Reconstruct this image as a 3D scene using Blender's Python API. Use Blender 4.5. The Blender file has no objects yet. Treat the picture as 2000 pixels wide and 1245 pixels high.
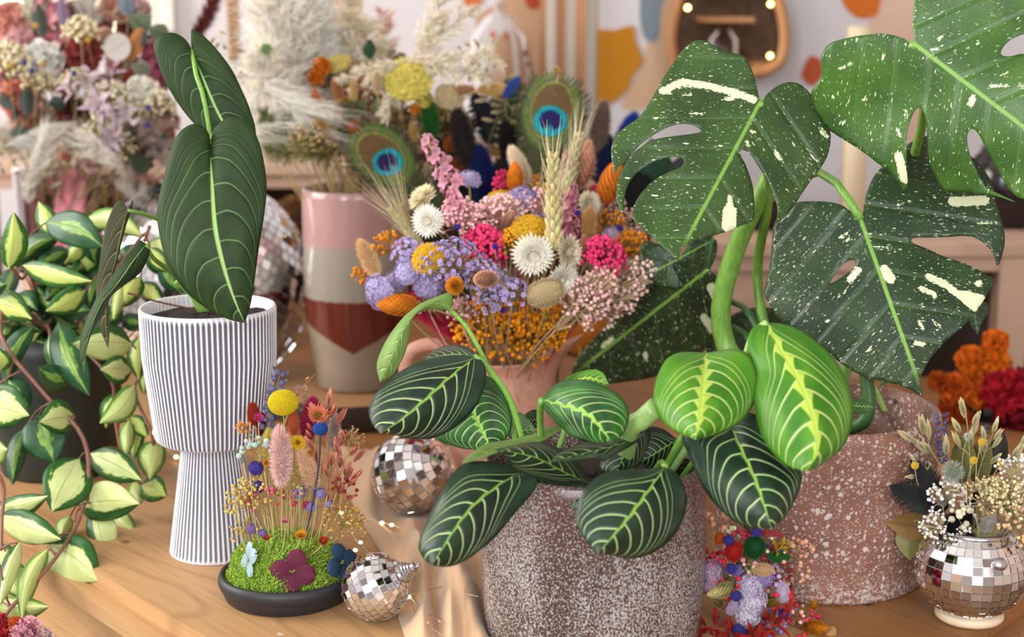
import bpy, bmesh, math, random
import numpy as np
from mathutils import Vector, Matrix, geometry as mgeo

scene = bpy.context.scene
COL = scene.collection
rng = np.random.default_rng(7)
random.seed(7)
PI = math.pi

# ------------------------------------------------------------------ camera, world, light, exposure
FPX, PITCH, CAMH = 3200.0, math.radians(11.5), 0.54      # focal length in pixels of a 2000 px wide frame
cam_data = bpy.data.cameras.new('camera')
cam = bpy.data.objects.new('camera', cam_data)
COL.objects.link(cam)
cam.location = (0, 0, CAMH)
cam.rotation_euler = (PI/2 - PITCH, 0, 0)
cam_data.sensor_width = 36.0
cam_data.lens = 36.0*FPX/2000.0
cam_data.clip_start = 0.05
cam_data.dof.use_dof = True
cam_data.dof.focus_distance = 1.43
cam_data.dof.aperture_fstop = 4.8
scene.camera = cam

scene.view_settings.view_transform = 'Standard'
scene.view_settings.look = 'None'
scene.view_settings.gamma = 1.0
scene.view_settings.use_curve_mapping = False
scene.view_settings.exposure = 0.1
scene.cycles.use_denoising = True
scene.cycles.max_bounces = 10
scene.cycles.diffuse_bounces = 3
scene.cycles.transparent_max_bounces = 12
scene.cycles.sample_clamp_indirect = 6.0
scene.cycles.caustics_reflective = False
scene.cycles.caustics_refractive = False
scene.cycles.adaptive_threshold = 0.015

world = bpy.data.worlds.new('daylight')
scene.world = world
world.use_nodes = True
world.node_tree.nodes['Background'].inputs[0].default_value = (0.86, 0.93, 1.0, 1)
world.node_tree.nodes['Background'].inputs[1].default_value = 1.5


def area_light(name, loc, rot, sx, sy, power, col):
    d = bpy.data.lights.new(name, 'AREA')
    d.shape = 'RECTANGLE'; d.size = sx; d.size_y = sy; d.energy = power; d.color = col
    o = bpy.data.objects.new(name, d); COL.objects.link(o)
    o.location = loc; o.rotation_euler = rot
    return o

# daylight coming in through the shop windows: two behind the camera, one on the left
area_light('daylight_front_window', (-1.15, -1.62, 1.15), (math.radians(84), 0, math.radians(-4)), 1.3, 1.5, 88, (0.93, 0.97, 1.0))
area_light('daylight_front_window', (0.95, -1.62, 1.15), (math.radians(84), 0, math.radians(4)), 1.3, 1.5, 52, (0.93, 0.97, 1.0))
area_light('daylight_side_window', (-2.42, 1.75, 1.15), (math.radians(80), 0, math.radians(-90)), 1.5, 1.5, 84, (1.0, 0.96, 0.90))

# ------------------------------------------------------------------ pixel <-> place
FW = Vector((0, math.cos(PITCH), -math.sin(PITCH)))
UP = Vector((0, math.sin(PITCH), math.cos(PITCH)))
CAM = Vector((0, 0, CAMH))

def P(px, py, Y):
    d = FW + Vector(((px-1000.0)/FPX, 0, 0)) + UP*(-(py-622.5)/FPX)
    return CAM + d*(Y/d.y)

def G(px, py, z=0.0):
    d = FW + Vector(((px-1000.0)/FPX, 0, 0)) + UP*(-(py-622.5)/FPX)
    return CAM + d*((z-CAMH)/d.z)

def MPP(px, py, Y):                      # metres per pixel there
    d = FW + Vector(((px-1000.0)/FPX, 0, 0)) + UP*(-(py-622.5)/FPX)
    return (Y/d.y)/FPX

def Pn(xy, Y):                           # array version
    xy = np.asarray(xy, float); Y = np.broadcast_to(np.asarray(Y, float), xy.shape[:-1])
    a = (xy[..., 0]-1000.0)/FPX; b = -(xy[..., 1]-622.5)/FPX
    dy = FW.y + UP.y*b; dz = FW.z + UP.z*b
    t = Y/dy
    return np.stack([a*t, Y, CAMH + dz*t], -1)

def srgb(h):
    if not isinstance(h, str): return tuple(h[:3])
    h = h.lstrip('#'); o = []
    for i in (0, 2, 4):
        c = int(h[i:i+2], 16)/255.0
        o.append(c/12.92 if c <= 0.04045 else ((c+0.055)/1.055)**2.4)
    return tuple(o)

# ------------------------------------------------------------------ shader helper
class E:
    """a scalar socket that can be used in arithmetic"""
    def __init__(s, nt, sock): s.nt, s.s = nt, sock
    def _m(s, op, *o):
        n = s.nt.nodes.new('ShaderNodeMath'); n.operation = op
        for i, x in enumerate((s,)+o):
            if isinstance(x, E): s.nt.links.new(x.s, n.inputs[i])
            else: n.inputs[i].default_value = float(x)
        return E(s.nt, n.outputs[0])
    def __add__(s, o): return s._m('ADD', o)
    __radd__ = __add__
    def __mul__(s, o): return s._m('MULTIPLY', o)
    __rmul__ = __mul__
    def __sub__(s, o): return s._m('SUBTRACT', o)
    def __rsub__(s, o): return (s*-1.0)+o
    def __truediv__(s, o): return s._m('DIVIDE', o)
    def abs(s): return s._m('ABSOLUTE')
    def frac(s): return s._m('FRACT')
    def pow(s, o): return s._m('POWER', o)
    def min(s, o): return s._m('MINIMUM', o)
    def max(s, o): return s._m('MAXIMUM', o)
    def sin(s): return s._m('SINE')
    def gt(s, o): return s._m('GREATER_THAN', o)
    def step(s, a, b):                   # smooth 0..1 from a to b
        n = s.nt.nodes.new('ShaderNodeMapRange'); n.interpolation_type = 'SMOOTHSTEP'
        s.nt.links.new(s.s, n.inputs[0])
        n.inputs[1].default_value = a; n.inputs[2].default_value = b
        n.inputs[3].default_value = 0; n.inputs[4].default_value = 1
        return E(s.nt, n.outputs[0])

class Mat:
    def __init__(s, name, rough=0.5, metal=0.0, spec=0.5):
        s.m = bpy.data.materials.new(name); s.m.use_nodes = True
        s.nt = s.m.node_tree; s.b = s.nt.nodes['Principled BSDF']
        s.out = s.nt.nodes['Material Output']
        s.b.inputs['Roughness'].default_value = rough
        s.b.inputs['Metallic'].default_value = metal
        s.b.inputs['Specular IOR Level'].default_value = spec
    def node(s, t): return s.nt.nodes.new(t)
    def link(s, a, b): s.nt.links.new(a, b)
    def uv(s):
        n = s.node('ShaderNodeTexCoord'); x = s.node('ShaderNodeSeparateXYZ'); s.link(n.outputs['UV'], x.inputs[0])
        return E(s.nt, x.outputs[0]), E(s.nt, x.outputs[1])
    def obj(s):
        n = s.node('ShaderNodeTexCoord'); x = s.node('ShaderNodeSeparateXYZ'); s.link(n.outputs['Object'], x.inputs[0])
        return [E(s.nt, x.outputs[i]) for i in range(3)]
    def vec(s, x, y, z=0.0):
        n = s.node('ShaderNodeCombineXYZ')
        for i, q in enumerate((x, y, z)):
            if isinstance(q, E): s.link(q.s, n.inputs[i])
            else: n.inputs[i].default_value = q
        return n.outputs[0]
    def attr(s, name, fac=False):
        n = s.node('ShaderNodeAttribute'); n.attribute_name = name
        return E(s.nt, n.outputs['Fac']) if fac else n.outputs['Color']
    def noise(s, vec=None, scale=5.0, detail=2.0, rough=0.5):
        n = s.node('ShaderNodeTexNoise'); n.inputs['Scale'].default_value = scale
        n.inputs['Detail'].default_value = detail; n.inputs['Roughness'].default_value = rough
        if vec is not None: s.link(vec, n.inputs['Vector'])
        return E(s.nt, n.outputs[0])
    def voro(s, vec=None, scale=5.0, feat='F1', out=0):
        n = s.node('ShaderNodeTexVoronoi'); n.feature = feat; n.inputs['Scale'].default_value = scale
        if vec is not None: s.link(vec, n.inputs['Vector'])
        return E(s.nt, n.outputs[out]) if out == 0 else n.outputs[out]
    def objrand(s):
        n = s.node('ShaderNodeObjectInfo'); return E(s.nt, n.outputs['Random'])
    def mix(s, fac, a, b, mode='MIX'):
        n = s.node('ShaderNodeMix'); n.data_type = 'RGBA'; n.blend_type = mode
        if isinstance(fac, E): s.link(fac.s, n.inputs[0])
        else: n.inputs[0].default_value = fac
        for i, c in ((6, a), (7, b)):
            if isinstance(c, (tuple, list, str)): n.inputs[i].default_value = (*srgb(c), 1)
            else: s.link(c, n.inputs[i])
        return n.outputs[2]
    def base(s, c):
        if isinstance(c, (tuple, list, str)): s.b.inputs['Base Color'].default_value = (*srgb(c), 1)
        else: s.link(c, s.b.inputs['Base Color'])
        s.c = c
        return s
    def bump(s, h, dist=0.001, strength=0.5):
        n = s.node('ShaderNodeBump'); n.inputs['Strength'].default_value = strength
        n.inputs['Distance'].default_value = dist; s.link(h.s, n.inputs['Height'])
        s.link(n.outputs[0], s.b.inputs['Normal']); return s
    def translucent(s, f=0.25, tint=None):
        t = s.node('ShaderNodeBsdfTranslucent'); x = s.node('ShaderNodeMixShader')
        x.inputs[0].default_value = f
        c = s.c
        if isinstance(c, (tuple, list, str)): t.inputs[0].default_value = (*srgb(c), 1)
        else: s.link(c, t.inputs[0])
        s.link(s.b.outputs[0], x.inputs[1]); s.link(t.outputs[0], x.inputs[2])
        s.link(x.outputs[0], s.out.inputs[0]); return s
    def rough(s, e): s.link(e.s, s.b.inputs['Roughness']); return s

# ------------------------------------------------------------------ mesh helper
class MB:
    def __init__(s): s.v = []; s.f3 = []; s.f4 = []; s.c = []; s.n = 0; s.uv = []
    def add(s, v, f, col=(0.5, 0.5, 0.5), uv=None):
        v = np.asarray(v, float).reshape(-1, 3)
        col = np.asarray(srgb(col) if isinstance(col, str) else col, float)
        s.c.append(np.broadcast_to(col, (len(v), 3)))
        s.uv.append(np.zeros((len(v), 2)) if uv is None else np.asarray(uv, float))
        s.v.append(v)
        if isinstance(f, tuple): f = [x for x in f if len(x)]
        else: f = [f]
        for g in f:
            g = np.asarray(g, np.int64)
            if g.size == 0: continue
            (s.f3 if g.shape[1] == 3 else s.f4).append(g + s.n)
        s.n += len(v); return s
    def mesh(s, name, smooth=True, uv=False):
        me = bpy.data.meshes.new(name)
        v = np.concatenate(s.v); c = np.concatenate(s.c)
        f3 = np.concatenate(s.f3) if s.f3 else np.zeros((0, 3), np.int64)
        f4 = np.concatenate(s.f4) if s.f4 else np.zeros((0, 4), np.int64)
        idx = np.concatenate([f3.ravel(), f4.ravel()])
        tot = np.concatenate([np.full(len(f3), 3), np.full(len(f4), 4)])
        start = np.concatenate([[0], np.cumsum(tot)[:-1]]) if len(tot) else []
        me.vertices.add(len(v)); me.vertices.foreach_set('co', v.ravel())
        me.loops.add(len(idx)); me.loops.foreach_set('vertex_index', idx.astype(np.int32))
        me.polygons.add(len(tot)); me.polygons.foreach_set('loop_start', np.asarray(start, np.int32))
        me.update(calc_edges=True)
        me.polygons.foreach_set('use_smooth', np.full(len(tot), bool(smooth)))
        a = me.color_attributes.new('Col', 'FLOAT_COLOR', 'POINT')
        a.data.foreach_set('color', np.concatenate([c, np.ones((len(c), 1))], 1).ravel())
        if uv:
            u = np.concatenate(s.uv)[idx]
            l = me.uv_layers.new(name='UVMap'); l.data.foreach_set('uv', u.ravel())
        me.validate()
        return me
    def build(s, name, mat, parent=None, smooth=True, uv=False, origin=None):
        if origin is not None:
            o = np.asarray(origin, float); s.v = [x-o for x in s.v]
        ob = bpy.data.objects.new(name, s.mesh(name, smooth, uv)); COL.objects.link(ob)
        ob.data.materials.append(mat.m if isinstance(mat, Mat) else mat)
        if origin is not None: ob.location = origin
        if parent is not None:
            ob.parent = parent
            if origin is not None: ob.location = Vector(origin)-parent.location
        return ob

def tag(o, label, cat, group=None, kind=None):
    o['label'] = label; o['category'] = cat
    if group: o['group'] = group
    if kind: o['kind'] = kind
    return o

def struct(o): o['kind'] = 'structure'; return o

def thing(name, label, cat, loc=(0, 0, 0), group=None):
    o = bpy.data.objects.new(name, None); COL.objects.link(o)
    o.location = loc; o.empty_display_size = 0.02
    return tag(o, label, cat, group)

def mesh_obj(name, me, parent=None, loc=(0, 0, 0), mat=None):
    o = bpy.data.objects.new(name, me); COL.objects.link(o); o.location = loc
    if mat is not None and not me.materials: me.materials.append(mat.m if isinstance(mat, Mat) else mat)
    if parent is not None: o.parent = parent
    return o

# ---- primitive shapes: return verts, faces
def grid_faces(nu, nv, wrap=False):
    i, j = np.meshgrid(np.arange(nu-1), np.arange(nv if wrap else nv-1), indexing='ij')
    a = i*nv + j; b = i*nv + (j+1) % nv
    return np.stack([a, b, b+nv, a+nv], -1).reshape(-1, 4)

def frames(pts):
    pts = np.asarray(pts, float); t = np.gradient(pts, axis=0)
    t /= np.linalg.norm(t, axis=1, keepdims=True)+1e-12
    ref = np.array([0, 0, 1.0]) if abs(t[0][2]) < 0.9 else np.array([1.0, 0, 0])
    n = np.cross(t[0], ref); n /= np.linalg.norm(n)+1e-12
    N = [n]
    for k in range(1, len(pts)):
        n = N[-1] - t[k]*np.dot(N[-1], t[k]); n /= np.linalg.norm(n)+1e-12; N.append(n)
    N = np.array(N); return t, N, np.cross(t, N)

def tube(pts, r, n=6, cap=True):
    pts = np.asarray(pts, float); t, N, B = frames(pts); k = len(pts)
    r = np.broadcast_to(np.asarray(r, float), (k,))
    a = np.linspace(0, 2*PI, n, endpoint=False)
    v = pts[:, None] + r[:, None, None]*(np.cos(a)[None, :, None]*N[:, None] + np.sin(a)[None, :, None]*B[:, None])
    v = v.reshape(-1, 3); f = grid_faces(k, n, True)
    if cap:
        v = np.concatenate([v, pts[:1], pts[-1:]]); m = k*n; j = np.arange(n)
        c0 = np.stack([np.full(n, m), (j+1) % n, j], -1); c1 = np.stack([np.full(n, m+1), (k-1)*n+j, (k-1)*n+(j+1) % n], -1)
        return v, (f, np.concatenate([c0, c1]))
    return v, f

def lathe(prof, n=48):
    prof = np.asarray(prof, float); a = np.linspace(0, 2*PI, n, endpoint=False)
    v = np.stack([prof[:, 0:1]*np.cos(a), prof[:, 0:1]*np.sin(a), np.broadcast_to(prof[:, 1:2], (len(prof), n))], -1).reshape(-1, 3)
    return v, grid_faces(len(prof), n, True)[:, ::-1]

def box(c, s):
    c = np.asarray(c, float); s = np.asarray(s, float)/2
    v = np.array([[x, y, z] for x in (-1, 1) for y in (-1, 1) for z in (-1, 1)], float)*s + c
    return v, np.array([[0, 1, 3, 2], [4, 6, 7, 5], [0, 4, 5, 1], [2, 3, 7, 6], [0, 2, 6, 4], [1, 5, 7, 3]])

def ellip(c, r, nu=8, nv=12):
    c = np.asarray(c, float); r = np.broadcast_to(np.asarray(r, float), (3,))
    th = np.linspace(0.02, PI-0.02, nu); ph = np.linspace(0, 2*PI, nv, endpoint=False)
    v = np.stack([np.sin(th)[:, None]*np.cos(ph), np.sin(th)[:, None]*np.sin(ph), np.broadcast_to(np.cos(th)[:, None], (nu, nv))], -1).reshape(-1, 3)
    return v*r + c, grid_faces(nu, nv, True)

_OV = np.array([[1, 0, 0], [-1, 0, 0], [0, 1, 0], [0, -1, 0], [0, 0, 1], [0, 0, -1]], float)
_OF = np.array([[0, 2, 4], [2, 1, 4], [1, 3, 4], [3, 0, 4], [2, 0, 5], [1, 2, 5], [3, 1, 5], [0, 3, 5]])
def _subdiv(v, f):
    v = [tuple(x) for x in v]; d = {}; out = []
    def mid(a, b):
        k = (min(a, b), max(a, b))
        if k not in d:
            m = (np.array(v[a])+np.array(v[b]))/2; m /= np.linalg.norm(m); v.append(tuple(m)); d[k] = len(v)-1
        return d[k]
    for a, b, c in f:
        p, q, r = mid(a, b), mid(b, c), mid(c, a); out += [[a, p, r], [p, b, q], [r, q, c], [p, q, r]]
    return np.array(v), np.array(out)
_SV, _SF = _subdiv(_OV, _OF)

def balls(cs, rs, sub=True):             # many small round balls in one go
    cs = np.asarray(cs, float); rs = np.broadcast_to(np.asarray(rs, float), (len(cs),))
    V, F = (_SV, _SF) if sub else (_OV, _OF)
    v = (cs[:, None] + rs[:, None, None]*V[None]).reshape(-1, 3)
    f = (F[None] + (np.arange(len(cs))*len(V))[:, None, None]).reshape(-1, 3)
    return v, f, len(V)

def hairs(p0, p1, w):                    # many thin triangular hairs
    p0 = np.asarray(p0, float); p1 = np.asarray(p1, float); d = p1-p0
    r = rng.normal(size=d.shape); s = np.cross(d, r); s /= np.linalg.norm(s, axis=1, keepdims=True)+1e-12
    s *= np.broadcast_to(np.asarray(w, float), (len(d),))[:, None]
    v = np.stack([p0-s, p0+s, p1], 1).reshape(-1, 3)
    return v, np.arange(len(v)).reshape(-1, 3)

def strands(P_, w, taper=True):          # (n,k,3) polylines -> flat ribbons
    P_ = np.asarray(P_, float); n, k, _ = P_.shape
    d = np.gradient(P_, axis=1); r = rng.normal(size=(n, 1, 3)); s = np.cross(d, r)
    s /= np.linalg.norm(s, axis=2, keepdims=True)+1e-12
    ww = np.linspace(1, 0.15, k) if taper else np.ones(k)
    s = s*ww[None, :, None]*np.broadcast_to(np.asarray(w, float), (n,))[:, None, None]
    v = np.stack([P_-s, P_+s], 2).reshape(-1, 3)
    i = np.arange(n)[:, None]*(2*k) + np.arange(k-1)[None]*2
    f = np.stack([i, i+1, i+3, i+2], -1).reshape(-1, 4)
    return v, f

def smooth_path(pts, n):
    pts = np.asarray(pts, float)
    if len(pts) == 2: return pts[0] + (pts[1]-pts[0])*np.linspace(0, 1, n)[:, None]
    p = np.concatenate([[2*pts[0]-pts[1]], pts, [2*pts[-1]-pts[-2]]])
    out = []
    m = 12
    for i in range(1, len(p)-2):
        t = np.linspace(0, 1, m, endpoint=False)[:, None]
        a, b, c, d = p[i-1], p[i], p[i+1], p[i+2]
        out.append(0.5*((2*b)+(c-a)*t+(2*a-5*b+4*c-d)*t*t+(3*b-a-3*c+d)*t**3))
    out = np.concatenate(out+[pts[-1:]])
    L = np.concatenate([[0], np.cumsum(np.linalg.norm(np.diff(out, axis=0), axis=1))])
    t = np.linspace(0, L[-1], n)
    return np.stack([np.interp(t, L, out[:, k]) for k in range(out.shape[1])], -1)

def rot_to(d, roll=0.0):                 # rotation taking +Z to d
    d = Vector(d).normalized()
    return d.to_track_quat('Z', 'Y').to_matrix() @ Matrix.Rotation(roll, 3, 'Z')

def jit(c, amt, n):                      # n jittered copies of a colour
    c = np.asarray(srgb(c) if isinstance(c, str) else c)
    return np.clip(c[None]*(1+rng.normal(0, amt, (n, 1)))*(1+rng.normal(0, amt*0.4, (n, 3))), 0, 1)
# ------------------------------------------------------------------ materials shared by many things
M = {}
def plain(name, col, rough=0.6, metal=0.0, spec=0.5, nz=0.0, nscale=40.0, col2=None):
    m = Mat(name, rough, metal, spec)
    if nz > 0 or col2:
        n = m.noise(None, nscale, 3)
        c = srgb(col); d = srgb(col2) if col2 else tuple(x*(1-nz) for x in c)
        m.base(m.mix(n.step(0.35, 0.65), c, d))
    else: m.base(col)
    M[name] = m; return m

# petals, stems and other small dried things: colour comes with the piece, grain from a noise
def colmat(name, rough, trans=0.0, grain=0.12, gscale=300.0):
    m = Mat(name, rough, 0, 0.3)
    n = m.noise(None, gscale, 2)
    c = m.mix(n.step(0.3, 0.7)*grain, m.attr('Col'), (0.02, 0.015, 0.01))
    m.base(c)
    if trans: m.translucent(trans)
    M[name] = m; return m
colmat('petal', 0.75, 0.22)
colmat('dry', 0.8, 0.0)
colmat('fuzz', 0.9, 0.18, 0.05)
colmat('soft_leaf', 0.5, 0.18)

plain('wall_paint', '#cfc9cb', 0.85, nz=0.04, nscale=6)
plain('wall_pinkish', '#cdb3a6', 0.85, nz=0.05, nscale=5)
plain('ceiling_paint', '#d9d4cf', 0.9, nz=0.03, nscale=4)
plain('frame_paint', '#d8d2c8', 0.5, nz=0.04)
plain('soil', '#2b1a10', 0.95, nz=0.6, nscale=260)

def wood(name, c1, c2, c3, scale=1.0, rough=0.52, axis=0, knots=True):
    m = Mat(name, rough, 0, 0.45)
    x, y, z = m.obj()
    a, b = (x, y) if axis == 0 else (y, x)
    warp = m.noise(m.vec(a*2.2*scale, b*7.0*scale, z*2.0), 1.0, 2)
    ring = ((b*16.0*scale) + warp*4.0)
    line = (ring.frac()-0.5).abs()*2.0
    fine = m.noise(m.vec(a*9.0*scale, b*260.0*scale, z*200.0*scale), 1.0, 3)
    big = m.noise(m.vec(a*1.5, b*4.0, z), 1.0, 2)
    c = m.mix(big.step(0.3, 0.7), c1, c2)
    c = m.mix(line.step(0.72, 1.0)*0.30, c, c3)
    c = m.mix(fine.step(0.42, 0.75)*0.28, c, c3)
    if knots:
        v = m.voro(m.vec(a*14.0, b*22.0, z*5.0), 1.0)
        sp = m.noise(m.vec(a*9.0, b*9.0, z), 1.0, 1)
        c = m.mix(v.step(0.13, 0.07)*sp.step(0.5, 0.62), c, '#3b2416')
        c = m.mix(m.voro(m.vec(a*7.0+3.1, b*11.0, z), 1.0).step(0.05, 0.03), c, '#d8cfc4')
    m.base(c)
    m.bump(fine*0.5 + line*0.3, 0.0004, 0.4)
    m.rough(fine*0.18 + rough - 0.08)
    M[name] = m; return m
wood('pine', '#c39a6c', '#b58a5c', '#7c5230')
wood('pine_dark', '#a87646', '#946539', '#5c381c')
wood('frame_wood', '#b78253', '#9d6a3e', '#5d3719', 3.0, 0.55, axis=1, knots=False)
wood('painted_shelf', '#c7a893', '#bb9a85', '#9c7b66', 2.0, 0.7, knots=False)
wood('floor_wood', '#8a6a4a', '#7a5b3d', '#4d3622', 1.0, 0.5)

# ------------------------------------------------------------------ room shell
XL, XR, YF, YB, ZF, ZC = -2.5, 2.3, -1.7, 3.2, -0.82, 2.2
def slab(name, c, s, mat):
    b = MB(); b.add(*box(c, s)); o = b.build(name, M[mat], smooth=False); return struct(o)

slab('floor', ((XL+XR)/2, (YF+YB)/2, ZF-0.05), (XR-XL+0.2, YB-YF+0.2, 0.1), 'floor_wood')
slab('ceiling', ((XL+XR)/2, (YF+YB)/2, ZC+0.05), (XR-XL+0.2, YB-YF+0.2, 0.1), 'ceiling_paint')
wall_back = slab('wall_back', ((XL+XR)/2, YB+0.05, (ZF+ZC)/2), (XR-XL+0.2, 0.1, ZC-ZF), 'wall_paint')
slab('wall_right', (XR+0.05, (YF+YB)/2, (ZF+ZC)/2), (0.1, YB-YF, ZC-ZF), 'wall_pinkish')

def wall_with_windows(name, along, off, a0, a1, wins):
    """wall along x (off = y) or along y (off = x) with rectangular openings (c, w, z0, z1)"""
    b = MB(); th = 0.1
    def put(u0, u1, z0, z1):
        c = ((u0+u1)/2, off, (z0+z1)/2); s = (u1-u0, th, z1-z0)
        if along == 'y': c = (off, (u0+u1)/2, (z0+z1)/2); s = (th, u1-u0, z1-z0)
        b.add(*box(c, s))
    u = a0
    for c, w, z0, z1 in wins:
        put(u, c-w/2, ZF, ZC); put(c-w/2, c+w/2, ZF, z0); put(c-w/2, c+w/2, z1, ZC); u = c+w/2
    put(u, a1, ZF, ZC)
    return struct(b.build(name, M['wall_paint'], smooth=False))
wall_with_windows('wall_front', 'x', YF-0.05, XL, XR, [(-1.15, 1.34, 0.36, 1.94), (0.95, 1.34, 0.36, 1.94)])
wall_with_windows('wall_left', 'y', XL-0.05, YF, YB, [(1.75, 1.54, 0.36, 1.94)])
for n, (along, c, off, w) in enumerate((('x', -1.15, YF+0.13, 1.34), ('x', 0.95, YF+0.13, 1.34), ('y', 1.75, XL+0.13, 1.54))):
    b = MB()
    def bar(u, z, du, dz):
        cc, ss = ((u, off, z), (du, 0.05, dz)) if along == 'x' else ((off, u, z), (0.05, du, dz))
        b.add(*box(cc, ss))
    for k in range(4): bar(c-w/2+w*k/3, 1.15, 0.05, 1.62)
    for z in (0.35, 1.15, 1.95): bar(c, z, w, 0.05)
    struct(b.build('window_%d' % (n+2), M['frame_paint'], smooth=False))

# the pale curtained window far back on the left, glowing with the day outside
def emit(name, col, strength):
    m = Mat(name, 0.8); m.base(col)
    m.b.inputs['Emission Color'].default_value = (*srgb(col), 1); m.b.inputs['Emission Strength'].default_value = strength
    M[name] = m; return m
emit('curtain_light', '#fff0cf', 1.15)
YW = YB-0.012
p0, p1 = P(-120, 64, YW), P(322, -160, YW)
b = MB(); b.add(*box(((p0.x+p1.x)/2, YB-0.006, (p0.z+p1.z)/2), (p1.x-p0.x, 0.008, p1.z-p0.z)))
win = struct(b.build('window_1', M['curtain_light'], smooth=False))
for x0, x1 in ((283, 302), (164, 176), (60, 128), (322, 334)):
    a, c = P(x0, 64, YW), P(x1, -160, YW)
    b = MB(); b.add(*box(((a.x+c.x)/2, YB-0.02, (a.z+c.z)/2), (c.x-a.x, 0.02, c.z-a.z)))
    b.build('window_frame', M['frame_paint'], win, smooth=False)
a, c = P(-130, 74, YW), P(334, 58, YW)
b = MB(); b.add(*box(((a.x+c.x)/2, YB-0.03, (a.z+c.z)/2), (c.x-a.x, 0.05, c.z-a.z)))
b.build('window_sill', M['frame_paint'], win, smooth=False)

# wallpaper print: large torn-paper shapes, plus one painted lit stretch, built as thin paper on the wall
def patch(pts, col, off=0.004):
    pts = smooth_path([(*p, 0) for p in pts+[pts[0]]], 64)[:-1, :2]
    q = Pn(pts, YB-off); q2 = Pn(pts, YB-0.001); c = q.mean(0)
    n = len(q); b = MB(); j = np.arange(n)
    v = np.concatenate([q, q2, [c]])
    v[:n, 1] = YB-off; v[n:2*n, 1] = YB-0.0005
    b.add(v, (np.stack([j, (j+1) % n, (j+1) % n + n, j+n], -1), np.stack([np.full(n, 2*n), (j+1) % n, j], -1)), col)
    return b.build('wallpaper_or_lit_patch', M['paper'], wall_back, smooth=False)
m = Mat('paper', 0.85, 0, 0.2); nn = m.noise(None, 25, 3); m.base(m.mix(nn.step(0.3, 0.8)*0.12, m.attr('Col'), (0.3, 0.25, 0.2))); M['paper'] = m
patch([(1150, 56), (1200, 58), (1236, 50), (1242, 80), (1256, 120), (1236, 150), (1222, 180), (1180, 205), (1120, 200), (1125, 120)], '#b87a10')
patch([(1250, -30), (1300, -30), (1290, 20), (1284, 76), (1262, 78), (1250, 40)], '#75828c', 0.003)
patch([(1290, -40), (1350, -40), (1340, 60), (1330, 170), (1320, 200), (1220, 215), (1226, 180), (1256, 130), (1262, 85), (1285, 70)], '#c8a586', 0.002)
patch([(1630, -40), (1715, -40), (1716, 20), (1700, 34), (1674, 34), (1650, 12)], '#c4651c')
patch([(1584, 108), (1604, 118), (1606, 150), (1584, 168), (1566, 150), (1572, 125)], '#b5502f')
patch([(895, -30), (945, -30), (940, 4), (925, 14), (905, 5)], '#c0632c')
patch([(930, 30), (1060, -30), (1060, 200), (940, 200), (925, 120)], '#b89274', 0.002)
patch([(925, 72), (938, 68), (944, 84), (932, 92), (922, 84)], '#bd5a35')
patch([(1020, -30), (1055, -30), (1052, 14), (1030, 12)], '#a63c26')
patch([(1700, 10), (1800, -40), (1830, 100), (1800, 270), (1690, 260), (1692, 120)], '#cfae9a', 0.002)
patch([(500, -30), (560, -30), (575, 110), (500, 120), (498, 40)], '#f1d3ac', 0.002)  # not print: cream light on the wall, painted as a pale peach patch
patch([(640, -30), (700, -30), (690, 30), (650, 40)], '#b98d74', 0.003)
patch([(440, -30), (462, -30), (464, 100), (450, 108)], '#9c7754', 0.003)

# ------------------------------------------------------------------ table
A = np.array([0.058, 0.898]); dl = np.array([-0.640, 0.768]); dr = np.array([0.650, 0.760])
YTAB = 2.66
table = thing('table', 'honey pine table carrying the pots, with a rounded worn edge', 'table', (0.058, 1.6, ZF))
def plank(s0, s1, name='plank', mat='pine', YTAB=2.66):
    # strip of the top between two lines parallel to the left edge, s measured along the right edge
    a0, a1 = A+dr*s0, A+dr*s1
    c0, c1 = a0+dl*2.1, a1+dl*2.1
    org = Vector((*a0, 0)); ang = math.atan2(dl[1], dl[0])
    me = bpy.data.meshes.new(name); bm = bmesh.new()
    R = Matrix.Rotation(-ang, 2)
    poly = [a0, a1, c1, c0]; cut = []
    for i in range(4):                                   # the table ends before the shelves behind it
        u, w = poly[i], poly[(i+1) % 4]; iu, iw = u[1] < YTAB, w[1] < YTAB
        if iu: cut.append(u)
        if iu != iw: cut.append(u+(w-u)*(YTAB-u[1])/(w[1]-u[1]))
    q = [R @ Vector(p-a0) for p in cut]; nq = len(q)
    vs = [bm.verts.new((p.x, p.y, 0)) for p in q]; vb = [bm.verts.new((p.x, p.y, -0.034)) for p in q]
    bm.faces.new(vs); bm.faces.new(vb[::-1])
    for i in range(nq): bm.faces.new((vs[i], vb[i], vb[(i+1) % nq], vs[(i+1) % nq]))
    bmesh.ops.recalc_face_normals(bm, faces=bm.faces)
    outer = [e for e in bm.edges if abs(e.verts[0].co.z) < 1e-6 and abs(e.verts[1].co.z) < 1e-6]
    def is_outer(e):
        m_ = (e.verts[0].co+e.verts[1].co)/2
        return (s0 == 0 and abs(m_.y) < 1e-3) or abs(m_.x) < 0.1*abs(m_.y) + 0.02
    big = [e for e in outer if is_outer(e)]; small = [e for e in outer if not is_outer(e)]
    bmesh.ops.bevel(bm, geom=big, offset=0.016, segments=8, affect='EDGES')
    bm.to_mesh(me); bm.free()
    me.polygons.foreach_set('use_smooth', np.zeros(len(me.polygons), bool))
    o = bpy.data.objects.new(name, me); COL.objects.link(o); me.materials.append(M[mat].m)
    o.location = org - Vector(table.location); o.rotation_euler = (0, 0, ang); o.parent = table
    return o
for i, (s0, s1) in enumerate(((0, 0.42), (0.4206, 0.70), (0.7006, 0.98), (0.9806, 1.40), (1.4006, 1.8))):
    plank(s0, s1, mat='pine' if i < 1 else 'pine_dark', YTAB=2.66 if i < 3 else 2.24)
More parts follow.
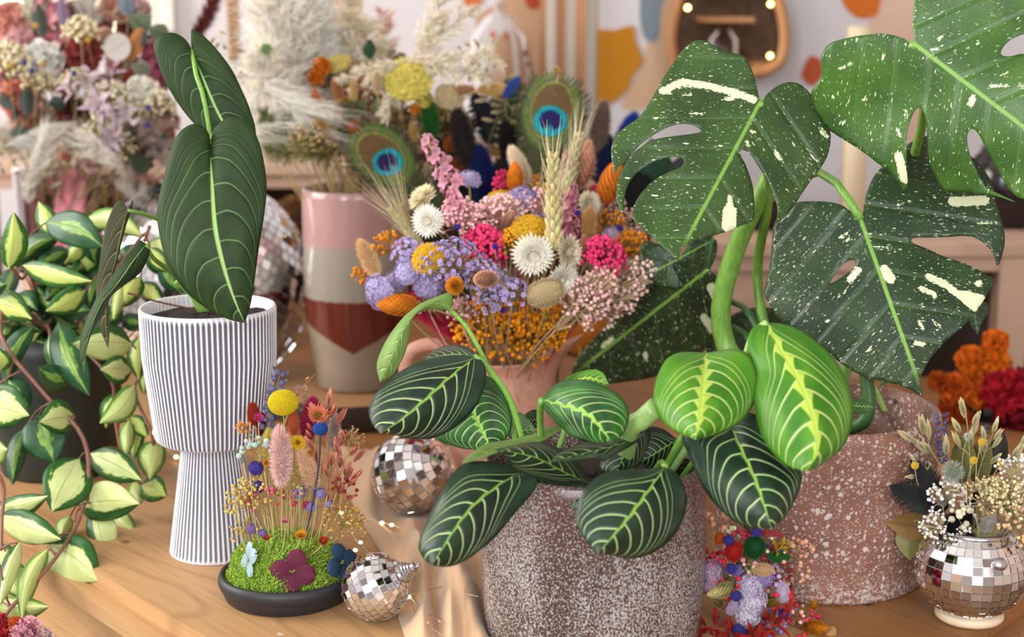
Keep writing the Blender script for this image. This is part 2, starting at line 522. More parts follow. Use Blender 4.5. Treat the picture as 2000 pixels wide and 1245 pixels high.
# aprons and legs under the overhanging top
def bar2(p, q, z0, z1, th, name, mat='pine'):
    p = np.array(p); q = np.array(q); d = q-p; L = np.linalg.norm(d); b = MB(); b.add(*box((L/2, 0, (z0+z1)/2), (L, th, z1-z0)))
    o = b.build(name, M[mat], smooth=False); o.location = Vector((*p, 0))-Vector(table.location); o.rotation_euler = (0, 0, math.atan2(d[1], d[0])); o.parent = table; return o
inn = A+(dl+dr)*0.035
bar2(inn, inn+dl*1.95, -0.20, -0.034, 0.022, 'apron'); bar2(inn, inn+dr*1.66, -0.20, -0.034, 0.022, 'apron', 'pine_dark')
for q in (A+(dl+dr)*0.06, A+dl*1.95+dr*0.06, A+dr*1.62+dl*0.06, A+dl*1.25+dr*0.80):
    b = MB(); b.add(*box((q[0]-0.058, q[1]-1.6, (0-ZF-0.034)/2), (0.07, 0.07, -ZF-0.034))); b.build('leg', M['pine'], table, smooth=False)

# low cabinet standing beside the table on the left, only its front shows below the hoya
# ------------------------------------------------------------------ painted shelves behind
def shelf_unit(label, x0, x1, ytop, Y, depth, panel_to, posts, tilt=0.0):
    zt = P(1000, ytop, Y).z
    X0 = (x0-1000)*MPP(1000, ytop, Y); X1 = (x1-1000)*MPP(1000, ytop, Y)
    t = thing('shelf', label, 'shelf', ((X0+X1)/2, Y+depth/2, ZF))
    cx, cy = t.location.x, t.location.y
    def bx(name, a0, a1, b0, b1, z0, z1, mat='painted_shelf'):
        b = MB(); b.add(*box(((a0+a1)/2-cx, (b0+b1)/2-cy, (z0+z1)/2-ZF), (a1-a0, b1-b0, z1-z0))); o = b.build(name, M[mat], t, smooth=False)
        md = o.modifiers.new('edge', 'BEVEL'); md.width = 0.003; md.segments = 2
    bx('top_board', X0, X1, Y, Y+depth, zt-0.022, zt)
    bx('rail', X0+0.01, X1-0.01, Y+0.012, Y+0.03, zt-0.045, zt-0.022)
    if panel_to:
        a, c = panel_to; a = (a-1000)*MPP(1000, ytop, Y); c = (c-1000)*MPP(1000, ytop, Y)
        bx('front_panel', a, c, Y+0.03, Y+0.045, ZF+0.06, zt-0.022)
    for p in posts:
        q = (p-1000)*MPP(1000, ytop, Y); bx('post', q-0.022, q+0.022, Y+0.005, Y+0.05, ZF, zt-0.022)
    for q in (X0+0.03, X1-0.03): bx('post', q-0.022, q+0.022, Y+depth-0.06, Y+depth-0.015, ZF, zt-0.022)
    bx('back_panel', X0, X1, Y+depth-0.012, Y+depth, ZF+0.05, zt-0.022, 'dark_back')
    return t, zt
plain('dark_back', '#3a2a20', 0.8, nz=0.3)
shelf_l, ZSL = shelf_unit('pale painted shelf behind the tall banded vase', -60, 1230, 318, 2.72, 0.40, None, (-50, 640, 1210))
shelf_r, ZSR = shelf_unit('pinkish painted shelf behind the monstera', 1305, 2360, 474, 2.31, 0.38, (1380, 1760), (1318, 1990, 2340))
b = MB(); b.add(*box((0, 0, 0.15), (0.032, 0.03, 0.30)))
o = b.build('candle', plain('candle_wax', '#dcc9a8', 0.5, nz=0.05)); o.location = P(1662, 470, 2.45); o.location.z = ZSR
tag(o, 'tall cream square candle standing on the pinkish shelf', 'candle')
# ------------------------------------------------------------------ leaf materials
def vein_leaf(name, dark, mid, vein, bar, N, k1, k2, lw, barw, rough, underside=None, trans=0.2, soft=False, rib=0.018):
    m = Mat(name, rough, 0, 0.5)
    s, v = m.uv(); w = (v-0.5)*2.0; a = w.abs()
    wob = (m.noise(m.vec(s*5.0, w*3.0, m.objrand()*9.0), 1.0, 1)-0.5)*0.022
    g = a*k1 + a*a*k2
    uk = (s-g+wob)/(g*-1.0+1.0)
    side = w.gt(0.0)*0.5
    ph = (uk*N + side)
    sw = ph.frac()
    dist = (sw-0.5).abs()*-1.0+0.5                       # 0 on a vein
    big = m.noise(m.vec(s*3.0, w*2.0, m.objrand()*5.0), 1.0, 2)
    c = m.mix(big.step(0.35, 0.7), dark, mid)
    c = m.mix((a*0.5).step(0.36, 0.5)*0.5, c, mid)
    if soft:                                             # bulging fields between sunken veins
        c = m.mix(dist.step(0.10, 0.40)*0.35, c, mid)
    line = dist.step(lw*1.5, lw*0.5)*a.step(0.97, 0.86)*uk.step(-0.16, -0.06)
    c = m.mix(line, c, vein)
    if barw:
        tooth = (sw*-1.0+1.0)
        half = tooth.pow(1.5)*barw*(s*-0.75+1.0) + barw*0.22
        c = m.mix((half-a).step(-0.012, 0.012)*s.step(0.995, 0.9), c, bar)
    c = m.mix(a.step(rib*1.6, rib*0.6), c, bar)
    if underside:
        gn = m.node('ShaderNodeNewGeometry'); c = m.mix(E(m.nt, gn.outputs['Backfacing'])*0.0, c, c)
    m.base(c)
    m.bump(dist.step(0.0, 0.22)*0.8 + a.step(0.0, 0.05)*0.6 + m.noise(m.vec(s*90.0, w*60.0), 1.0, 2)*0.1, 0.0016, 0.5)
    if trans: m.translucent(trans)
    if soft: m.b.inputs['Specular IOR Level'].default_value = 0.2
    M[name] = m; return m

vein_leaf('maranta_dark', '#16281c', '#24402a', '#c3dd94', '#8fbf4c', 7.0, 0.20, 0.52, 0.046, 0.07, 0.36)
vein_leaf('maranta_mid', '#1f4a20', '#3a7a2c', '#cfe59a', '#98c94c', 7.0, 0.20, 0.52, 0.046, 0.15, 0.36)
vein_leaf('maranta_young', '#3f8418', '#64a526', '#dcec98', '#c6e05c', 7.5, 0.20, 0.52, 0.056, 0.23, 0.38, trans=0.3)
vein_leaf('maranta_under', '#7fa552', '#98bb62', '#cfe09a', '#cfe68a', 8.0, 0.20, 0.52, 0.04, 0.03, 0.45, trans=0.35)
vein_leaf('philodendron_leaf', '#22331a', '#2f4420', '#5c7a46', '#9dc070', 6.5, 0.16, 0.50, 0.028, 0.0, 0.55, trans=0.1, soft=True, rib=0.034)
vein_leaf('philodendron_under', '#3a3d26', '#4a4a30', '#8a9058', '#a5a860', 6.5, 0.16, 0.50, 0.03, 0.0, 0.5, trans=0.15, soft=True, rib=0.04)
plain('petiole_green', '#7fae4a', 0.4, nz=0.25, nscale=30)
plain('petiole_pale', '#a9cf7a', 0.4, nz=0.2, nscale=30)
plain('petiole_dark', '#3f6a30', 0.45, nz=0.3, nscale=30)
plain('vine_red', '#8a5b4a', 0.5, nz=0.3, nscale=60)

def trace_leaf(parent, mat, mid, left, right, dep, edge=(0.0, 0.0), bow=0.0, ripple=0.0, nu=44, nv=9, f=lambda p: p, name='leaf', label=None, thick=0.0005):
    """leaf traced as midrib + two side outlines (base to tip), laid on a bowed surface between base and tip distance"""
    mid = smooth_path([f(p) for p in mid], nu); left = smooth_path([f(p) for p in left], nu); right = smooth_path([f(p) for p in right], nu)
    s = np.linspace(0, 1, nu); vv = np.linspace(-1, 1, 2*nv+1); a = np.abs(vv)
    side = np.where(vv[None, :, None] < 0, left[:, None], right[:, None])
    xy = mid[:, None] + a[None, :, None]*(side-mid[:, None])
    env = np.sqrt(np.clip(4*s*(1-s), 0, 1))
    ed = np.where(vv < 0, edge[0], edge[1])
    ph = rng.uniform(0, 6)
    dep = np.interp(s, np.linspace(0, 1, len(dep)), dep)
    Y = dep[:, None] + bow*np.sin(PI*s)[:, None] + env[:, None]*(a[None]**1.5)*ed[None]
    Y = Y + ripple*env[:, None]*(a[None]**3)*np.sin(s[:, None]*22+ph+np.sign(vv)[None])
    q = Pn(xy, Y)
    uv = np.stack(np.broadcast_arrays(s[:, None], (vv*0.5+0.5)[None]), -1).reshape(-1, 2)
    b = MB(); b.add(q.reshape(-1, 3), grid_faces(nu, 2*nv+1), uv=uv)
    o = b.build(name, M[mat], parent, uv=True, origin=tuple(q[0, nv]))
    md = o.modifiers.new('thickness', 'SOLIDIFY'); md.thickness = thick; md.offset = 0
    if label: o['label'] = label
    return o

def stalk(parent, pts, r, mat, name='petiole', n=8, k=18, taper=None):
    """pts = [(px,py,Y)...]"""
    q = smooth_path([tuple(P(*p)) for p in pts], k)
    rr = np.full(k, r) if taper is None else np.linspace(r, taper, k)
    b = MB(); b.add(*tube(q, rr, n)); return b.build(name, M[mat], parent, origin=tuple(q[0]))

# ------------------------------------------------------------------ pots
def lathe_obj(name, prof, mat, parent, loc, n=64, smooth=True):
    b = MB(); b.add(*lathe(prof, n)); o = b.build(name, M[mat], parent, smooth)
    o.location = loc if parent is None else Vector(loc)-parent.location
    return o
def soil(parent, loc, r, z, n=28):
    rr = np.linspace(0.0005, 1, 8); a = np.linspace(0, 2*PI, n, endpoint=False); b = MB()
    v = np.stack([rr[:, None]*r*np.cos(a), rr[:, None]*r*np.sin(a), z + 0.004*(1-rr[:, None]**2) + rng.normal(0, 0.0012, (8, n))], -1)
    b.add(v.reshape(-1, 3), grid_faces(8, n, True))
    o = b.build('soil', M['soil'], parent); o.location = Vector(loc)-parent.location; return o

# --- maranta pot: speckled purple-brown stoneware with a glossy glaze
m = Mat('speckled_glaze', 0.22, 0, 0.5)
x, y, z = m.obj()
n1 = m.noise(m.vec(x, y, z*0.8), 680, 3, 0.65); n2 = m.noise(m.vec(x*1.0, y*1.0, z*0.35), 22, 2)
zz = z.step(0.06, 0.15)
c = m.mix(n2.step(0.3, 0.7), '#45332f', '#553f3b'); c = m.mix(zz*0.35, c, '#74493e')
c = m.mix((n1+(n2-0.5)*0.22-zz*0.045).step(0.50, 0.555), c, '#a9a7a5')
m.base(c); m.bump(n1, 0.0006, 0.35); M['speckled_glaze'] = m
YM = 1.32; cm = P(1161, 890, YM); hM = cm.z
mar_pot = thing('planter', 'speckled purple-brown glazed planter holding the prayer plant', 'planter', (cm.x, YM, 0))
R = 221*MPP(1161, 890, YM)
lathe_obj('pot_body', [(0.001, 0.0), (R*0.93, 0.0), (R*0.965, 0.004), (R*0.99, 0.03), (R, 0.08), (R*0.985, hM-0.012), (R*0.975, hM-0.003), (R*0.955, hM), (R*0.93, hM-0.003), (R*0.915, hM-0.02), (R*0.9, 0.02), (0.001, 0.018)], 'speckled_glaze', mar_pot, (cm.x, YM, 0), 96)
soil(mar_pot, (cm.x, YM, 0), R*0.905, hM-0.022)

# --- prayer plant
A_ = lambda p: (700+p[0]/2.223, 560+p[1]/2.223)
B_ = lambda p: (1180+p[0]/2.306, 560+p[1]/2.306)
mar = thing('prayer_plant', 'prayer plant with dark oval leaves veined in lime green', 'plant', (cm.x, YM, hM-0.02))
T = lambda *a, **k: trace_leaf(mar, *a, **k)
T('maranta_dark', [(508, 305), (400, 390), (290, 490), (190, 575), (98, 638)],
  [(508, 305), (460, 298), (380, 301), (300, 316), (210, 353), (130, 408), (70, 475), (46, 540), (60, 600), (98, 638)],
  [(508, 305), (535, 322), (554, 370), (548, 430), (520, 505), (460, 580), (380, 636), (300, 663), (220, 657), (150, 642), (98, 638)],
  (1.30, 1.24), (0.018, 0.012), -0.012, 0.002, f=A_, label='broad dark leaf spreading over the mirror ball')
T('maranta_under', [(402, 104), (345, 72), (260, 110), (200, 180), (158, 270), (125, 350), (95, 415)],
  [(402, 104), (405, 30), (340, 44), (265, 78), (195, 135), (130, 220), (90, 300), (80, 355), (95, 415)],
  [(402, 104), (350, 98), (290, 102), (240, 130), (224, 190), (205, 280), (172, 350), (140, 392), (95, 415)],
  (1.40, 1.36), (0.01, 0.006), -0.01, 0.001, f=A_, label='pale young leaf folded over its stalk')
T('maranta_dark', [(512, 303), (400, 296), (282, 318)], [(512, 303), (490, 272), (440, 254), (370, 261), (320, 284), (282, 318)],
  [(512, 303), (450, 345), (350, 345), (282, 318)], (1.34, 1.38), (0.02, -0.02), 0, f=A_)
T('maranta_mid', [(478, 500), (520, 590), (575, 705)], [(478, 500), (400, 560), (340, 655), (420, 695), (500, 709), (575, 705)],
  [(478, 500), (515, 420), (560, 388), (620, 440), (655, 520), (667, 600), (640, 660), (575, 705)], (1.34, 1.31), (0.012, 0.012), f=A_)
T('maranta_mid', [(630, 560), (690, 620), (768, 622)], [(630, 560), (700, 548), (745, 585), (768, 622)], [(630, 560), (640, 640), (700, 668), (768, 622)], (1.36, 1.32), f=A_)
T('maranta_under', [(885, 612), (780, 655), (650, 690), (450, 766)], [(885, 612), (840, 606), (760, 640), (660, 666), (560, 682), (500, 718), (450, 766)],
  [(885, 612), (850, 640), (790, 674), (700, 696), (620, 716), (530, 748), (450, 766)], (1.33, 1.20), (0.01, -0.015), f=A_, label='leaf seen almost edge on')
T('maranta_dark', [(1000, 855), (880, 800), (760, 740), (595, 708)], [(1000, 855), (950, 745), (850, 695), (770, 676), (680, 690), (595, 708)],
  [(1000, 855), (870, 864), (780, 834), (700, 803), (665, 782), (650, 748), (595, 708)], (1.27, 1.20), (0.03, -0.01), f=A_)
T('maranta_dark', [(700, 805), (600, 870), (500, 950), (420, 1050), (320, 1210)],
  [(700, 805), (640, 774), (560, 760), (480, 764), (420, 800), (370, 880), (320, 970), (280, 1060), (261, 1130), (283, 1182), (320, 1212)],
  [(700, 805), (745, 813), (780, 845), (760, 892), (700, 962), (640, 1032), (590, 1092), (520, 1152), (450, 1197), (390, 1217), (320, 1212)],
  (1.23, 1.15), (0.02, 0.012), -0.015, 0.002, f=A_, label='long dark leaf hanging over the left of the planter')
T('maranta_dark', [(1299, 912), (1265, 960), (1225, 1015), (1168, 1081)],
  [(1299, 912), (1267, 917), (1223, 919), (1186, 923), (1154, 942), (1132, 974), (1124, 1010), (1134, 1041), (1154, 1068), (1168, 1082)],
  [(1299, 912), (1323, 927), (1338, 957), (1342, 981), (1332, 1020), (1306, 1059), (1267, 1084), (1228, 1091), (1193, 1085), (1168, 1082)],
  (1.21, 1.14), (0.012, 0.02), -0.012, 0.002, label='round dark leaf hanging over the front of the planter')
T('maranta_mid', [(800, 493), (900, 520), (1000, 560), (1100, 676)], [(800, 493), (830, 450), (880, 415), (950, 404), (1020, 415), (1090, 445), (1140, 480), (1170, 530), (1173, 580), (1150, 640), (1100, 676)],
  [(800, 493), (800, 520), (830, 562), (880, 612), (940, 657), (1000, 674), (1060, 682), (1100, 676)], (1.27, 1.21), (0.02, 0.01), -0.012, 0.002, f=A_, label='mid green leaf in the middle of the plant')
T('maranta_young', [(905, 430), (990, 395), (1088, 425)], [(905, 430), (900, 402), (950, 374), (1010, 361), (1060, 374), (1088, 425)], [(905, 430), (950, 450), (1030, 450), (1088, 425)], (1.31, 1.28), f=A_)
T('maranta_dark', [(1245, 640), (1150, 680), (1040, 710), (830, 762)], [(1245, 640), (1180, 644), (1100, 659), (1020, 669), (950, 689), (880, 719), (830, 762)],
  [(1245, 640), (1200, 682), (1130, 722), (1070, 757), (1030, 747), (930, 757), (830, 762)], (1.28, 1.18), (0.02, -0.012), f=A_)
T('maranta_young', [(460, 300), (450, 400), (440, 500), (430, 600), (410, 688)], [(460, 300), (400, 296), (340, 299), (285, 325), (250, 380), (228, 450), (224, 520), (245, 582), (290, 632), (350, 667), (410, 689)],
  [(460, 300), (530, 289), (580, 282), (640, 298), (677, 340), (697, 410), (694, 480), (670, 542), (620, 602), (560, 642), (490, 672), (410, 689)],
  (1.27, 1.17), (0.022, 0.022), -0.02, 0.002, f=B_, label='bright young leaf with a toothed lime centre, facing front')
T('maranta_young', [(735, 165), (795, 285), (862, 395), (920, 520), (955, 640), (960, 740), (910, 833)],
  [(735, 165), (690, 174), (655, 208), (647, 270), (670, 330), (690, 400), (680, 480), (678, 540), (690, 612), (720, 692), (770, 762), (830, 812), (910, 834)],
  [(735, 165), (800, 169), (880, 194), (960, 248), (1030, 318), (1082, 400), (1112, 480), (1122, 560), (1112, 640), (1082, 712), (1030, 767), (960, 812), (910, 834)],
  (1.27, 1.15), (0.02, 0.03), -0.02, 0.002, f=B_, label='largest bright young leaf, over the pink terrazzo pot')
T('maranta_dark', [(565, 620), (620, 740), (680, 870), (755, 1090)], [(565, 620), (480, 610), (390, 628), (350, 680), (374, 745), (409, 830), (449, 912), (509, 992), (580, 1053), (660, 1088), (755, 1092)],
  [(565, 620), (640, 570), (720, 600), (800, 690), (860, 780), (890, 850), (882, 905), (852, 978), (812, 1042), (755, 1092)],
  (1.25, 1.15), (0.02, 0.02), -0.012, 0.002, f=B_, label='dark leaf hanging below the two bright leaves')
T('maranta_dark', [(185, 605), (120, 710), (50, 840)], [(185, 605), (90, 640), (10, 730), (-20, 820), (50, 840)], [(185, 605), (215, 700), (160, 800), (50, 840)], (1.30, 1.27), (0.01, 0.01), f=B_)
T('maranta_dark', [(330, 690), (240, 745), (165, 790)], [(330, 690), (260, 640), (190, 640), (155, 720), (165, 790)], [(330, 690), (300, 780), (220, 830), (165, 790)], (1.30, 1.29), (0.01, 0.01), f=B_)
T('maranta_dark', [(300, 800), (360, 820), (420, 830)], [(300, 800), (340, 770), (400, 790), (420, 830)], [(300, 800), (340, 860), (400, 860), (420, 830)], (1.33, 1.33), f=B_)
T('maranta_dark', [(880, 870), (920, 910), (960, 960)], [(880, 870), (900, 940), (930, 965), (960, 960)], [(880, 870), (940, 860), (1000, 880), (960, 960)], (1.25, 1.22), f=A_)
T('maranta_dark', [(800, 560), (760, 580), (715, 570)], [(800, 560), (770, 535), (735, 545), (715, 570)], [(800, 560), (790, 610), (745, 610), (715, 570)], (1.37, 1.38), f=A_)
T('maranta_mid', [(1655, 792), (1682, 794), (1707, 796)], [(1655, 792), (1675, 780), (1697, 786), (1707, 796)], [(1655, 792), (1675, 808), (1697, 806), (1707, 796)], (1.30, 1.29), label='tip of a leaf showing beside the largest bright one')
S_ = stalk(mar, [(1320, 945, 1.31), (1500, 850, 1.33), (1655, 792, 1.30)], 0.0018, 'petiole_dark')
S = lambda pts, r, mat='petiole_green', **k: stalk(mar, pts, r, mat, **k)
S([(1010, 930, 1.32), (1000, 800, 1.35), (970, 755, 1.37), (940, 690, 1.38), (912, 640, 1.39), (881, 606, 1.40)], 0.0030, taper=0.0019)
S([(1040, 940, 1.31), (1000, 790, 1.31), (950, 715, 1.305), (927, 697, 1.30)], 0.0024)
S([(1060, 930, 1.31), (1056, 850, 1.30), (1055, 800, 1.28), (1058, 782, 1.27)], 0.0027)
S([(1290, 935, 1.31), (1310, 895, 1.30), (1345, 835, 1.285), (1385, 760, 1.275), (1378, 692, 1.27)], 0.0034)
S([(1300, 940, 1.31), (1325, 900, 1.30), (1370, 830, 1.29), (1440, 740, 1.285), (1472, 655, 1.275), (1499, 631, 1.27)], 0.0034, 'petiole_pale')
S([(1270, 940, 1.30), (1290, 905, 1.24), (1299, 912, 1.21)], 0.0026)
S([(1060, 950, 1.29), (1035, 925, 1.25), (1015, 922, 1.23)], 0.0026)
S([(1320, 950, 1.30), (1380, 870, 1.28), (1425, 829, 1.25)], 0.0026)
S([(1190, 950, 1.31), (1200, 880, 1.32), (1240, 840, 1.31), (1262, 822, 1.30)], 0.0024)
S([(1220, 925, 1.31), (1228, 842, 1.265), (1255, 820, 1.255), (1283, 795, 1.25)], 0.0075, 'petiole_pale', name='rolled_young_leaf', n=12, taper=0.0085)
S([(1070, 940, 1.30), (1100, 850, 1.32), (1098, 832, 1.33)], 0.0024)

# --- ribbed pot on a flared foot
YR = 1.52
zr = P(417, 597, YR).z; zc = P(417, 852, YR).z
rr_ = 133*MPP(417, 597, YR); rc = 111*MPP(417, 852, YR); rn = 60*MPP(417, 875, YR); rb = 91*MPP(417, 1068, YR); xr = P(417, 900, YR).x
rp = thing('ribbed_planter', 'white and grey ribbed planter on a flared ribbed foot', 'planter', (xr, YR, 0))
m = Mat('rib_glaze', 0.3, 0, 0.5)
n = m.noise(None, 60, 3); n2 = m.noise(None, 400, 2)
ridge = m.attr('rib', True)
c = m.mix((ridge + (n-0.5)*0.25).step(0.42, 0.78), '#686670', '#e8e6ec')
c = m.mix(n2.step(0.68, 0.78)*0.6, c, '#e9e7ea')
m.base(c); M['rib_glaze'] = m
def ribbed(name, prof, nrib, depth, caps):
    per = 10; n = nrib*per; a = np.linspace(0, 2*PI, n, endpoint=False)
    w = np.cos(a*nrib)*0.5+0.5; w = w**1.15
    prof = np.array(prof); amp = np.array(caps)
    r = prof[:, 0:1] - depth*amp[:, None]*(1-w)[None]
    v = np.stack([r*np.cos(a), r*np.sin(a), np.broadcast_to(prof[:, 1:2], r.shape)], -1).reshape(-1, 3)
    b = MB(); b.add(v, grid_faces(len(prof), n, True)[:, ::-1])
    o = b.build(name, M['rib_glaze'], rp)
    at = o.data.attributes.new('rib', 'FLOAT', 'POINT')
    at.data.foreach_set('value', (1-amp[:, None]*(1-w)[None]).ravel().astype(np.float32))
    return o
H = zr-zc
ribbed('cup', [(0.001, zc-0.002), (rc*0.94, zc-0.002), (rc*0.985, zc), (rc, zc+0.004), (rc+(rr_-rc)*0.4, zc+H*0.3), (rr_*0.985, zc+H*0.62), (rr_, zr-0.008), (rr_, zr-0.003), (rr_*0.985, zr), (rr_*0.955, zr-0.001), (rr_*0.945, zr-0.006), (rr_*0.93, zr-0.02), (0.001, zr-0.024)],
       80, 0.0018, [0, 0.3, 0.8, 1, 1, 1, 1, 0.3, 0.2, 0.25, 0.3, 0.4, 0.4])
ribbed('foot', [(rn*0.9, zc-0.001), (rn, zc-0.004), (rn*1.03, zc-0.012), (rn+(rb-rn)*0.5, zc*0.48), (rb*0.985, 0.006), (rb, 0.002), (rb*0.97, 0.0), (0.001, 0.0)], 56, 0.0016, [0.5, 0.6, 1, 1, 0.8, 0.3, 0.2, 0])
soil(rp, (xr, YR, 0), rr_*0.94, zr-0.012)

# --- philodendron in the ribbed pot
phi = thing('philodendron', 'philodendron with long dark velvety heart leaves and pale veins', 'plant', (xr, YR, zr-0.012))
T = lambda *a, **k: trace_leaf(phi, *a, **k)
T('philodendron_leaf', [(411, 284), (414, 360), (421, 450), (440, 530), (460, 590), (478, 631)],
  [(411, 284), (408, 262), (395, 246), (378, 242), (355, 254), (338, 280), (325, 325), (312, 378), (307, 412), (310, 450), (319, 490), (335, 530), (357, 562), (386, 590), (420, 612), (450, 625), (478, 631)],
  [(411, 284), (416, 258), (428, 241), (445, 231), (463, 229), (485, 240), (505, 275), (516, 320), (521, 370), (516, 420), (506, 480), (498, 540), (490, 590), (478, 631)],
  (1.47, 1.40), (0.02, 0.02), -0.015, 0.002, nu=60, label='front leaf, hanging over the rim of the pot')
T('philodendron_leaf', [(375, 98), (400, 160), (432, 232), (490, 330)],
  [(375, 98), (363, 78), (345, 66), (328, 64), (310, 70), (300, 90), (307, 120), (324, 162), (348, 202), (376, 238), (420, 280), (490, 330)],
  [(375, 98), (373, 70), (374, 57), (386, 62), (400, 72), (425, 98), (452, 135), (472, 175), (489, 216), (500, 265), (490, 330)],
  (1.56, 1.53), (0.012, 0.012), -0.01, 0.002, nu=60, label='rear leaf, upright behind the front one')
T('philodendron_under', [(249, 411), (238, 450), (225, 510), (212, 560), (206, 620), (211, 680)],
  [(249, 411), (243, 396), (236, 390), (222, 404), (207, 441), (200, 477), (193, 525), (188, 570), (192, 630), (211, 680)],
  [(249, 411), (256, 400), (259, 388), (256, 412), (246, 441), (234, 489), (222, 537), (212, 590), (214, 640), (211, 680)],
  (1.47, 1.46), (0.004, 0.02), 0, 0.001, label='narrow leaf turned to show its brownish underside')
T('philodendron_leaf', [(285, 478), (258, 512), (228, 556), (196, 596), (172, 660), (164, 727)],
  [(285, 478), (274, 471), (255, 490), (236, 514), (214, 547), (190, 580), (174, 614), (159, 655), (156, 692), (164, 727)],
  [(285, 478), (292, 494), (274, 532), (240, 559), (218, 578), (204, 607), (182, 645), (169, 682), (164, 727)],
  (1.45, 1.40), (0.008, 0.02), -0.01, 0.001, label='narrow leaf twisting down on the left')
S = lambda pts, r, mat='petiole_green', **k: stalk(phi, pts, r, mat, **k)
S([(405, 612, 1.53), (380, 570, 1.53), (340, 535, 1.51), (300, 505, 1.47), (285, 478, 1.45)], 0.0034, taper=0.0018)
S([(400, 610, 1.54), (385, 480, 1.56), (330, 440, 1.52), (280, 418, 1.49), (249, 411, 1.47)], 0.0026, taper=0.0016)
S([(420, 612, 1.53), (430, 450, 1.55), (420, 330, 1.54), (400, 200, 1.535), (384, 150, 1.54), (375, 98, 1.56)], 0.0028, taper=0.0022)
S([(425, 612, 1.52), (440, 420, 1.53), (430, 320, 1.52), (418, 262, 1.49), (411, 284, 1.47)], 0.0028, taper=0.0022)
S([(398, 612, 1.53), (378, 575, 1.525), (345, 548, 1.52)], 0.0055, 'petiole_green', name='stem', taper=0.004)
S([(395, 608, 1.53), (310, 590, 1.50), (270, 578, 1.48), (250, 573, 1.46)], 0.0009, 'vine_red', name='aerial_root')
# ------------------------------------------------------------------ monstera in the pink terrazzo pot
m = Mat('terrazzo_pot', 0.45, 0, 0.4)
x, y, z = m.obj(); pv = m.vec(x, y, z)
wn = m.noise(pv, 60, 2)
def chips(scale, lo, hi, keep):
    n = m.node('ShaderNodeTexVoronoi'); n.inputs['Scale'].default_value = scale
    w = m.node('ShaderNodeVectorMath'); w.operation = 'ADD'; m.link(pv, w.inputs[0])
    nn_ = m.node('ShaderNodeTexNoise'); nn_.inputs['Scale'].default_value = scale*1.3; m.link(pv, nn_.inputs['Vector'])
    sc = m.node('ShaderNodeVectorMath'); sc.operation = 'SCALE'; sc.inputs[3].default_value = 0.7/scale; m.link(nn_.outputs[1], sc.inputs[0]); m.link(sc.outputs[0], w.inputs[1])
    m.link(w.outputs[0], n.inputs['Vector'])
    sp = m.node('ShaderNodeSeparateColor'); m.link(n.outputs['Color'], sp.inputs[0])
    return E(m.nt, n.outputs['Distance']).step(hi, lo)*E(m.nt, sp.outputs[0]).step(1-keep-0.01, 1-keep+0.01)
c = m.mix(wn.step(0.3, 0.7), '#93695a', '#855d4f')
c = m.mix(z.step(0.035, 0.004)*m.noise(pv, 300, 2).step(0.45, 0.62), c, '#c4b0a8')
c = m.mix(chips(460, 0.30, 0.42, 0.55), c, '#b9a297')
c = m.mix(chips(210, 0.28, 0.38, 0.50), c, '#c6b5ae')
c = m.mix(chips(115, 0.24, 0.31, 0.26), c, '#cfc4c0')
c = m.mix(chips(70, 0.12, 0.18, 0.10), c, '#4a332e')
m.base(c); M['terrazzo_pot'] = m
YP = 1.47; cp = P(1610, 792, YP); hP = cp.z; RP = 225*MPP(1610, 792, YP)
mpot = thing('planter', 'pink terrazzo planter flecked with white, holding the monstera', 'planter', (cp.x, YP, 0))
lathe_obj('pot_body', [(0.001, 0), (RP*0.90, 0), (RP*0.92, 0.003), (RP*0.925, 0.01), (RP*0.95, 0.07), (RP*0.985, hP-0.04), (RP, hP-0.01), (RP*0.99, hP-0.003), (RP*0.955, hP), (RP*0.91, hP-0.002), (RP*0.885, hP-0.01), (RP*0.87, hP-0.05), (0.001, hP-0.052)], 'terrazzo_pot', mpot, (cp.x, YP, 0), 96)
soil(mpot, (cp.x, YP, 0), RP*0.87, hP-0.048)
b = MB(); b.add(*box((0, 0, 0), (0.011, 0.001, 0.009)), (0.75, 0.73, 0.72)); o = b.build('paper_tag', M['paper'], mpot, smooth=False)
o.location = P(1735, 786, YP+0.085)-mpot.location; o.rotation_euler = (-0.5, 0.15, 0)

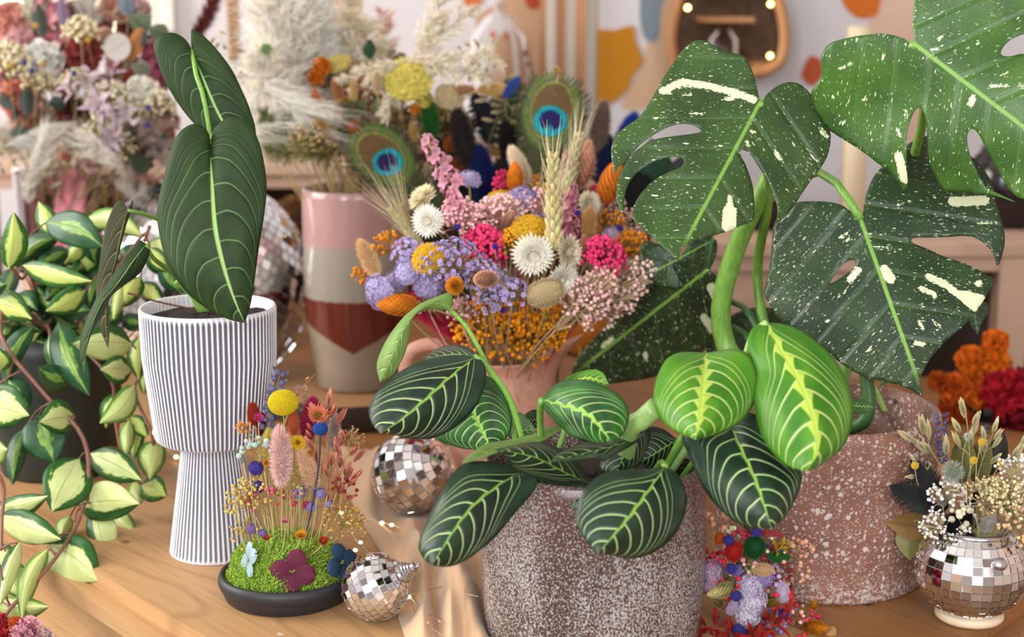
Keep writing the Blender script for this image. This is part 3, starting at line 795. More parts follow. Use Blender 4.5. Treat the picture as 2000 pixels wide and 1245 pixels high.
def monstera_mat(name, g1, g2):
    m = Mat(name, 0.36, 0, 0.5)
    u, v = m.uv(); a = v.abs()
    blot = m.attr('blotch', True)
    p1 = u-a*0.45; p2 = a+u*0.3
    big = m.noise(m.vec(u*4.0, v*4.0, m.objrand()*7.0), 1.0, 2)
    c = m.mix(big.step(0.3, 0.7), g1, g2)
    
    dens = m.noise(m.vec(u*3.0, v*3.0, m.objrand()*3.0), 1.0, 1)
    f1 = m.noise(m.vec(p1*330.0, p2*120.0, v.gt(0)*5.0), 1.0, 2)
    c = m.mix((f1+(dens-0.5)*0.14).step(0.65, 0.69)*0.7, c, '#b0c68c')
    f2 = m.noise(m.vec(p1*105.0, p2*30.0, v.gt(0)*9.0), 1.0, 2)
    c = m.mix((f2+(dens-0.5)*0.10).step(0.66, 0.682), c, '#cfdcae')
    f3 = m.noise(m.vec(p1*46.0, p2*14.0, v.gt(0)*3.0+m.objrand()*11.0), 1.0, 2)
    c = m.mix((f3+(f2-0.5)*0.12).step(0.725, 0.735), c, '#d6dfb6')
    jag = (m.noise(m.vec(p1*160.0, p2*45.0), 1.0, 3)-0.5)*0.03
    c = m.mix((blot+jag).step(0.0006, -0.0006), c, '#d8dfb8')
    ln = ((u*5.2-a*5.2*0.55).frac()-0.5).abs()
    c = m.mix(ln.step(0.045, 0.0)*a.step(0.5, 0.1)*0.28, c, '#6f9650')
    c = m.mix(a.step(0.014, 0.006)*u.step(1.0, 0.75), c, '#7aa648')
    m.base(c); m.bump(ln.step(0.0, 0.16)*0.8 + f2*0.15, 0.002, 0.5); m.b.inputs['Specular IOR Level'].default_value = 0.4; m.translucent(0.06); M[name] = m
monstera_mat('monstera_leaf', '#2a4220', '#385424'); monstera_mat('monstera_fresh', '#31531f', '#446a26'); monstera_mat('monstera_old', '#1e301e', '#2a4222')

def inside(pts, poly):
    x, y = pts[:, 0][:, None], pts[:, 1][:, None]; a = poly; c = np.roll(poly, -1, 0)
    cond = ((a[:, 1] > y) != (c[:, 1] > y)) & (x < (c[:, 0]-a[:, 0])*(y-a[:, 1])/(c[:, 1]-a[:, 1]+1e-12)+a[:, 0])
    return cond.sum(1) % 2 == 1

def outline_leaf(parent, mat, outline, base, tip, depth, fold, f=lambda p: p, holes=(), blots=(), step=9.0, name='leaf', label=None, wave=0.004, dens=4):
    """leaf cut to a traced outline (splits and holes included) on a folded, waving surface.
    depth = (Y at base, Y at tip, Y change per 100 px to the right of the midrib)"""
    O = smooth_path([f(p) for p in outline+[outline[0]]], len(outline)*dens)[:-1]
    Hs = [smooth_path([f(p) for p in h+[h[0]]], len(h)*3)[:-1] for h in holes]
    kk = abs(f((100, 0))[0]-f((0, 0))[0])/100.0
    base = np.array(f(base), float); tip = np.array(f(tip), float); ax = tip-base; L = np.linalg.norm(ax); ax /= L; nx = np.array([-ax[1], ax[0]])
    lo, hi = O.min(0), O.max(0)
    gx, gy = np.meshgrid(np.arange(lo[0], hi[0], step), np.arange(lo[1], hi[1], step))
    gx[::2] += step/2
    I = np.stack([gx.ravel(), gy.ravel()], -1); I = I[inside(I, O)]
    for h in Hs: I = I[~inside(I, h)]
    allb = np.concatenate([O]+Hs)
    d = np.sqrt(((I[:, None]-allb[None])**2).sum(2)).min(1); I = I[d > step*0.45]
    V = [Vector(p) for p in np.concatenate([O]+Hs+[I])]
    Ed = [(i, (i+1) % len(O)) for i in range(len(O))]; k = len(O)
    for h in Hs: Ed += [(k+i, k+(i+1) % len(h)) for i in range(len(h))]; k += len(h)
    r = mgeo.delaunay_2d_cdt(V, Ed, [], 0, 1e-4)
    vv = np.array([tuple(p) for p in r[0]]); ff = np.array([t for t in r[2] if len(t) == 3])
    ce = vv[ff].mean(1); ok = inside(ce, O)
    for h in Hs: ok &= ~inside(ce, h)
    ff = ff[ok]
    w = vv-base; U = (w@ax)/L; W = (w@nx)/L; aW = np.abs(W)
    Y = depth[0] + (depth[1]-depth[0])*U + depth[2]*(W*L/100.0) + np.where(W < 0, fold[0], fold[1])*aW**1.4
    Y = Y + wave*np.sin(U*9+W*4) * np.minimum(aW*3, 1)
    q = Pn(vv, Y)
    e1 = q[ff[:, 1]]-q[ff[:, 0]]; e2 = q[ff[:, 2]]-q[ff[:, 0]]; nn_ = np.cross(e1, e2)
    if nn_[:, 1].mean() > 0: ff = ff[:, ::-1]
    bl = np.full(len(vv), 9.0)
    for pts, rad in blots:
        pts = np.array([f(p) for p in pts], float)
        for i in range(max(1, len(pts)-1)):
            p_, q_ = pts[i], pts[min(i+1, len(pts)-1)]; dd = q_-p_
            t = np.clip(((vv-p_)@dd)/(dd@dd+1e-9), 0, 1); dist = np.sqrt(((vv-p_-t[:, None]*dd)**2).sum(1))
            bl = np.minimum(bl, (dist-rad*kk*0.95)/L)
    org = P(*base, depth[0])
    b = MB(); b.add(q, ff, uv=np.stack([U, W], -1)); o = b.build(name, M[mat], parent, uv=True, origin=tuple(org))
    at = o.data.attributes.new('blotch', 'FLOAT', 'POINT')
    nv_ = len(o.data.vertices); at.data.foreach_set('value', bl[:nv_].astype(np.float32))
    md = o.modifiers.new('thickness', 'SOLIDIFY'); md.thickness = 0.0006; md.offset = 0
    if label: o['label'] = label
    return o

mon = thing('monstera', 'monstera with large split leaves spattered in cream', 'plant', (cp.x, YP, hP-0.045))
N1 = lambda p: (1160+p[0]/2.49, 40+p[1]/2.49)
N2 = lambda p: (1480+p[0]/2.963, p[1]/2.963)
N3 = lambda p: (1380+p[0]/2.394, 340+p[1]/2.394)
outline_leaf(mon, 'monstera_leaf', [(808, 402), (795, 340), (775, 260), (735, 180), (680, 160), (630, 150), (580, 120), (525, 95), (480, 105), (430, 145), (390, 200), (350, 260), (310, 330), (270, 400), (220, 470), (150, 520), (100, 570), (83, 640), (92, 700), (102, 745), (118, 715), (150, 690), (190, 640), (230, 600), (300, 550), (370, 515), (440, 502), (490, 512), (525, 540), (490, 550), (420, 560), (340, 570), (270, 590), (200, 640), (150, 700), (120, 770), (108, 850), (125, 915), (150, 937), (146, 880), (162, 810), (200, 750), (270, 700), (340, 672), (410, 663), (440, 685), (420, 715), (360, 740), (290, 780), (230, 840), (195, 900), (187, 960), (220, 1000), (290, 1060), (350, 1120), (402, 1162), (430, 1110), (480, 1075), (560, 1050), (640, 1030), (710, 1000), (775, 970), (778, 880), (770, 800), (740, 710), (710, 645), (722, 627), (760, 650), (800, 710), (840, 770), (870, 840), (890, 900), (890, 960), (875, 997), (930, 950), (980, 890), (1040, 800), (1100, 720), (1135, 660), (1150, 590), (1145, 530), (1100, 450), (1060, 370), (1010, 315), (950, 300), (890, 320), (840, 360)],
    (806, 402), (402, 1160), (1.46, 1.37, 0.004), (0.05, 0.06), N1, blots=[([(330, 345), (430, 300), (560, 320), (680, 350), (780, 388)], 18), ([(655, 1000), (660, 930)], 36), ([(655, 920), (662, 860)], 14), ([(425, 355), (470, 360)], 9), ([(620, 380), (680, 388)], 7), ([(880, 640), (905, 675)], 12), ([(760, 535), (780, 545)], 10), ([(1100, 530), (1130, 565)], 12), ([(445, 445), (540, 460)], 6), ([(740, 590), (752, 615)], 10), ([(240, 490), (380, 462)], 5), ([(545, 625), (625, 610)], 5)],
    label='left leaf with a broad cream stripe, beside the bouquet')
outline_leaf(mon, 'monstera_fresh', [(905, 255), (850, 225), (790, 205), (720, 195), (640, 200), (540, 215), (430, 245), (385, 285), (365, 340), (365, 450), (330, 500), (308, 540), (320, 610), (360, 690), (410, 750), (500, 810), (580, 860), (650, 910), (700, 950), (760, 990), (810, 1050), (852, 1108), (868, 1060), (860, 960), (862, 850), (865, 760), (890, 680), (915, 630), (940, 625), (960, 660), (975, 720), (982, 800), (985, 880), (1000, 960), (1040, 1040), (1075, 1095), (1130, 1110), (1250, 1120), (1370, 1135), (1495, 1172), (1400, 1125), (1320, 1080), (1270, 1000), (1230, 900), (1212, 820), (1215, 770), (1245, 745), (1280, 780), (1320, 860), (1370, 950), (1420, 1040), (1470, 1110), (1510, 1145), (1570, 1150), (1640, 1120), (1640, 1000), (1660, 900), (1740, 930), (1830, 960), (1850, 800), (1850, 650), (1800, 500), (1720, 380), (1640, 310), (1541, 308), (1470, 325), (1420, 325), (1405, 305), (1430, 260), (1480, 220), (1560, 190), (1700, 150), (1780, -20), (1760, -200), (1600, -330), (1350, -380), (1150, -300), (1000, -150), (920, -20), (900, 60), (895, 130), (902, 200)],
    (908, 255), (1835, 960), (1.42, 1.34, 0.006), (0.06, 0.05), N2, blots=[([(815, 900), (830, 960), (850, 1040)], 26), ([(1230, 610), (1250, 560)], 18), ([(1350, 500), (1460, 487)], 11), ([(470, 400), (545, 365)], 10), ([(1000, 295), (1070, 270)], 9), ([(620, 575), (635, 565)], 13), ([(850, 640), (870, 690)], 11), ([(480, 720), (500, 700)], 13), ([(810, 740), (825, 800)], 10), ([(1100, 365), (1140, 352)], 8)],
    label='top right leaf, reaching out of the picture')
outline_leaf(mon, 'monstera_old', [(718, 212), (680, 180), (630, 145), (560, 130), (480, 128), (420, 135), (380, 180), (340, 215), (315, 240), (305, 320), (300, 400), (285, 480), (270, 560), (290, 600), (330, 670), (370, 700), (450, 760), (540, 810), (620, 880), (680, 920), (750, 955), (830, 970), (920, 995), (985, 1028), (1014, 1037), (995, 980), (1010, 930), (1050, 860), (1110, 790), (1180, 730), (1240, 670), (1290, 600), (1330, 530), (1343, 490), (1290, 460), (1210, 420), (1120, 390), (1030, 350), (960, 320), (965, 300), (1040, 298), (1130, 295), (1200, 290), (1260, 300), (1310, 335), (1345, 380), (1360, 432), (1385, 370), (1395, 300), (1380, 220), (1355, 140), (1340, 60), (1310, 0), (1250, -70), (1150, -130), (1030, -178), (930, -130), (850, -60), (790, 0), (755, 70), (738, 130), (730, 190)],
    (720, 212), (1014, 1037), (1.50, 1.40, 0.006), (0.06, 0.05), N3, holes=[[(572, 512), (600, 470), (630, 430), (665, 404), (692, 404), (696, 425), (670, 455), (630, 485), (592, 508)]],
    blots=[([(1035, 480), (1120, 520), (1200, 580), (1255, 630)], 18), ([(1210, 570), (1285, 590)], 24), ([(830, 450), (860, 490)], 26), ([(670, 495), (710, 450)], 17), ([(1150, 130), (1300, 125)], 24), ([(785, 345), (880, 352)], 9), ([(1000, 535), (1075, 570)], 13), ([(890, 140), (960, 130)], 8), ([(1270, 228), (1340, 225)], 8), ([(990, 690), (1010, 725)], 9), ([(975, 790), (1015, 800)], 12), ([(610, 590), (655, 540)], 7), ([(1060, 690), (1095, 720)], 8), ([(1270, 515), (1275, 512)], 18), ([(625, 295), (660, 280)], 9)],
    label='right leaf with a slit hole, over the terrazzo planter')
outline_leaf(mon, 'monstera_old', [(1345, 554), (1342, 528), (1350, 500), (1325, 512), (1287, 541), (1255, 573), (1222, 602), (1182, 638), (1142, 682), (1116, 730), (1140, 745), (1185, 750), (1223, 746), (1288, 733), (1353, 690), (1378, 684), (1395, 645), (1406, 590), (1404, 552), (1388, 528), (1365, 530)],
    (1345, 556), (1112, 738), (1.64, 1.80, 0.004), (0.05, 0.03), blots=[([(1390, 562), (1402, 585)], 10), ([(1375, 620), (1392, 645)], 8), ([(1178, 675), (1196, 662)], 5), ([(1260, 690), (1262, 700)], 5)], step=7, label='lower leaf between the pink jug and the prayer plant')
outline_leaf(mon, 'monstera_old', [(1900, 600), (1925, 590), (1930, 610), (1918, 630), (1910, 655), (1898, 640), (1888, 615)], (1900, 595), (1910, 655), (1.56, 1.55, 0), (0.01, 0.01), step=6, dens=3, wave=0.001)
outline_leaf(mon, 'monstera_old', [(1330, 500), (1290, 480), (1258, 470), (1250, 500), (1262, 540), (1300, 560), (1350, 560), (1390, 520), (1400, 470), (1360, 460)], (1390, 470), (1262, 540), (1.66, 1.64, 0), (0.01, 0.01), step=9, dens=3, label='shaded leaf deep inside the plant')
outline_leaf(mon, 'monstera_old', [(1400, 640), (1440, 610), (1500, 600), (1560, 625), (1590, 680), (1570, 740), (1510, 770), (1440, 760), (1390, 720), (1380, 670)], (1590, 690), (1385, 700), (1.70, 1.68, 0), (0.02, 0.02), step=10, dens=3, label='shaded low leaf behind the bright prayer plant leaves')
outline_leaf(mon, 'monstera_old', [(1240, 560), (1290, 545), (1350, 560), (1380, 610), (1370, 680), (1310, 720), (1240, 720), (1200, 670), (1205, 610)], (1385, 640), (1205, 660), (1.98, 1.96, 0), (0.02, 0.02), step=10, dens=3, label='shaded leaf behind the lower left leaf')
outline_leaf(mon, 'monstera_old', [(1380, 700), (1430, 690), (1480, 720), (1490, 780), (1440, 820), (1380, 810), (1340, 770), (1345, 720)], (1480, 730), (1345, 790), (1.60, 1.58, 0), (0.02, 0.02), step=10, dens=3, label='shaded leaf low at the front of the pot')
S = lambda pts, r, mat='petiole_green', **k: stalk(mon, pts, r, mat, **k)
S([(1560, 850, 1.50), (1430, 700, 1.60), (1408, 600, 1.60), (1440, 480, 1.58), (1482, 390, 1.56), (1512, 330, 1.55), (1560, 240, 1.55)], 0.012, 'petiole_green', name='stem', n=12, taper=0.008)
S([(1540, 840, 1.52), (1480, 560, 1.60), (1500, 400, 1.56), (1495, 300, 1.52), (1483, 201, 1.46)], 0.006, taper=0.004)
S([(1580, 850, 1.50), (1540, 600, 1.60), (1540, 420, 1.58), (1570, 345, 1.56), (1605, 338, 1.54), (1645, 370, 1.52), (1668, 412, 1.505), (1681, 428, 1.50)], 0.0048, taper=0.004)
S([(1620, 840, 1.50), (1700, 560, 1.58), (1800, 250, 1.52), (1790, 110, 1.45), (1786, 87, 1.42)], 0.006, taper=0.004)
S([(1560, 830, 1.52), (1470, 625, 1.58), (1430, 590, 1.64), (1402, 570, 1.65), (1345, 556, 1.64)], 0.0032, 'petiole_dark')
S([(1560, 840, 1.54), (1460, 660, 1.60), (1430, 640, 1.62), (1400, 622, 1.63), (1380, 560, 1.66), (1390, 470, 1.66)], 0.0028, 'petiole_dark')
S([(1640, 830, 1.50), (1780, 700, 1.60), (1870, 620, 1.58), (1900, 597, 1.56)], 0.0022, 'petiole_dark')
S([(1570, 840, 1.52), (1600, 740, 1.66), (1590, 690, 1.70)], 0.0026, 'petiole_dark')
S([(1550, 840, 1.54), (1440, 690, 1.85), (1385, 640, 1.98)], 0.0026, 'petiole_dark')
S([(1550, 850, 1.52), (1520, 770, 1.58), (1480, 730, 1.60)], 0.0026, 'petiole_dark')
S([(1600, 840, 1.48), (1690, 820, 1.46), (1690, 700, 1.47)], 0.0065, 'petiole_dark', name='stem')
S([(1690, 735, 1.48), (1705, 755, 1.47), (1718, 780, 1.475), (1728, 803, 1.48)], 0.0026, 'petiole_pale', name='aerial_root')

# ------------------------------------------------------------------ hoya: dark pot, trailing vines, variegated leaves
def hoya_mat(name, edge, centre, cut, mode=0):
    m = Mat(name, 0.42, 0, 0.4)
    s, v = m.uv(); w = (v-0.5)*2.0; a = w.abs(); r = m.objrand()
    jag = (m.noise(m.vec(s*9.0, w*7.0, r*20.0), 1.0, 3)-0.5)*0.55
    d = a + (s-0.45).abs()*0.55 + jag
    if mode == 1: d = d + w*0.45
    if mode == 2: d = d - w*0.45
    gnoise = m.noise(m.vec(s*3.0, w*3.0, r*10.0), 1.0, 2)
    e = m.mix(gnoise.step(0.3, 0.7), edge, tuple(x*1.6 for x in srgb(edge)))
    mid = m.mix((m.noise(m.vec(s*6.0, w*14.0, r*5.0), 1.0, 2)).step(0.35, 0.7)*0.55, centre, '#b9cf6a')
    c = m.mix(d.step(cut+0.015, cut-0.015), e, mid)
    c = m.mix((d-cut).abs().step(0.10, 0.0)*0.45, c, '#8db544')
    c = m.mix(a.step(0.03, 0.012)*0.5, c, '#6f9a45')
    m.base(c); m.bump(a.step(0.0, 0.06), 0.001, 0.5); m.translucent(0.15); M[name] = m
hoya_mat('hoya_cream', '#24501f', '#d6dc9c', 0.68)
hoya_mat('hoya_cream_left', '#24501f', '#d6dc9c', 0.72, 1)
hoya_mat('hoya_cream_right', '#24501f', '#d6dc9c', 0.72, 2)
hoya_mat('hoya_yellow', '#2c5a22', '#c6cf72', 0.62)
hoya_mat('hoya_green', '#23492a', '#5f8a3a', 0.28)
hoya_mat('hoya_pale', '#5c8c36', '#c6d088', 0.80)
plain('dark_pot', '#2a2f2b', 0.5, nz=0.2, nscale=30)
YH = 1.80; hx = P(110, 800, YH).x; rH = 135*MPP(110, 800, YH); zH = P(110, 640, YH).z
hpot = thing('plant_pot', 'dark grey-green pot hidden behind the trailing hoya', 'pot', (hx, YH, 0))
lathe_obj('pot_body', [(0.001, 0), (rH*0.8, 0), (rH*0.83, 0.005), (rH, zH-0.02), (rH*1.02, zH), (rH*0.95, zH), (rH*0.93, zH-0.03), (0.001, zH-0.03)], 'dark_pot', hpot, (hx, YH, 0), 48)
soil(hpot, (hx, YH, 0), rH*0.93, zH-0.025)
hoya = thing('hoya', 'trailing hoya with waxy green leaves splashed cream and yellow', 'plant', (hx, YH, zH-0.03))

HB = []
def oval(base, tip, w, f, Y, tilt=0.0, mat='hoya_cream', bend=0.08, roll=0.0, fold=0.012):
    """pointed oval leaf between two pixels; Y = (base, tip); w = width in pixels of the crop"""
    b0 = np.array(f(base), float); t0 = np.array(f(tip), float); k = abs(f((100, 0))[0]-f((0, 0))[0])/100.0
    ax = t0-b0; L = np.linalg.norm(ax); nx = np.array([-ax[1], ax[0]])/L
    s = np.linspace(0, 1, 9); hw = w*k*0.58*np.array([0, 0.66, 0.90, 1.0, 1.0, 0.90, 0.70, 0.40, 0])
    sp = bend*L*np.sin(PI*s)
    mid = b0+ax*s[:, None]+nx*sp[:, None]
    lf = mid-nx*hw[:, None]*(1+roll); rt = mid+nx*hw[:, None]*(1-roll)
    HB.append(P(*b0, Y[0]))
    return trace_leaf(hoya, mat, [tuple(p) for p in mid], [tuple(p) for p in lf], [tuple(p) for p in rt], Y, (fold-tilt, fold+tilt), -0.008, 0.0012, nu=20, nv=5, thick=0.0012)
C2 = lambda p: (p[0]/2.706, 400+p[1]/2.706)
C3 = lambda p: (p[0]/2.93, 820+p[1]/2.93)
K = dict(c='hoya_cream', l='hoya_cream_left', r='hoya_cream_right', y='hoya_yellow', g='hoya_green', p='hoya_pale')
for f, base, tip, w, Y, k, bend in (
    (C2, (45, 340), (72, 40), 118, (1.66, 1.64), 'y', 0.05), (C2, (75, 335), (325, 160), 110, (1.72, 1.70), 'g', -0.1), (C2, (240, 95), (545, 225), 160, (1.70, 1.64), 'g', -0.12),
    (C2, (455, 78), (760, 170), 110, (1.78, 1.72), 'p', -0.1), (C2, (120, 320), (485, 405), 105, (1.70, 1.64), 'y', 0.05), (C2, (450, 455), (242, 562), 115, (1.66, 1.60), 'y', -0.08),
    (C2, (-70, 520), (168, 605), 140, (1.66, 1.60), 'y', -0.1), (C2, (-90, 440), (36, 420), 95, (1.64, 1.60), 'g', 0), (C2, (178, 640), (30, 965), 100, (1.64, 1.62), 'g', 0.1),
    (C2, (310, 622), (472, 1008), 155, (1.64, 1.58), 'g', 0.06), (C2, (262, 700), (310, 895), 80, (1.66, 1.64), 'l', 0), (C2, (385, 920), (200, 860), 125, (1.62, 1.58), 'g', -0.12),
    (C2, (695, 735), (382, 735), 165, (1.64, 1.58), 'l', 0.03), (C2, (695, 880), (530, 872), 130, (1.64, 1.58), 'c', 0.06), (C2, (712, 955), (527, 1155), 110, (1.62, 1.56), 'p', -0.12),
    (C2, (740, 695), (735, 925), 85, (1.66, 1.64), 'y', 0.05), (C2, (785, 200), (975, 320), 120, (1.74, 1.66), 'p', -0.08), (C2, (795, 230), (895, 355), 85, (1.70, 1.66), 'y', 0.05),
    (C2, (745, 385), (635, 545), 105, (1.68, 1.64), 'y', 0.05), (C2, (640, 430), (600, 605), 60, (1.66, 1.62), 'p', 0), (C2, (-90, 1050), (155, 1115), 205, (1.58, 1.54), 'c', 0),
    (C2, (45, 925), (160, 1075), 120, (1.62, 1.60), 'g', 0.06), (C2, (398, 1120), (208, 1150), 155, (1.60, 1.54), 'c', 0.03), (C3, (225, -30), (312, 247), 215, (1.60, 1.56), 'g', 0.02),
    (C3, (455, 222), (298, 527), 245, (1.58, 1.52), 'c', 0.04), (C3, (520, 195), (808, 348), 155, (1.62, 1.56), 'c', -0.03), (C3, (452, 492), (797, 483), 195, (1.58, 1.52), 'l', -0.06),
    (C3, (-40, 525), (273, 438), 115, (1.56, 1.50), 'c', 0.04), (C3, (5, 545), (348, 685), 155, (1.54, 1.48), 'r', 0.02), (C3, (275, 715), (562, 925), 235, (1.52, 1.46), 'r', -0.08),
    (C3, (540, 515), (598, 803), 150, (1.58, 1.54), 'l', -0.04), (C3, (615, 525), (775, 655), 115, (1.62, 1.58), 'p', 0.03), (C3, (400, 555), (350, 695), 75, (1.58, 1.55), 'p', 0.05),
    (C3, (900, 115), (858, 342), 135, (1.62, 1.58), 'p', 0.05), (C3, (808, 375), (953, 440), 135, (1.62, 1.58), 'y', -0.1), (C3, (770, 355), (800, 490), 80, (1.64, 1.60), 'p', 0),
    (C3, (740, 5), (720, 215), 70, (1.64, 1.60), 'p', 0), (C3, (790, 20), (760, 225), 80, (1.66, 1.62), 'y', 0), (C3, (112, 705), (-2, 1065), 85, (1.48, 1.42), 'l', 0.03),
    (C3, (55, 815), (135, 1020), 150, (1.50, 1.46), 'p', 0.06), (C3, (272, 745), (128, 1145), 95, (1.48, 1.42), 'p', 0.10), (C3, (-30, 1065), (278, 1072), 120, (1.46, 1.42), 'p', 0.04),
    (C3, (140, 55), (72, 375), 95, (1.60, 1.56), 'g', 0.05), (C3, (-50, 190), (42, 170), 120, (1.56, 1.52), 'p', 0), (C3, (-30, 720), (30, 860), 150, (1.52, 1.46), 'c', 0),
    (C2, (350, 330), (560, 260), 100, (1.76, 1.74), 'y', 0.05), (C2, (180, 470), (330, 560), 110, (1.74, 1.70), 'g', 0.05), (C2, (560, 330), (470, 560), 110, (1.74, 1.72), 'g', 0.1),
    (C2, (100, 470), (200, 560), 90, (1.74, 1.70), 'g', 0), (C2, (300, 540), (480, 560), 110, (1.74, 1.70), 'g', 0), (C2, (640, 600), (780, 640), 80, (1.74, 1.70), 'g', 0),
    (C2, (740, 420), (860, 520), 90, (1.72, 1.68), 'y', 0), (C2, (850, 330), (960, 470), 90, (1.72, 1.70), 'g', 0), (C2, (640, 1000), (560, 1180), 90, (1.68, 1.66), 'y', 0.1),
    (C2, (780, 880), (760, 1000), 70, (1.68, 1.66), 'y', 0), (C2, (690, 1120), (780, 1230), 80, (1.66, 1.62), 'y', 0), (C2, (470, 380), (640, 430), 90, (1.78, 1.74), 'g', 0),
    (C2, (0, 880), (-10, 760), 120, (1.60, 1.58), 'y', 0), (C2, (60, 640), (10, 700), 90, (1.70, 1.68), 'g', 0), (C2, (820, 620), (760, 560), 90, (1.72, 1.70), 'g', 0), (C2, (560, 620), (650, 560), 90, (1.72, 1.70), 'g', 0)):
    oval(base, tip, w, f, Y, 0.0, K[k], bend, rng.uniform(-0.12, 0.12), rng.uniform(0.004, 0.016))
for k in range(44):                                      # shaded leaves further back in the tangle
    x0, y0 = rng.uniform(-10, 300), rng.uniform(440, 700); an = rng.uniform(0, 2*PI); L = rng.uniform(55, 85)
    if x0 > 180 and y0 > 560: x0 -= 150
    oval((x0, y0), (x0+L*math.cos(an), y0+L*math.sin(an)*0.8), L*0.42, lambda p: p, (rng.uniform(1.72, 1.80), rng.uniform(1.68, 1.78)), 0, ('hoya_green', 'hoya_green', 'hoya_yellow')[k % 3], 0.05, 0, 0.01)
VP = []
for pts, r in (([(110, 660, 1.75), (20, 590, 1.66), (0, 640, 1.62), (20, 690, 1.60), (70, 750, 1.59), (105, 790, 1.585), (150, 835, 1.58), (172, 890, 1.57), (170, 980, 1.55)], 0.0024),
               ([(165, 985, 1.55), (148, 1030, 1.52), (112, 1086, 1.48), (62, 1145, 1.45), (18, 1192, 1.43), (-6, 1230, 1.42)], 0.0021),
               ([(130, 660, 1.75), (270, 470, 1.72), (285, 462, 1.70), (292, 440, 1.70)], 0.0020), ([(90, 660, 1.76), (60, 540, 1.72), (42, 545, 1.70), (20, 520, 1.68)], 0.0018),
               ([(150, 660, 1.74), (270, 700, 1.66), (262, 760, 1.64), (275, 800, 1.62), (292, 835, 1.60), (300, 870, 1.60)], 0.0019), ([(140, 660, 1.74), (215, 740, 1.66), (222, 800, 1.65), (236, 880, 1.63), (250, 935, 1.60)], 0.0018),
               ([(0, 930, 1.52), (8, 960, 1.52), (4, 1010, 1.51), (2, 1075, 1.48)], 0.0018), ([(70, 640, 1.74), (95, 640, 1.70), (100, 700, 1.66), (105, 760, 1.64)], 0.0018)):
    stalk(hoya, pts, r, 'vine_red', name='vine', n=6, k=30); VP.append(smooth_path([tuple(P(*p)) for p in pts], 60))
for pts in ([(-8, 1070, 1.44), (15, 1175, 1.435), (22, 1186, 1.434)], [(160, 992, 1.55), (150, 1000, 1.54), (146, 1020, 1.53)], [(110, 1088, 1.48), (95, 1066, 1.49), (94, 1064, 1.50)]):
    stalk(hoya, pts, 0.0012, 'vine_red', name='petiole', n=5, k=8)

VP = np.concatenate(VP)
for q in HB:                                             # short leaf stalks back to the nearest vine
    d = np.linalg.norm(VP-np.array(q), axis=1); k = int(d.argmin())
    if 0.004 < d[k] < 0.10:
        a, c = np.array(q), VP[k]; mid_ = (a+c)/2+np.array([0, 0, 0.12*d[k]])
        b = MB(); b.add(*tube(smooth_path([c, mid_, a], 7), 0.0010, 5)); b.build('petiole', M['vine_red'], hoya, origin=tuple(c))
# ------------------------------------------------------------------ mirror balls
m = Mat('mirror', 0.035, 1.0); m.base((0.90, 0.90, 0.92)); M['mirror'] = m
m = Mat('mirror_core', 0.45, 0.6); nn = m.noise(None, 300, 2); m.base(m.mix(nn.step(0.3, 0.7), '#a8a8ae', '#d8d8dc')); M['mirror_core'] = m
plain('silver', '#c9c9cf', 0.22, 1.0, nz=0.1)
plain('cream_ring', '#e6cfae', 0.4, nz=0.04)

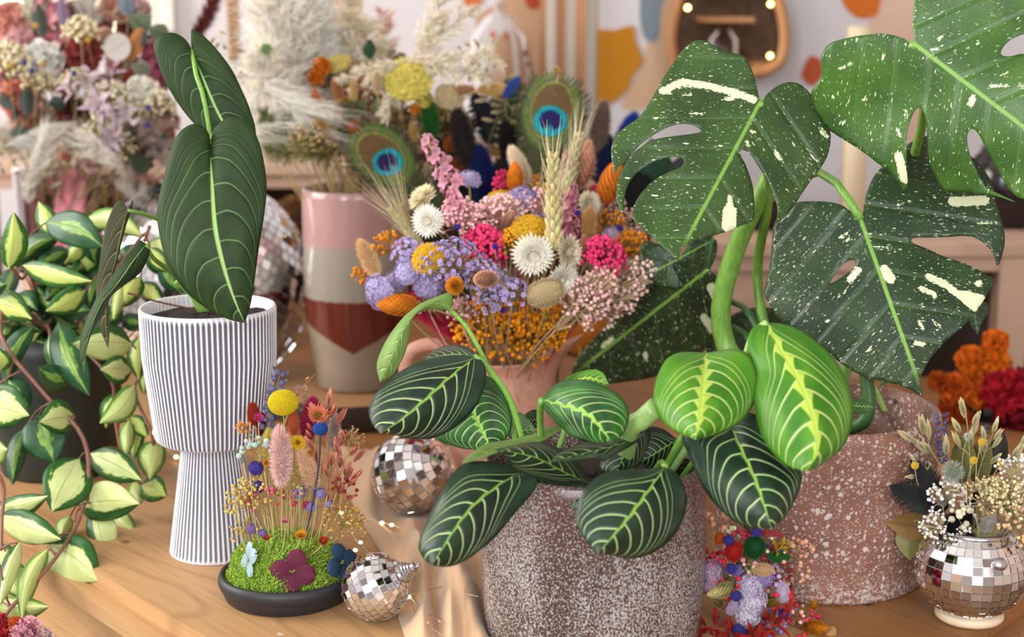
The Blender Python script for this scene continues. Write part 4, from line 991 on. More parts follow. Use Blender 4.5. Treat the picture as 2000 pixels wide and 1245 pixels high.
def mirror_ball(root, centre, r, rows, axis=(0, 0, 1), squash=1.0, tmin=0.0, tmax=PI, limit=290, jitter=0.03, roll=0.0, gap=0.88, aligned=False):
    """body sphere + one flat mirror tile per cell; the tiles that face the room's front are single parts"""
    R = rot_to(axis, roll); c = Vector(centre)
    prof = [(max(0.0005, r*0.985*math.sin(t)), r*0.985*squash*math.cos(t)) for t in np.linspace(max(tmin, 0.001), min(tmax, PI-0.001), 24)]
    b = MB(); b.add(*lathe(prof[::-1], 48)); o = b.build('ball_core', M['mirror_core'], root)
    o.matrix_local = Matrix.Translation(c-root.location) @ R.to_4x4()
    tiles = []
    for i in range(rows):
        t0 = tmin+(tmax-tmin)*i/rows; t1 = tmin+(tmax-tmin)*(i+1)/rows; tm = (t0+t1)/2
        n = max(4, int(round(2*PI*math.sin(tm)/((tmax-tmin)/rows))))
        off = rng.uniform(0, 1)
        if aligned: n = 34; off = 0.0
        for j in range(n):
            ph = 2*PI*(j+off)/n
            nrm = Vector((math.sin(tm)*math.cos(ph), math.sin(tm)*math.sin(ph), math.cos(tm)))
            pos = Vector((r*nrm.x, r*nrm.y, r*nrm.z*squash))
            nr2 = Vector((nrm.x, nrm.y, nrm.z/squash)).normalized()
            nr2 = (nr2+Vector(rng.normal(0, jitter, 3))).normalized()
            e = Vector((-math.sin(ph), math.cos(ph), 0)); e = (e-nr2*e.dot(nr2)).normalized(); g = nr2.cross(e)
            w = PI*r*math.sin(tm)/n*gap; h = r*(t1-t0)/2*gap*(squash if squash < 1 else 1)
            tiles.append((R@pos, R@nr2, R@e, R@g, w, h))
    view = (CAM-c).normalized()
    tiles.sort(key=lambda t: -t[1].dot(view)*t[4]*t[5])
    front = [t for t in tiles if t[1].dot(view) > 0.02][:limit]; rest = [t for t in tiles if t not in front]
    cache = {}
    th = r*0.012
    for p, n, e, g, w, h in front:
        key = (round(w, 5), round(h, 5))
        if key not in cache:
            q = MB(); v, f_ = box((0, 0, -th*0.5), (2*w, 2*h, th)); q.add(v, f_); cache[key] = q.mesh('mirror_tile', smooth=False); cache[key].materials.append(M['mirror'].m)
        o = bpy.data.objects.new('mirror_tile', cache[key]); COL.objects.link(o); o.parent = root
        mt = Matrix((e, g, n)).transposed().to_4x4(); mt.translation = c-root.location+p+n*th*0.3; o.matrix_local = mt
    q = MB()
    for p, n, e, g, w, h in rest:
        a = np.array([p-e*w-g*h, p+e*w-g*h, p+e*w+g*h, p-e*w+g*h])+np.array(n)*th*0.3; a2 = a-np.array(n)*th
        q.add(np.concatenate([a, a2]), np.array([[0, 1, 2, 3], [0, 4, 5, 1], [1, 5, 6, 2], [2, 6, 7, 3], [3, 7, 4, 0]]))
    if rest:
        o = q.build('mirror_tiles', M['mirror'], root, smooth=False); o.location = c-root.location; o['kind'] = 'stuff'
    return R, c

# small ornament in front of the dish
Yb = 1.343; c = P(733, 1146, Yb); r = 66*MPP(733, 1146, Yb); c.z = r*1.012
t = thing('mirror_ball_ornament', 'small mirror ball ornament with silver cap, lying beside the black dish', 'mirror ball', (c.x, c.y, 0))
ax = Vector((0.86, -0.12, 0.50)).normalized()
mirror_ball(t, c, r, 14, ax, roll=0.3)
b = MB(); b.add(*lathe([(0.001, 0.0), (0.0095, 0.0), (0.010, 0.0015), (0.0088, 0.003), (0.0088, 0.0042), (0.0072, 0.0052), (0.0072, 0.0064), (0.0058, 0.0072), (0.0058, 0.0088), (0.0045, 0.0098), (0.0045, 0.0128), (0.001, 0.013)], 20))
o = b.build('cap', M['silver'], t, smooth=False); o.matrix_local = Matrix.Translation(c-t.location+ax*r*0.95) @ rot_to(ax).to_4x4()
a = np.linspace(0, 2*PI, 24); b = MB(); b.add(*tube(np.stack([0.0032*np.cos(a), 0*a, 0.0152+0.0032*np.sin(a)], -1), 0.0006, 6, False))
o2 = b.build('loop', M['silver'], o)
# middle one behind it
Yb = 1.637; c = P(805, 926, Yb); r = 80*MPP(805, 926, Yb); c.z = r*1.012
t = thing('mirror_ball', 'mid-sized mirror ball on the tan cloth behind the small ornament', 'mirror ball', (c.x, c.y, 0))
mirror_ball(t, c, r, 14, (0.80, -0.42, 0.40), roll=0.9)
# large one behind the ribbed planter
Yb = 2.16; r = 212*MPP(398, 595, Yb); c = P(398, 595, Yb); c.z = r*1.012
t = thing('mirror_ball', 'largest mirror ball, half hidden behind the ribbed planter', 'mirror ball', (c.x, c.y, 0))
mirror_ball(t, c, r, 34, (0.45, 0.35, 0.82), roll=0.2)

# mirror ball vase on the right
Yv = 1.345; c = P(1897, 1128, Yv); r = 107*MPP(1895, 1128, Yv); xv = c.x
dv = thing('mirror_ball_vase', 'mirror ball vase standing on a cream ring, with a silver mouth', 'vase', (xv, Yv, 0))
zc_ = 0.0455
mirror_ball(dv, (xv, Yv, zc_), r, 12, (0, 0, 1), squash=0.92, tmin=0.66, tmax=2.72, roll=0.1, gap=0.92, jitter=0.05, aligned=True)
zt = zc_+r*0.92*math.cos(0.66); rt = r*math.sin(0.66)
lathe_obj('mouth', [(rt*1.02, zt-0.0015), (rt*1.04, zt+0.001), (rt*1.0, zt+0.0032), (rt*0.92, zt+0.0035), (rt*0.9, zt), (rt*0.88, zt-0.05)], 'silver', dv, (xv, Yv, 0), 40)
rb_ = 66*MPP(1895, 1205, Yv)
lathe_obj('base_ring', [(rb_*0.6, 0.0005), (rb_*0.92, 0.0005), (rb_, 0.003), (rb_, 0.006), (rb_*0.93, 0.009), (rb_*0.75, 0.010), (rb_*0.6, 0.008), (rb_*0.6, 0.0005)], 'cream_ring', dv, (xv, Yv, 0), 40)
b = MB(); b.add(*ellip((0, 0, 0), (0.0062, 0.0028, 0.0055), 8, 14)); o = b.build('hook_cap', M['silver'], dv); o.location = Vector((xv+0.011, Yv-r*0.93, zc_+0.020))-dv.location; o.rotation_euler = (-0.45, 0, 0.2)

# ------------------------------------------------------------------ pink jug
m = Mat('pink_clay', 0.55, 0, 0.4)
n1 = m.noise(None, 25, 3); n2 = m.noise(None, 420, 2)
c_ = m.mix(n1.step(0.3, 0.7), '#cf9a86', '#c08873'); c_ = m.mix(n2.step(0.5, 0.8)*0.4, c_, '#8f5c48'); m.base(c_); M['pink_clay'] = m
Yj = 1.72; zj = P(985, 686, Yj).z; xj = P(985, 705, Yj).x; kj = MPP(985, 705, Yj)
jug = thing('jug', 'dusty pink clay jug with pouring lip, filled with a bright dried bouquet', 'jug', (xj, Yj, 0))
prof = [(0.001, 0.0), (0.036, 0.0), (0.042, 0.004), (0.056, 0.03), (0.065, 0.062), (0.064, 0.09), (0.056, 0.115), (0.050, 0.130), (0.0505, 0.140), (0.054, zj-0.004), (0.056, zj), (0.053, zj+0.001), (0.051, zj-0.004), (0.0465, 0.14), (0.046, 0.128), (0.054, 0.11), (0.06, 0.08), (0.05, 0.03), (0.001, 0.02)]
v, f_ = lathe(prof, 72)
zfr = np.clip((v[:, 2]-0.118)/(zj-0.118), 0, 1.2); rad = np.hypot(v[:, 0], v[:, 1])+1e-9; ang = np.arctan2(v[:, 1], v[:, 0])
lip = np.exp(-(((ang+0.12)/0.38)**2))*zfr**1.6*(rad > 0.02)
v[:, 0] += lip*0.031; v[:, 2] += lip*0.020 - (1-np.exp(-(((ang+0.12)/0.9)**2)))*zfr**2*0.004*(rad > 0.02)
b = MB(); b.add(v, f_); o = b.build('jug_body', M['pink_clay'], jug); o.modifiers.new('s', 'SUBSURF').render_levels = 1
hp = smooth_path([P(905, 715, Yj-0.02), P(860, 676, Yj-0.02), P(815, 678, Yj-0.02), P(792, 705, Yj-0.02), P(800, 765, Yj-0.02), P(850, 822, Yj-0.02), P(890, 838, Yj-0.02)], 30)
b = MB(); b.add(*tube(hp, np.linspace(0.0075, 0.0062, 30), 12)); b.build('handle', M['pink_clay'], jug, origin=tuple(hp[0]))

# ------------------------------------------------------------------ tall banded vase
m = Mat('banded_glaze', 0.16, 0, 0.5)
x, y, z = m.obj(); n1 = m.noise(None, 18, 2); n2 = m.noise(None, 300, 2)
Yt = 2.06; xt = P(697, 600, Yt).x; ztop = P(697, 365, Yt).z; rt_ = 103*MPP(697, 365, Yt)
Zp = lambda py: P(697, py, Yt-rt_).z
dip = (x.abs()*-1.0+rt_)*1.05*0.0
zV = z + x.abs()*-0.42
c_ = m.mix((z+(n1-0.5)*0.01).step(Zp(478), Zp(492)), '#c29a92', '#b7a090')
c_ = m.mix((z+(n1-0.5)*0.004).step(Zp(490), Zp(480)), c_, c_)
c1 = m.mix((z+(n1-0.5)*0.012).step(Zp(500), Zp(478)), '#978d82', '#ac8580')
c2 = m.mix((z-y*0.0+(n1-0.5)*0.003).step(Zp(593)-0.001, Zp(593)+0.001), '#642a20', c1)
wedge = (x.abs()*0.55)+Zp(695)
c3 = m.mix((z-wedge+(n1-0.5)*0.004).step(-0.001, 0.001), '#968878', c2)
m.base(m.mix(n2.step(0.55, 0.8)*0.2, c3, '#5f463a')); M['banded_glaze'] = m
tv = thing('vase', 'tall vase glazed in pink, beige and rust bands behind the jug', 'vase', (xt, Yt, 0))
HS = 0.034
R = rt_; b = MB()
b.add(*lathe([(0.001, HS+0.0005), (R*0.76, HS+0.0005), (R*0.80, HS+0.004), (R*0.83, HS+0.03), (R*0.90, Zp(690)), (R*0.985, Zp(640)), (R, Zp(560)), (R*1.0, ztop-0.01), (R*0.99, ztop-0.002), (R*0.965, ztop), (R*0.94, ztop-0.003), (R*0.92, ztop-0.04), (R*0.7, 0.03), (0.001, 0.02)], 72))
o = b.build('vase_body', M['banded_glaze'], tv)

tv.location.z = HS; o.location.z = -HS
wood('slice_face', '#b98f63', '#a57a50', '#7a5433', 2.0, 0.7, knots=False); plain('bark', '#3d2c20', 0.95, nz=0.6, nscale=70)
sl = thing('log_slice', 'round log slice with dark bark under the tall vase', 'log slice', (xt, Yt, 0)); rs_ = R*1.75; nb_ = 80; an = np.linspace(0, 2*PI, nb_, endpoint=False)
wob = 1+0.02*np.sin(an*3)+0.012*np.sin(an*11+1)+rng.normal(0, 0.006, nb_)
v = np.stack([np.stack([rs_*wob*q*np.cos(an), rs_*wob*q*np.sin(an), np.full(nb_, h)], -1) for q, h in ((0.96, 0.0006), (1.0, 0.004), (1.005, 0.016), (1.0, HS-0.004), (0.97, HS-0.0005))]); b = MB(); b.add(v.reshape(-1, 3), grid_faces(5, nb_, True)[:, ::-1]); b.build('bark', M['bark'], sl)
b = MB(); v = np.stack([np.stack([rs_*wob*q*np.cos(an), rs_*wob*q*np.sin(an), np.full(nb_, HS-0.0005)], -1) for q in (0.97, 0.4, 0.001)]); b.add(v.reshape(-1, 3), grid_faces(3, nb_, True)); b.build('cut_face', M['slice_face'], sl)

# ------------------------------------------------------------------ left: tinted glass vase and copper ribbed vase
def glass(name, col, rough=0.02, ior=1.45, trans=1.0):
    m = Mat(name, rough); m.base(col); m.b.inputs['Transmission Weight'].default_value = trans; m.b.inputs['IOR'].default_value = ior; M[name] = m; return m
glass('rose_glass', '#c9b2b6', 0.03, 1.2)
glass('clear_glass', '#e8e6e2', 0.02, 1.25)
plain('copper_glaze', '#6b2a18', 0.2, 0.3, nz=0.4, nscale=18)
plain('gold_line', '#d2a24e', 0.3, 0.7, nz=0.15)
plain('ribbon_pink', '#c9707f', 0.5, nz=0.12, nscale=30)
Yg = 2.36; cg = P(108, 330, Yg); kg = MPP(108, 330, Yg); gz = P(108, 330, Yg).z
gv = thing('glass_vase', 'rose tinted glass vase wrapped in a pink ribbon, far left', 'vase', (cg.x, Yg, 0))
b = MB(); rg = 82*kg
b.add(*lathe([(0.001, 0.004), (rg*0.86, 0.004), (rg*0.9, 0.01), (rg*0.98, gz*0.7), (rg, gz-0.004), (rg*1.03, gz), (rg*0.99, gz+0.001), (rg*0.95, gz-0.006), (rg*0.92, gz*0.7), (rg*0.84, 0.016), (0.001, 0.012)], 48)); b.build('glass_body', M['rose_glass'], gv)
for x0, x1, dx0, dx1, dy in ((118, 178, 90, 138, 0.0), (150, 178, 100, 152, -0.006)):
    ys = np.linspace(330, 520, 14); pl = np.linspace(x0, dx0, 14); pr = np.linspace(x1, dx1, 14)
    yy = Yg-rg*1.02+dy + 0.004*np.sin(np.linspace(0, 7, 14)); sgrid = np.linspace(0, 1, 7)
    xy = np.stack([pl[:, None]+(pr-pl)[:, None]*sgrid, np.broadcast_to(ys[:, None], (14, 7))], -1)
    v = Pn(xy, yy[:, None]+0.004*np.sin(sgrid*6)[None])
    b = MB(); b.add(v.reshape(-1, 3), grid_faces(14, 7)); o = b.build('ribbon', M['ribbon_pink'], gv, origin=tuple(v[0, 0])); o.modifiers.new('t', 'SOLIDIFY').thickness = 0.0008
Yg2 = 2.44; cg2 = P(245, 345, Yg2); k2 = MPP(245, 345, Yg2); z2 = cg2.z
cv = thing('copper_vase', 'dark copper ribbed vase with gold lines beside the glass vase', 'vase', (cg2.x, Yg2, 0))
rg2 = 68*k2; n_ = 144; a = np.linspace(0, 2*PI, n_, endpoint=False)
pr = np.array([(0.001, 0), (rg2*0.8, 0), (rg2*0.9, 0.03), (rg2, z2*0.6), (rg2*0.97, z2-0.01), (rg2*0.92, z2), (rg2*0.84, z2), (rg2*0.8, z2-0.03), (0.001, z2-0.05)])
rr2 = pr[:, 0:1]*(1+0.035*np.abs(np.sin(a*8))[None]); v = np.stack([rr2*np.cos(a), rr2*np.sin(a), np.broadcast_to(pr[:, 1:2], rr2.shape)], -1)
b = MB(); b.add(v.reshape(-1, 3), grid_faces(len(pr), n_, True)[:, ::-1]); b.build('vase_body', M['copper_glaze'], cv)
for k in range(16):
    an = PI*k/8; pts = [(1.012*p[0]*math.cos(an), 1.012*p[0]*math.sin(an), p[1]) for p in pr[1:6]]
    b = MB(); b.add(*tube(smooth_path(pts, 14), 0.0022, 6)); b.build('gold_line', M['gold_line'], cv)

# ------------------------------------------------------------------ black dish
Yd = 1.40; cd = P(560, 1120, Yd); kd = MPP(560, 1120, Yd); rd = 133*kd; xd = cd.x
m = Mat('black_dish', 0.5, 0, 0.4); nn = m.noise(None, 200, 2); m.base(m.mix(nn.step(0.72, 0.8)*0.5, '#2b2a2d', '#6a6866')); M['black_dish'] = m
dish = thing('dish', 'matt black round dish holding the moss garden', 'dish', (xd, Yd, 0))
lathe_obj('dish_body', [(0.001, 0.0), (rd*0.86, 0.0), (rd*0.90, 0.002), (rd*0.955, 0.010), (rd*0.965, 0.0115), (rd*0.975, 0.012), (rd*1.0, 0.016), (rd*1.0, 0.0195), (rd*0.975, 0.0235), (rd*0.94, 0.0245), (rd*0.905, 0.023), (rd*0.88, 0.018), (rd*0.86, 0.008), (0.001, 0.006)], 'black_dish', dish, (xd, Yd, 0), 72)

# ------------------------------------------------------------------ back shelf clutter
plain('dark_glass', '#231a1a', 0.08, nz=0.2)
def vessel(name, label, px, Y, z0, prof, mat, cat, n=32):
    p = P(px, 400, Y); k = MPP(px, 400, Y)
    b = MB(); b.add(*lathe([(max(r*k, 0.0005), h*k) for r, h in prof], n)); o = b.build(name, M[mat]); o.location = (p.x, Y, z0); return tag(o, label, cat)
vessel('glass_bowl', 'dark glass bowl on the pinkish shelf, behind the monstera stem', 1484, 2.45, ZSR, [(0.1, 0), (30, 0), (52, 12), (60, 40), (57, 62), (59, 64), (54, 62), (55, 42), (46, 16), (0.1, 6)], 'dark_glass', 'bowl')
vessel('glass_jar', 'dark glass jar on the pinkish shelf at the far right', 1962, 2.48, ZSR, [(0.1, 0), (55, 0), (70, 15), (76, 80), (66, 130), (50, 146), (50, 156), (44, 156), (44, 140), (60, 120), (68, 80), (60, 20), (0.1, 8)], 'dark_glass', 'jar')
vessel('cloche', 'clear glass cloche on the pale shelf behind the peacock feathers', 975, 2.90, ZSL, [(70, 0), (72, 60), (70, 150), (56, 220), (30, 255), (8, 268), (9, 276), (13, 284), (9, 292), (0.1, 294)], 'clear_glass', 'cloche', 48)
plain('bottle_blue', '#3c4f9a', 0.3, nz=0.2)
vessel('small_bottle', 'small blue bottle standing under the glass cloche', 985, 2.93, ZSL, [(0.1, 0), (30, 0), (32, 8), (32, 60), (14, 78), (12, 96), (0.1, 97)], 'bottle_blue', 'bottle', 24)

fr = thing('wooden_frame', 'stacked narrow wooden frames leaning behind the right peacock feather', 'frame', P(1110, 330, 2.98))
def vbar(px0, px1, py0, py1, Y, th, mat, name, parent):
    a, c = P(px0, py1, Y), P(px1, py0, Y); b = MB(); b.add(*box(((a.x+c.x)/2, Y, (a.z+c.z)/2), (abs(c.x-a.x), th, abs(c.z-a.z)))); return b.build(name, M[mat], parent, smooth=False, origin=((a.x+c.x)/2, Y, (a.z+c.z)/2)) if False else b.build(name, M[mat], None, smooth=False)
for x0, x1, Y in ((1054, 1068, 2.98), (1084, 1106, 3.0), (1122, 1146, 2.98), (1163, 1170, 3.02)):
    o = vbar(x0, x1, -120, 330, Y, 0.02, 'frame_wood', 'frame_post', fr); o.parent = fr; o.location = -fr.location
for y0, y1, Y in ((-120, -100, 2.98), (318, 330, 2.98)):
    o = vbar(1054, 1170, y0, y1, Y, 0.015, 'frame_wood', 'frame_rail', fr); o.parent = fr; o.location = -fr.location
o = vbar(1060, 1166, -110, 325, 3.03, 0.003, 'frame_paint', 'backing', fr); o.parent = fr; o.location = -fr.location

emit('fairy_bulb', '#ffe08a', 9.0)
lan = thing('wall_lantern', 'round-cornered wooden lantern box with fairy lights on the back wall', 'lantern', P(1425, 60, 3.0))
def ploc(pts, Y): return [tuple(P(x, y, Y)-lan.location) for x, y in pts]
ring = [(1320, 150), (1312, 60), (1345, -40), (1430, -90), (1500, -40), (1530, 40), (1528, 110), (1500, 136), (1440, 150), (1380, 190), (1335, 190)]
for Y in (2.93, 3.12):
    pts = smooth_path(ploc(ring+[ring[0]], Y), 60); b = MB(); b.add(*tube(pts, 0.010, 8, False)); b.build('hoop', M['frame_wood'], lan)
pts = smooth_path(ploc(ring+[ring[0]], 3.15), 60)[:-1]; c = pts.mean(0); n = len(pts); j = np.arange(n)
b = MB(); b.add(np.concatenate([pts, [c]]), np.stack([j, (j+1) % n, np.full(n, n)], -1)); b.build('backing', M['lantern_back'] if 'lantern_back' in M else plain('lantern_back', '#5f432c', 0.8, nz=0.4, nscale=14), lan, smooth=False)
for x0, x1, y in ((1368, 1462, 36), (1462, 1520, 124), (1366, 1500, -30)):
    a, c = P(x0, y-4, 3.02)-lan.location, P(x1, y+6, 3.02)-lan.location; b = MB(); b.add(*box(((a.x+c.x)/2, 0.03, (a.z+c.z)/2), (c.x-a.x, 0.16, abs(c.z-a.z)))); b.build('shelf_board', M['frame_wood'], lan, smooth=False)
for x, y in ((1343, 15), (1505, 8), (1504, 109)):
    b = MB(); b.add(*ellip(tuple(P(x, y, 2.90)-lan.location), 0.0042, 8, 10)); b.build('fairy_bulb', M['fairy_bulb'], lan)
vs_ = [(0.1, 0), (26, 0), (28, 6), (28, 44), (12, 62), (11, 80), (0.1, 81)]
o = vessel('small_bottle', 'little clear bottle on the lantern shelf', 1405, 3.02, 0, vs_, 'clear_glass', 'bottle', 24); o.location.z = P(1405, 122, 3.02).z
b = MB(); a, c = P(1470, 130, 3.02), P(1515, 116, 3.02)
# ------------------------------------------------------------------ dried flowers: every kind as a unit-size mesh growing along +Z from the origin
BL = {}
def bloom(kind):
    def deco(fn): BL[kind] = fn; return fn
    return deco
FIB = PI*(3-math.sqrt(5))
def sph(n):
    i = np.arange(n)+0.5; z = 1-2*i/n; r = np.sqrt(1-z*z); a = i*FIB
    return np.stack([r*np.cos(a), r*np.sin(a), z], -1)
def unit(v): return v/(np.linalg.norm(v, axis=-1, keepdims=True)+1e-12)
def perp(d):
    r = np.where(np.abs(d[:, 2:3]) < 0.9, np.array([[0, 0, 1.0]]), np.array([[1.0, 0, 0]])); a = unit(np.cross(d, r)); return a, np.cross(d, a)

def petals(mb, p0, d, nrm, L, W, curl, cols, shape=(0.35, 1.0, 0.85, 0.0), k=4, sh_=(0.6, 1.12)):
    """many petals: base points, directions, face normals, lengths, widths -> 2-wide strips curling along the normal"""
    n = len(p0); L = np.broadcast_to(L, (n,)); W = np.broadcast_to(W, (n,)); s = np.linspace(0, 1, k)
    sh = np.interp(s, np.linspace(0, 1, len(shape)), shape)
    side = unit(np.cross(d, nrm)); cu = np.broadcast_to(curl, (n,))
    c = p0[:, None]+d[:, None]*(L[:, None]*s)[..., None]+nrm[:, None]*(cu[:, None]*L[:, None]*s**2)[..., None]
    o = side[:, None]*(W[:, None]*sh)[..., None]*0.5
    dip = nrm[:, None]*(W[:, None]*sh*0.18)[..., None]
    v = np.stack([c-o, c-dip, c+o], 2).reshape(-1, 3)
    base = np.arange(n)[:, None, None]*(3*k)+np.arange(k-1)[None, :, None]*3+np.arange(2)[None, None]
    f = np.stack([base, base+1, base+4, base+3], -1).reshape(-1, 4)
    cc = np.repeat(cols, 3*k, 0) if np.ndim(cols) == 2 else cols
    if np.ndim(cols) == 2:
        shade = np.tile(np.repeat(np.linspace(sh_[0], sh_[1], k), 3), n)[:, None]*np.tile([1.0, 0.86, 1.0], n*k)[:, None]; cc = cc*shade  # shade painted into the petal colour: dark base and crease, bright tip
    mb.add(v, f, cc)

@bloom('strawflower')
def _(c1, c2='#e9dcc0'):
    b = MB(); layers = ((0.28, 1.0, 30, 0.02, -0.05), (0.24, 0.96, 30, 0.05, 0.12), (0.22, 0.85, 26, 0.09, 0.32), (0.2, 0.66, 22, 0.13, 0.6), (0.18, 0.48, 18, 0.16, 1.0))
    for r0, L, n, z, el in layers:
        a = np.linspace(0, 2*PI, n, endpoint=False)+rng.uniform(0, 1); e = el+rng.normal(0, 0.08, n)
        rad = np.stack([np.cos(a), np.sin(a), 0*a], -1); up = np.array([[0, 0, 1.0]])
        d = rad*np.cos(e)[:, None]+up*np.sin(e)[:, None]; nr = -rad*np.sin(e)[:, None]+up*np.cos(e)[:, None]
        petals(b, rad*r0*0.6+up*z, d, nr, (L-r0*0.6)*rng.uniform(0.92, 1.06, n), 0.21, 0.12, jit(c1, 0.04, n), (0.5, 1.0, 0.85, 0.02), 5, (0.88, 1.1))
    b.add(*ellip((0, 0, 0.14), (0.30, 0.30, 0.16), 8, 18), c2)
    pts = sph(160); pts = pts[pts[:, 2] > 0.25]; v, f, k = balls(pts*np.array([0.30, 0.30, 0.17])+np.array([0, 0, 0.14]), 0.022, False); b.add(v, f, np.repeat(jit(c2, 0.12, len(pts)), k, 0))
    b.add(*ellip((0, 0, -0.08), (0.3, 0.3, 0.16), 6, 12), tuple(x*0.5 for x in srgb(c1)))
    return b
@bloom('strawback')
def _(c1, c2='#8f7447'):
    b = MB(); b.add(*ellip((0, 0, 0.0), (1.0, 0.78, 0.5), 10, 20), c1)
    p = sph(900); p0 = p*np.array([1.0, 0.78, 0.5]); v, f = hairs(p0, p0+unit(p+rng.normal(0, 0.5, p.shape))*0.12, 0.02); b.add(v, f, np.repeat(jit('#dccaa0', 0.22, len(p)), 3, 0))
    a = np.linspace(0, 2*PI, 40, endpoint=False); rad = np.stack([np.cos(a), 0.8*np.sin(a), 0*a], -1); up = np.array([[0, 0, 1.0]])
    petals(b, rad*0.75-up*0.1, unit(rad+up*0.6), unit(up-rad*0.5), 0.42, 0.2, 0.2, jit(c1, 0.06, 40)); return b

@bloom('bunny')
def _(c1, c2=None, rad=0.36):
    b = MB(); c2 = c2 or c1; core = tuple(x*0.92 for x in srgb(c2)); r = np.array([rad*0.72, rad*0.72, 0.86])
    b.add(*ellip((0, 0, 0.9), r, 10, 12), core)
    n = 2800; p = sph(n); p = p+rng.normal(0, 0.02, p.shape); p0 = p*r*0.97+np.array([0, 0, 0.9]); d = unit(p+np.array([0, 0, 0.55])+rng.normal(0, 0.22, p.shape))
    v, f = hairs(p0, p0+d*rng.uniform(0.14, 0.30, (n, 1)), 0.013); b.add(v, f, np.repeat(jit(c1, 0.10, n), 3, 0)*np.tile([0.9, 0.9, 1.2], n)[:, None]); return b
@bloom('phalaris')
def _(c1, c2=None, rad=0.42):
    b = MB(); n = 190; i = np.arange(n)+0.5; t = i/n; a = i*FIB*1.0; env = np.sin(PI*(t*0.93+0.05))**0.7
    r = rad*env*0.72; p0 = np.stack([r*np.cos(a), r*np.sin(a), t*1.7], -1); out = np.stack([np.cos(a), np.sin(a), 0*a], -1); up = np.array([[0, 0, 1.0]])
    e = (0.5+0.9*t)[:, None]; d = unit(out*np.cos(e)+up*np.sin(e)); nr = unit(out*np.sin(e)-up*np.cos(e))
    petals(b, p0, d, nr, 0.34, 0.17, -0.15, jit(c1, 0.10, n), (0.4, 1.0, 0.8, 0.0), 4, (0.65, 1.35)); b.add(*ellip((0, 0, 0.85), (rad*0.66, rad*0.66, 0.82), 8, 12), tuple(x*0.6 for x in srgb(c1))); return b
@bloom('statice')
def _(c1, c2='#7d6a48'):
    b = MB(); n = 70; p = sph(n*2); p = p[p[:, 2] > -0.1]; n = len(p); c = p*np.array([0.85, 0.85, 0.62])*rng.uniform(0.8, 1.05, (n, 1))
    for k in range(6):
        e1, e2 = perp(p); a = 2*PI*k/6+rng.uniform(0, 0.6, n); rad = e1*np.cos(a)[:, None]+e2*np.sin(a)[:, None]
        petals(b, c, unit(rad+p*0.55), unit(p-rad*0.5), rng.uniform(0.17, 0.25, n), 0.15, -0.3, jit(c1, 0.12, n), (0.2, 0.6, 1.0, 0.5), 4)
    v, f = hairs(np.zeros((n, 3)), c, 0.03); b.add(v, f, c2)
    q = sph(300); q = q[q[:, 2] < 0.3]; v, f = hairs(q*0.2, q*np.array([0.55, 0.55, 0.5])+rng.normal(0, 0.04, q.shape), 0.03); b.add(v, f, np.repeat(jit(c2, 0.15, len(q)), 3, 0)); return b
@bloom('spray')
def _(c1, c2='#b08f5c', n=150, br=0.05, wide=0.75, bell=False, z0=0.5):
    """a bunch of wiry stems ending in small buds"""
    b = MB(); a = rng.uniform(0, 2*PI, n); r = np.sqrt(rng.uniform(0, 1, n))*wide; z = 1.0-0.45*(r/wide)**2-rng.uniform(0, z0, n)**1.5
    tip = np.stack([r*np.cos(a), r*np.sin(a), z], -1); nb = max(5, n//9); grp = rng.integers(0, nb, n)
    cen = np.array([tip[grp == g].mean(0) if (grp == g).any() else np.array([0, 0, 0.5]) for g in range(nb)])
    j = cen*np.array([0.5, 0.5, 0.55]); mid = j[grp]*0.5+tip*0.5+rng.normal(0, 0.03, tip.shape)
    P_ = np.stack([j[grp], mid, tip], 1); v, f = strands(P_, 0.008, False); b.add(v, f, c2)
    P_ = np.stack([np.zeros((nb, 3)), j*0.5+rng.normal(0, 0.015, j.shape), j], 1); v, f = strands(P_, 0.014, False); b.add(v, f, c2)
    rs = br*rng.uniform(0.7, 1.25, n); v, f, k = balls(tip, rs, True); b.add(v, f, np.repeat(jit(c1, 0.14, n), k, 0))
    if bell:
        d = unit(tip-mid)
        for q in range(5):
            e1, e2 = perp(d); an = 2*PI*q/5; rad = e1*math.cos(an)+e2*math.sin(an)
            petals(b, tip, unit(rad+d*0.7), unit(d-rad*0.5), br*2.0, br*1.5, -0.1, jit(c1, 0.2, n)*0.62+0.38*np.array(srgb('#efe8f4')), (0.5, 1, 0.7), 3)
    return b
@bloom('yarrow')
def _(c1, c2='#8a7a3c'):
    b = MB(); n = 330; i = np.arange(n)+0.5; r = np.sqrt(i/n); a = i*FIB; z = 0.42*(1-r**2)+rng.normal(0, 0.03, n)+0.5
    p = np.stack([r*np.cos(a), r*np.sin(a), z], -1); v, f, k = balls(p, 0.062*rng.uniform(0.8, 1.15, n), True); b.add(v, f, np.repeat(jit(c1, 0.10, n), k, 0))
    v, f = hairs(np.zeros((n, 3)), p, 0.02); b.add(v, f, c2); b.add(*ellip((0, 0, 0.5), (0.92, 0.92, 0.36), 8, 18), tuple(x*0.6 for x in srgb(c1))); return b
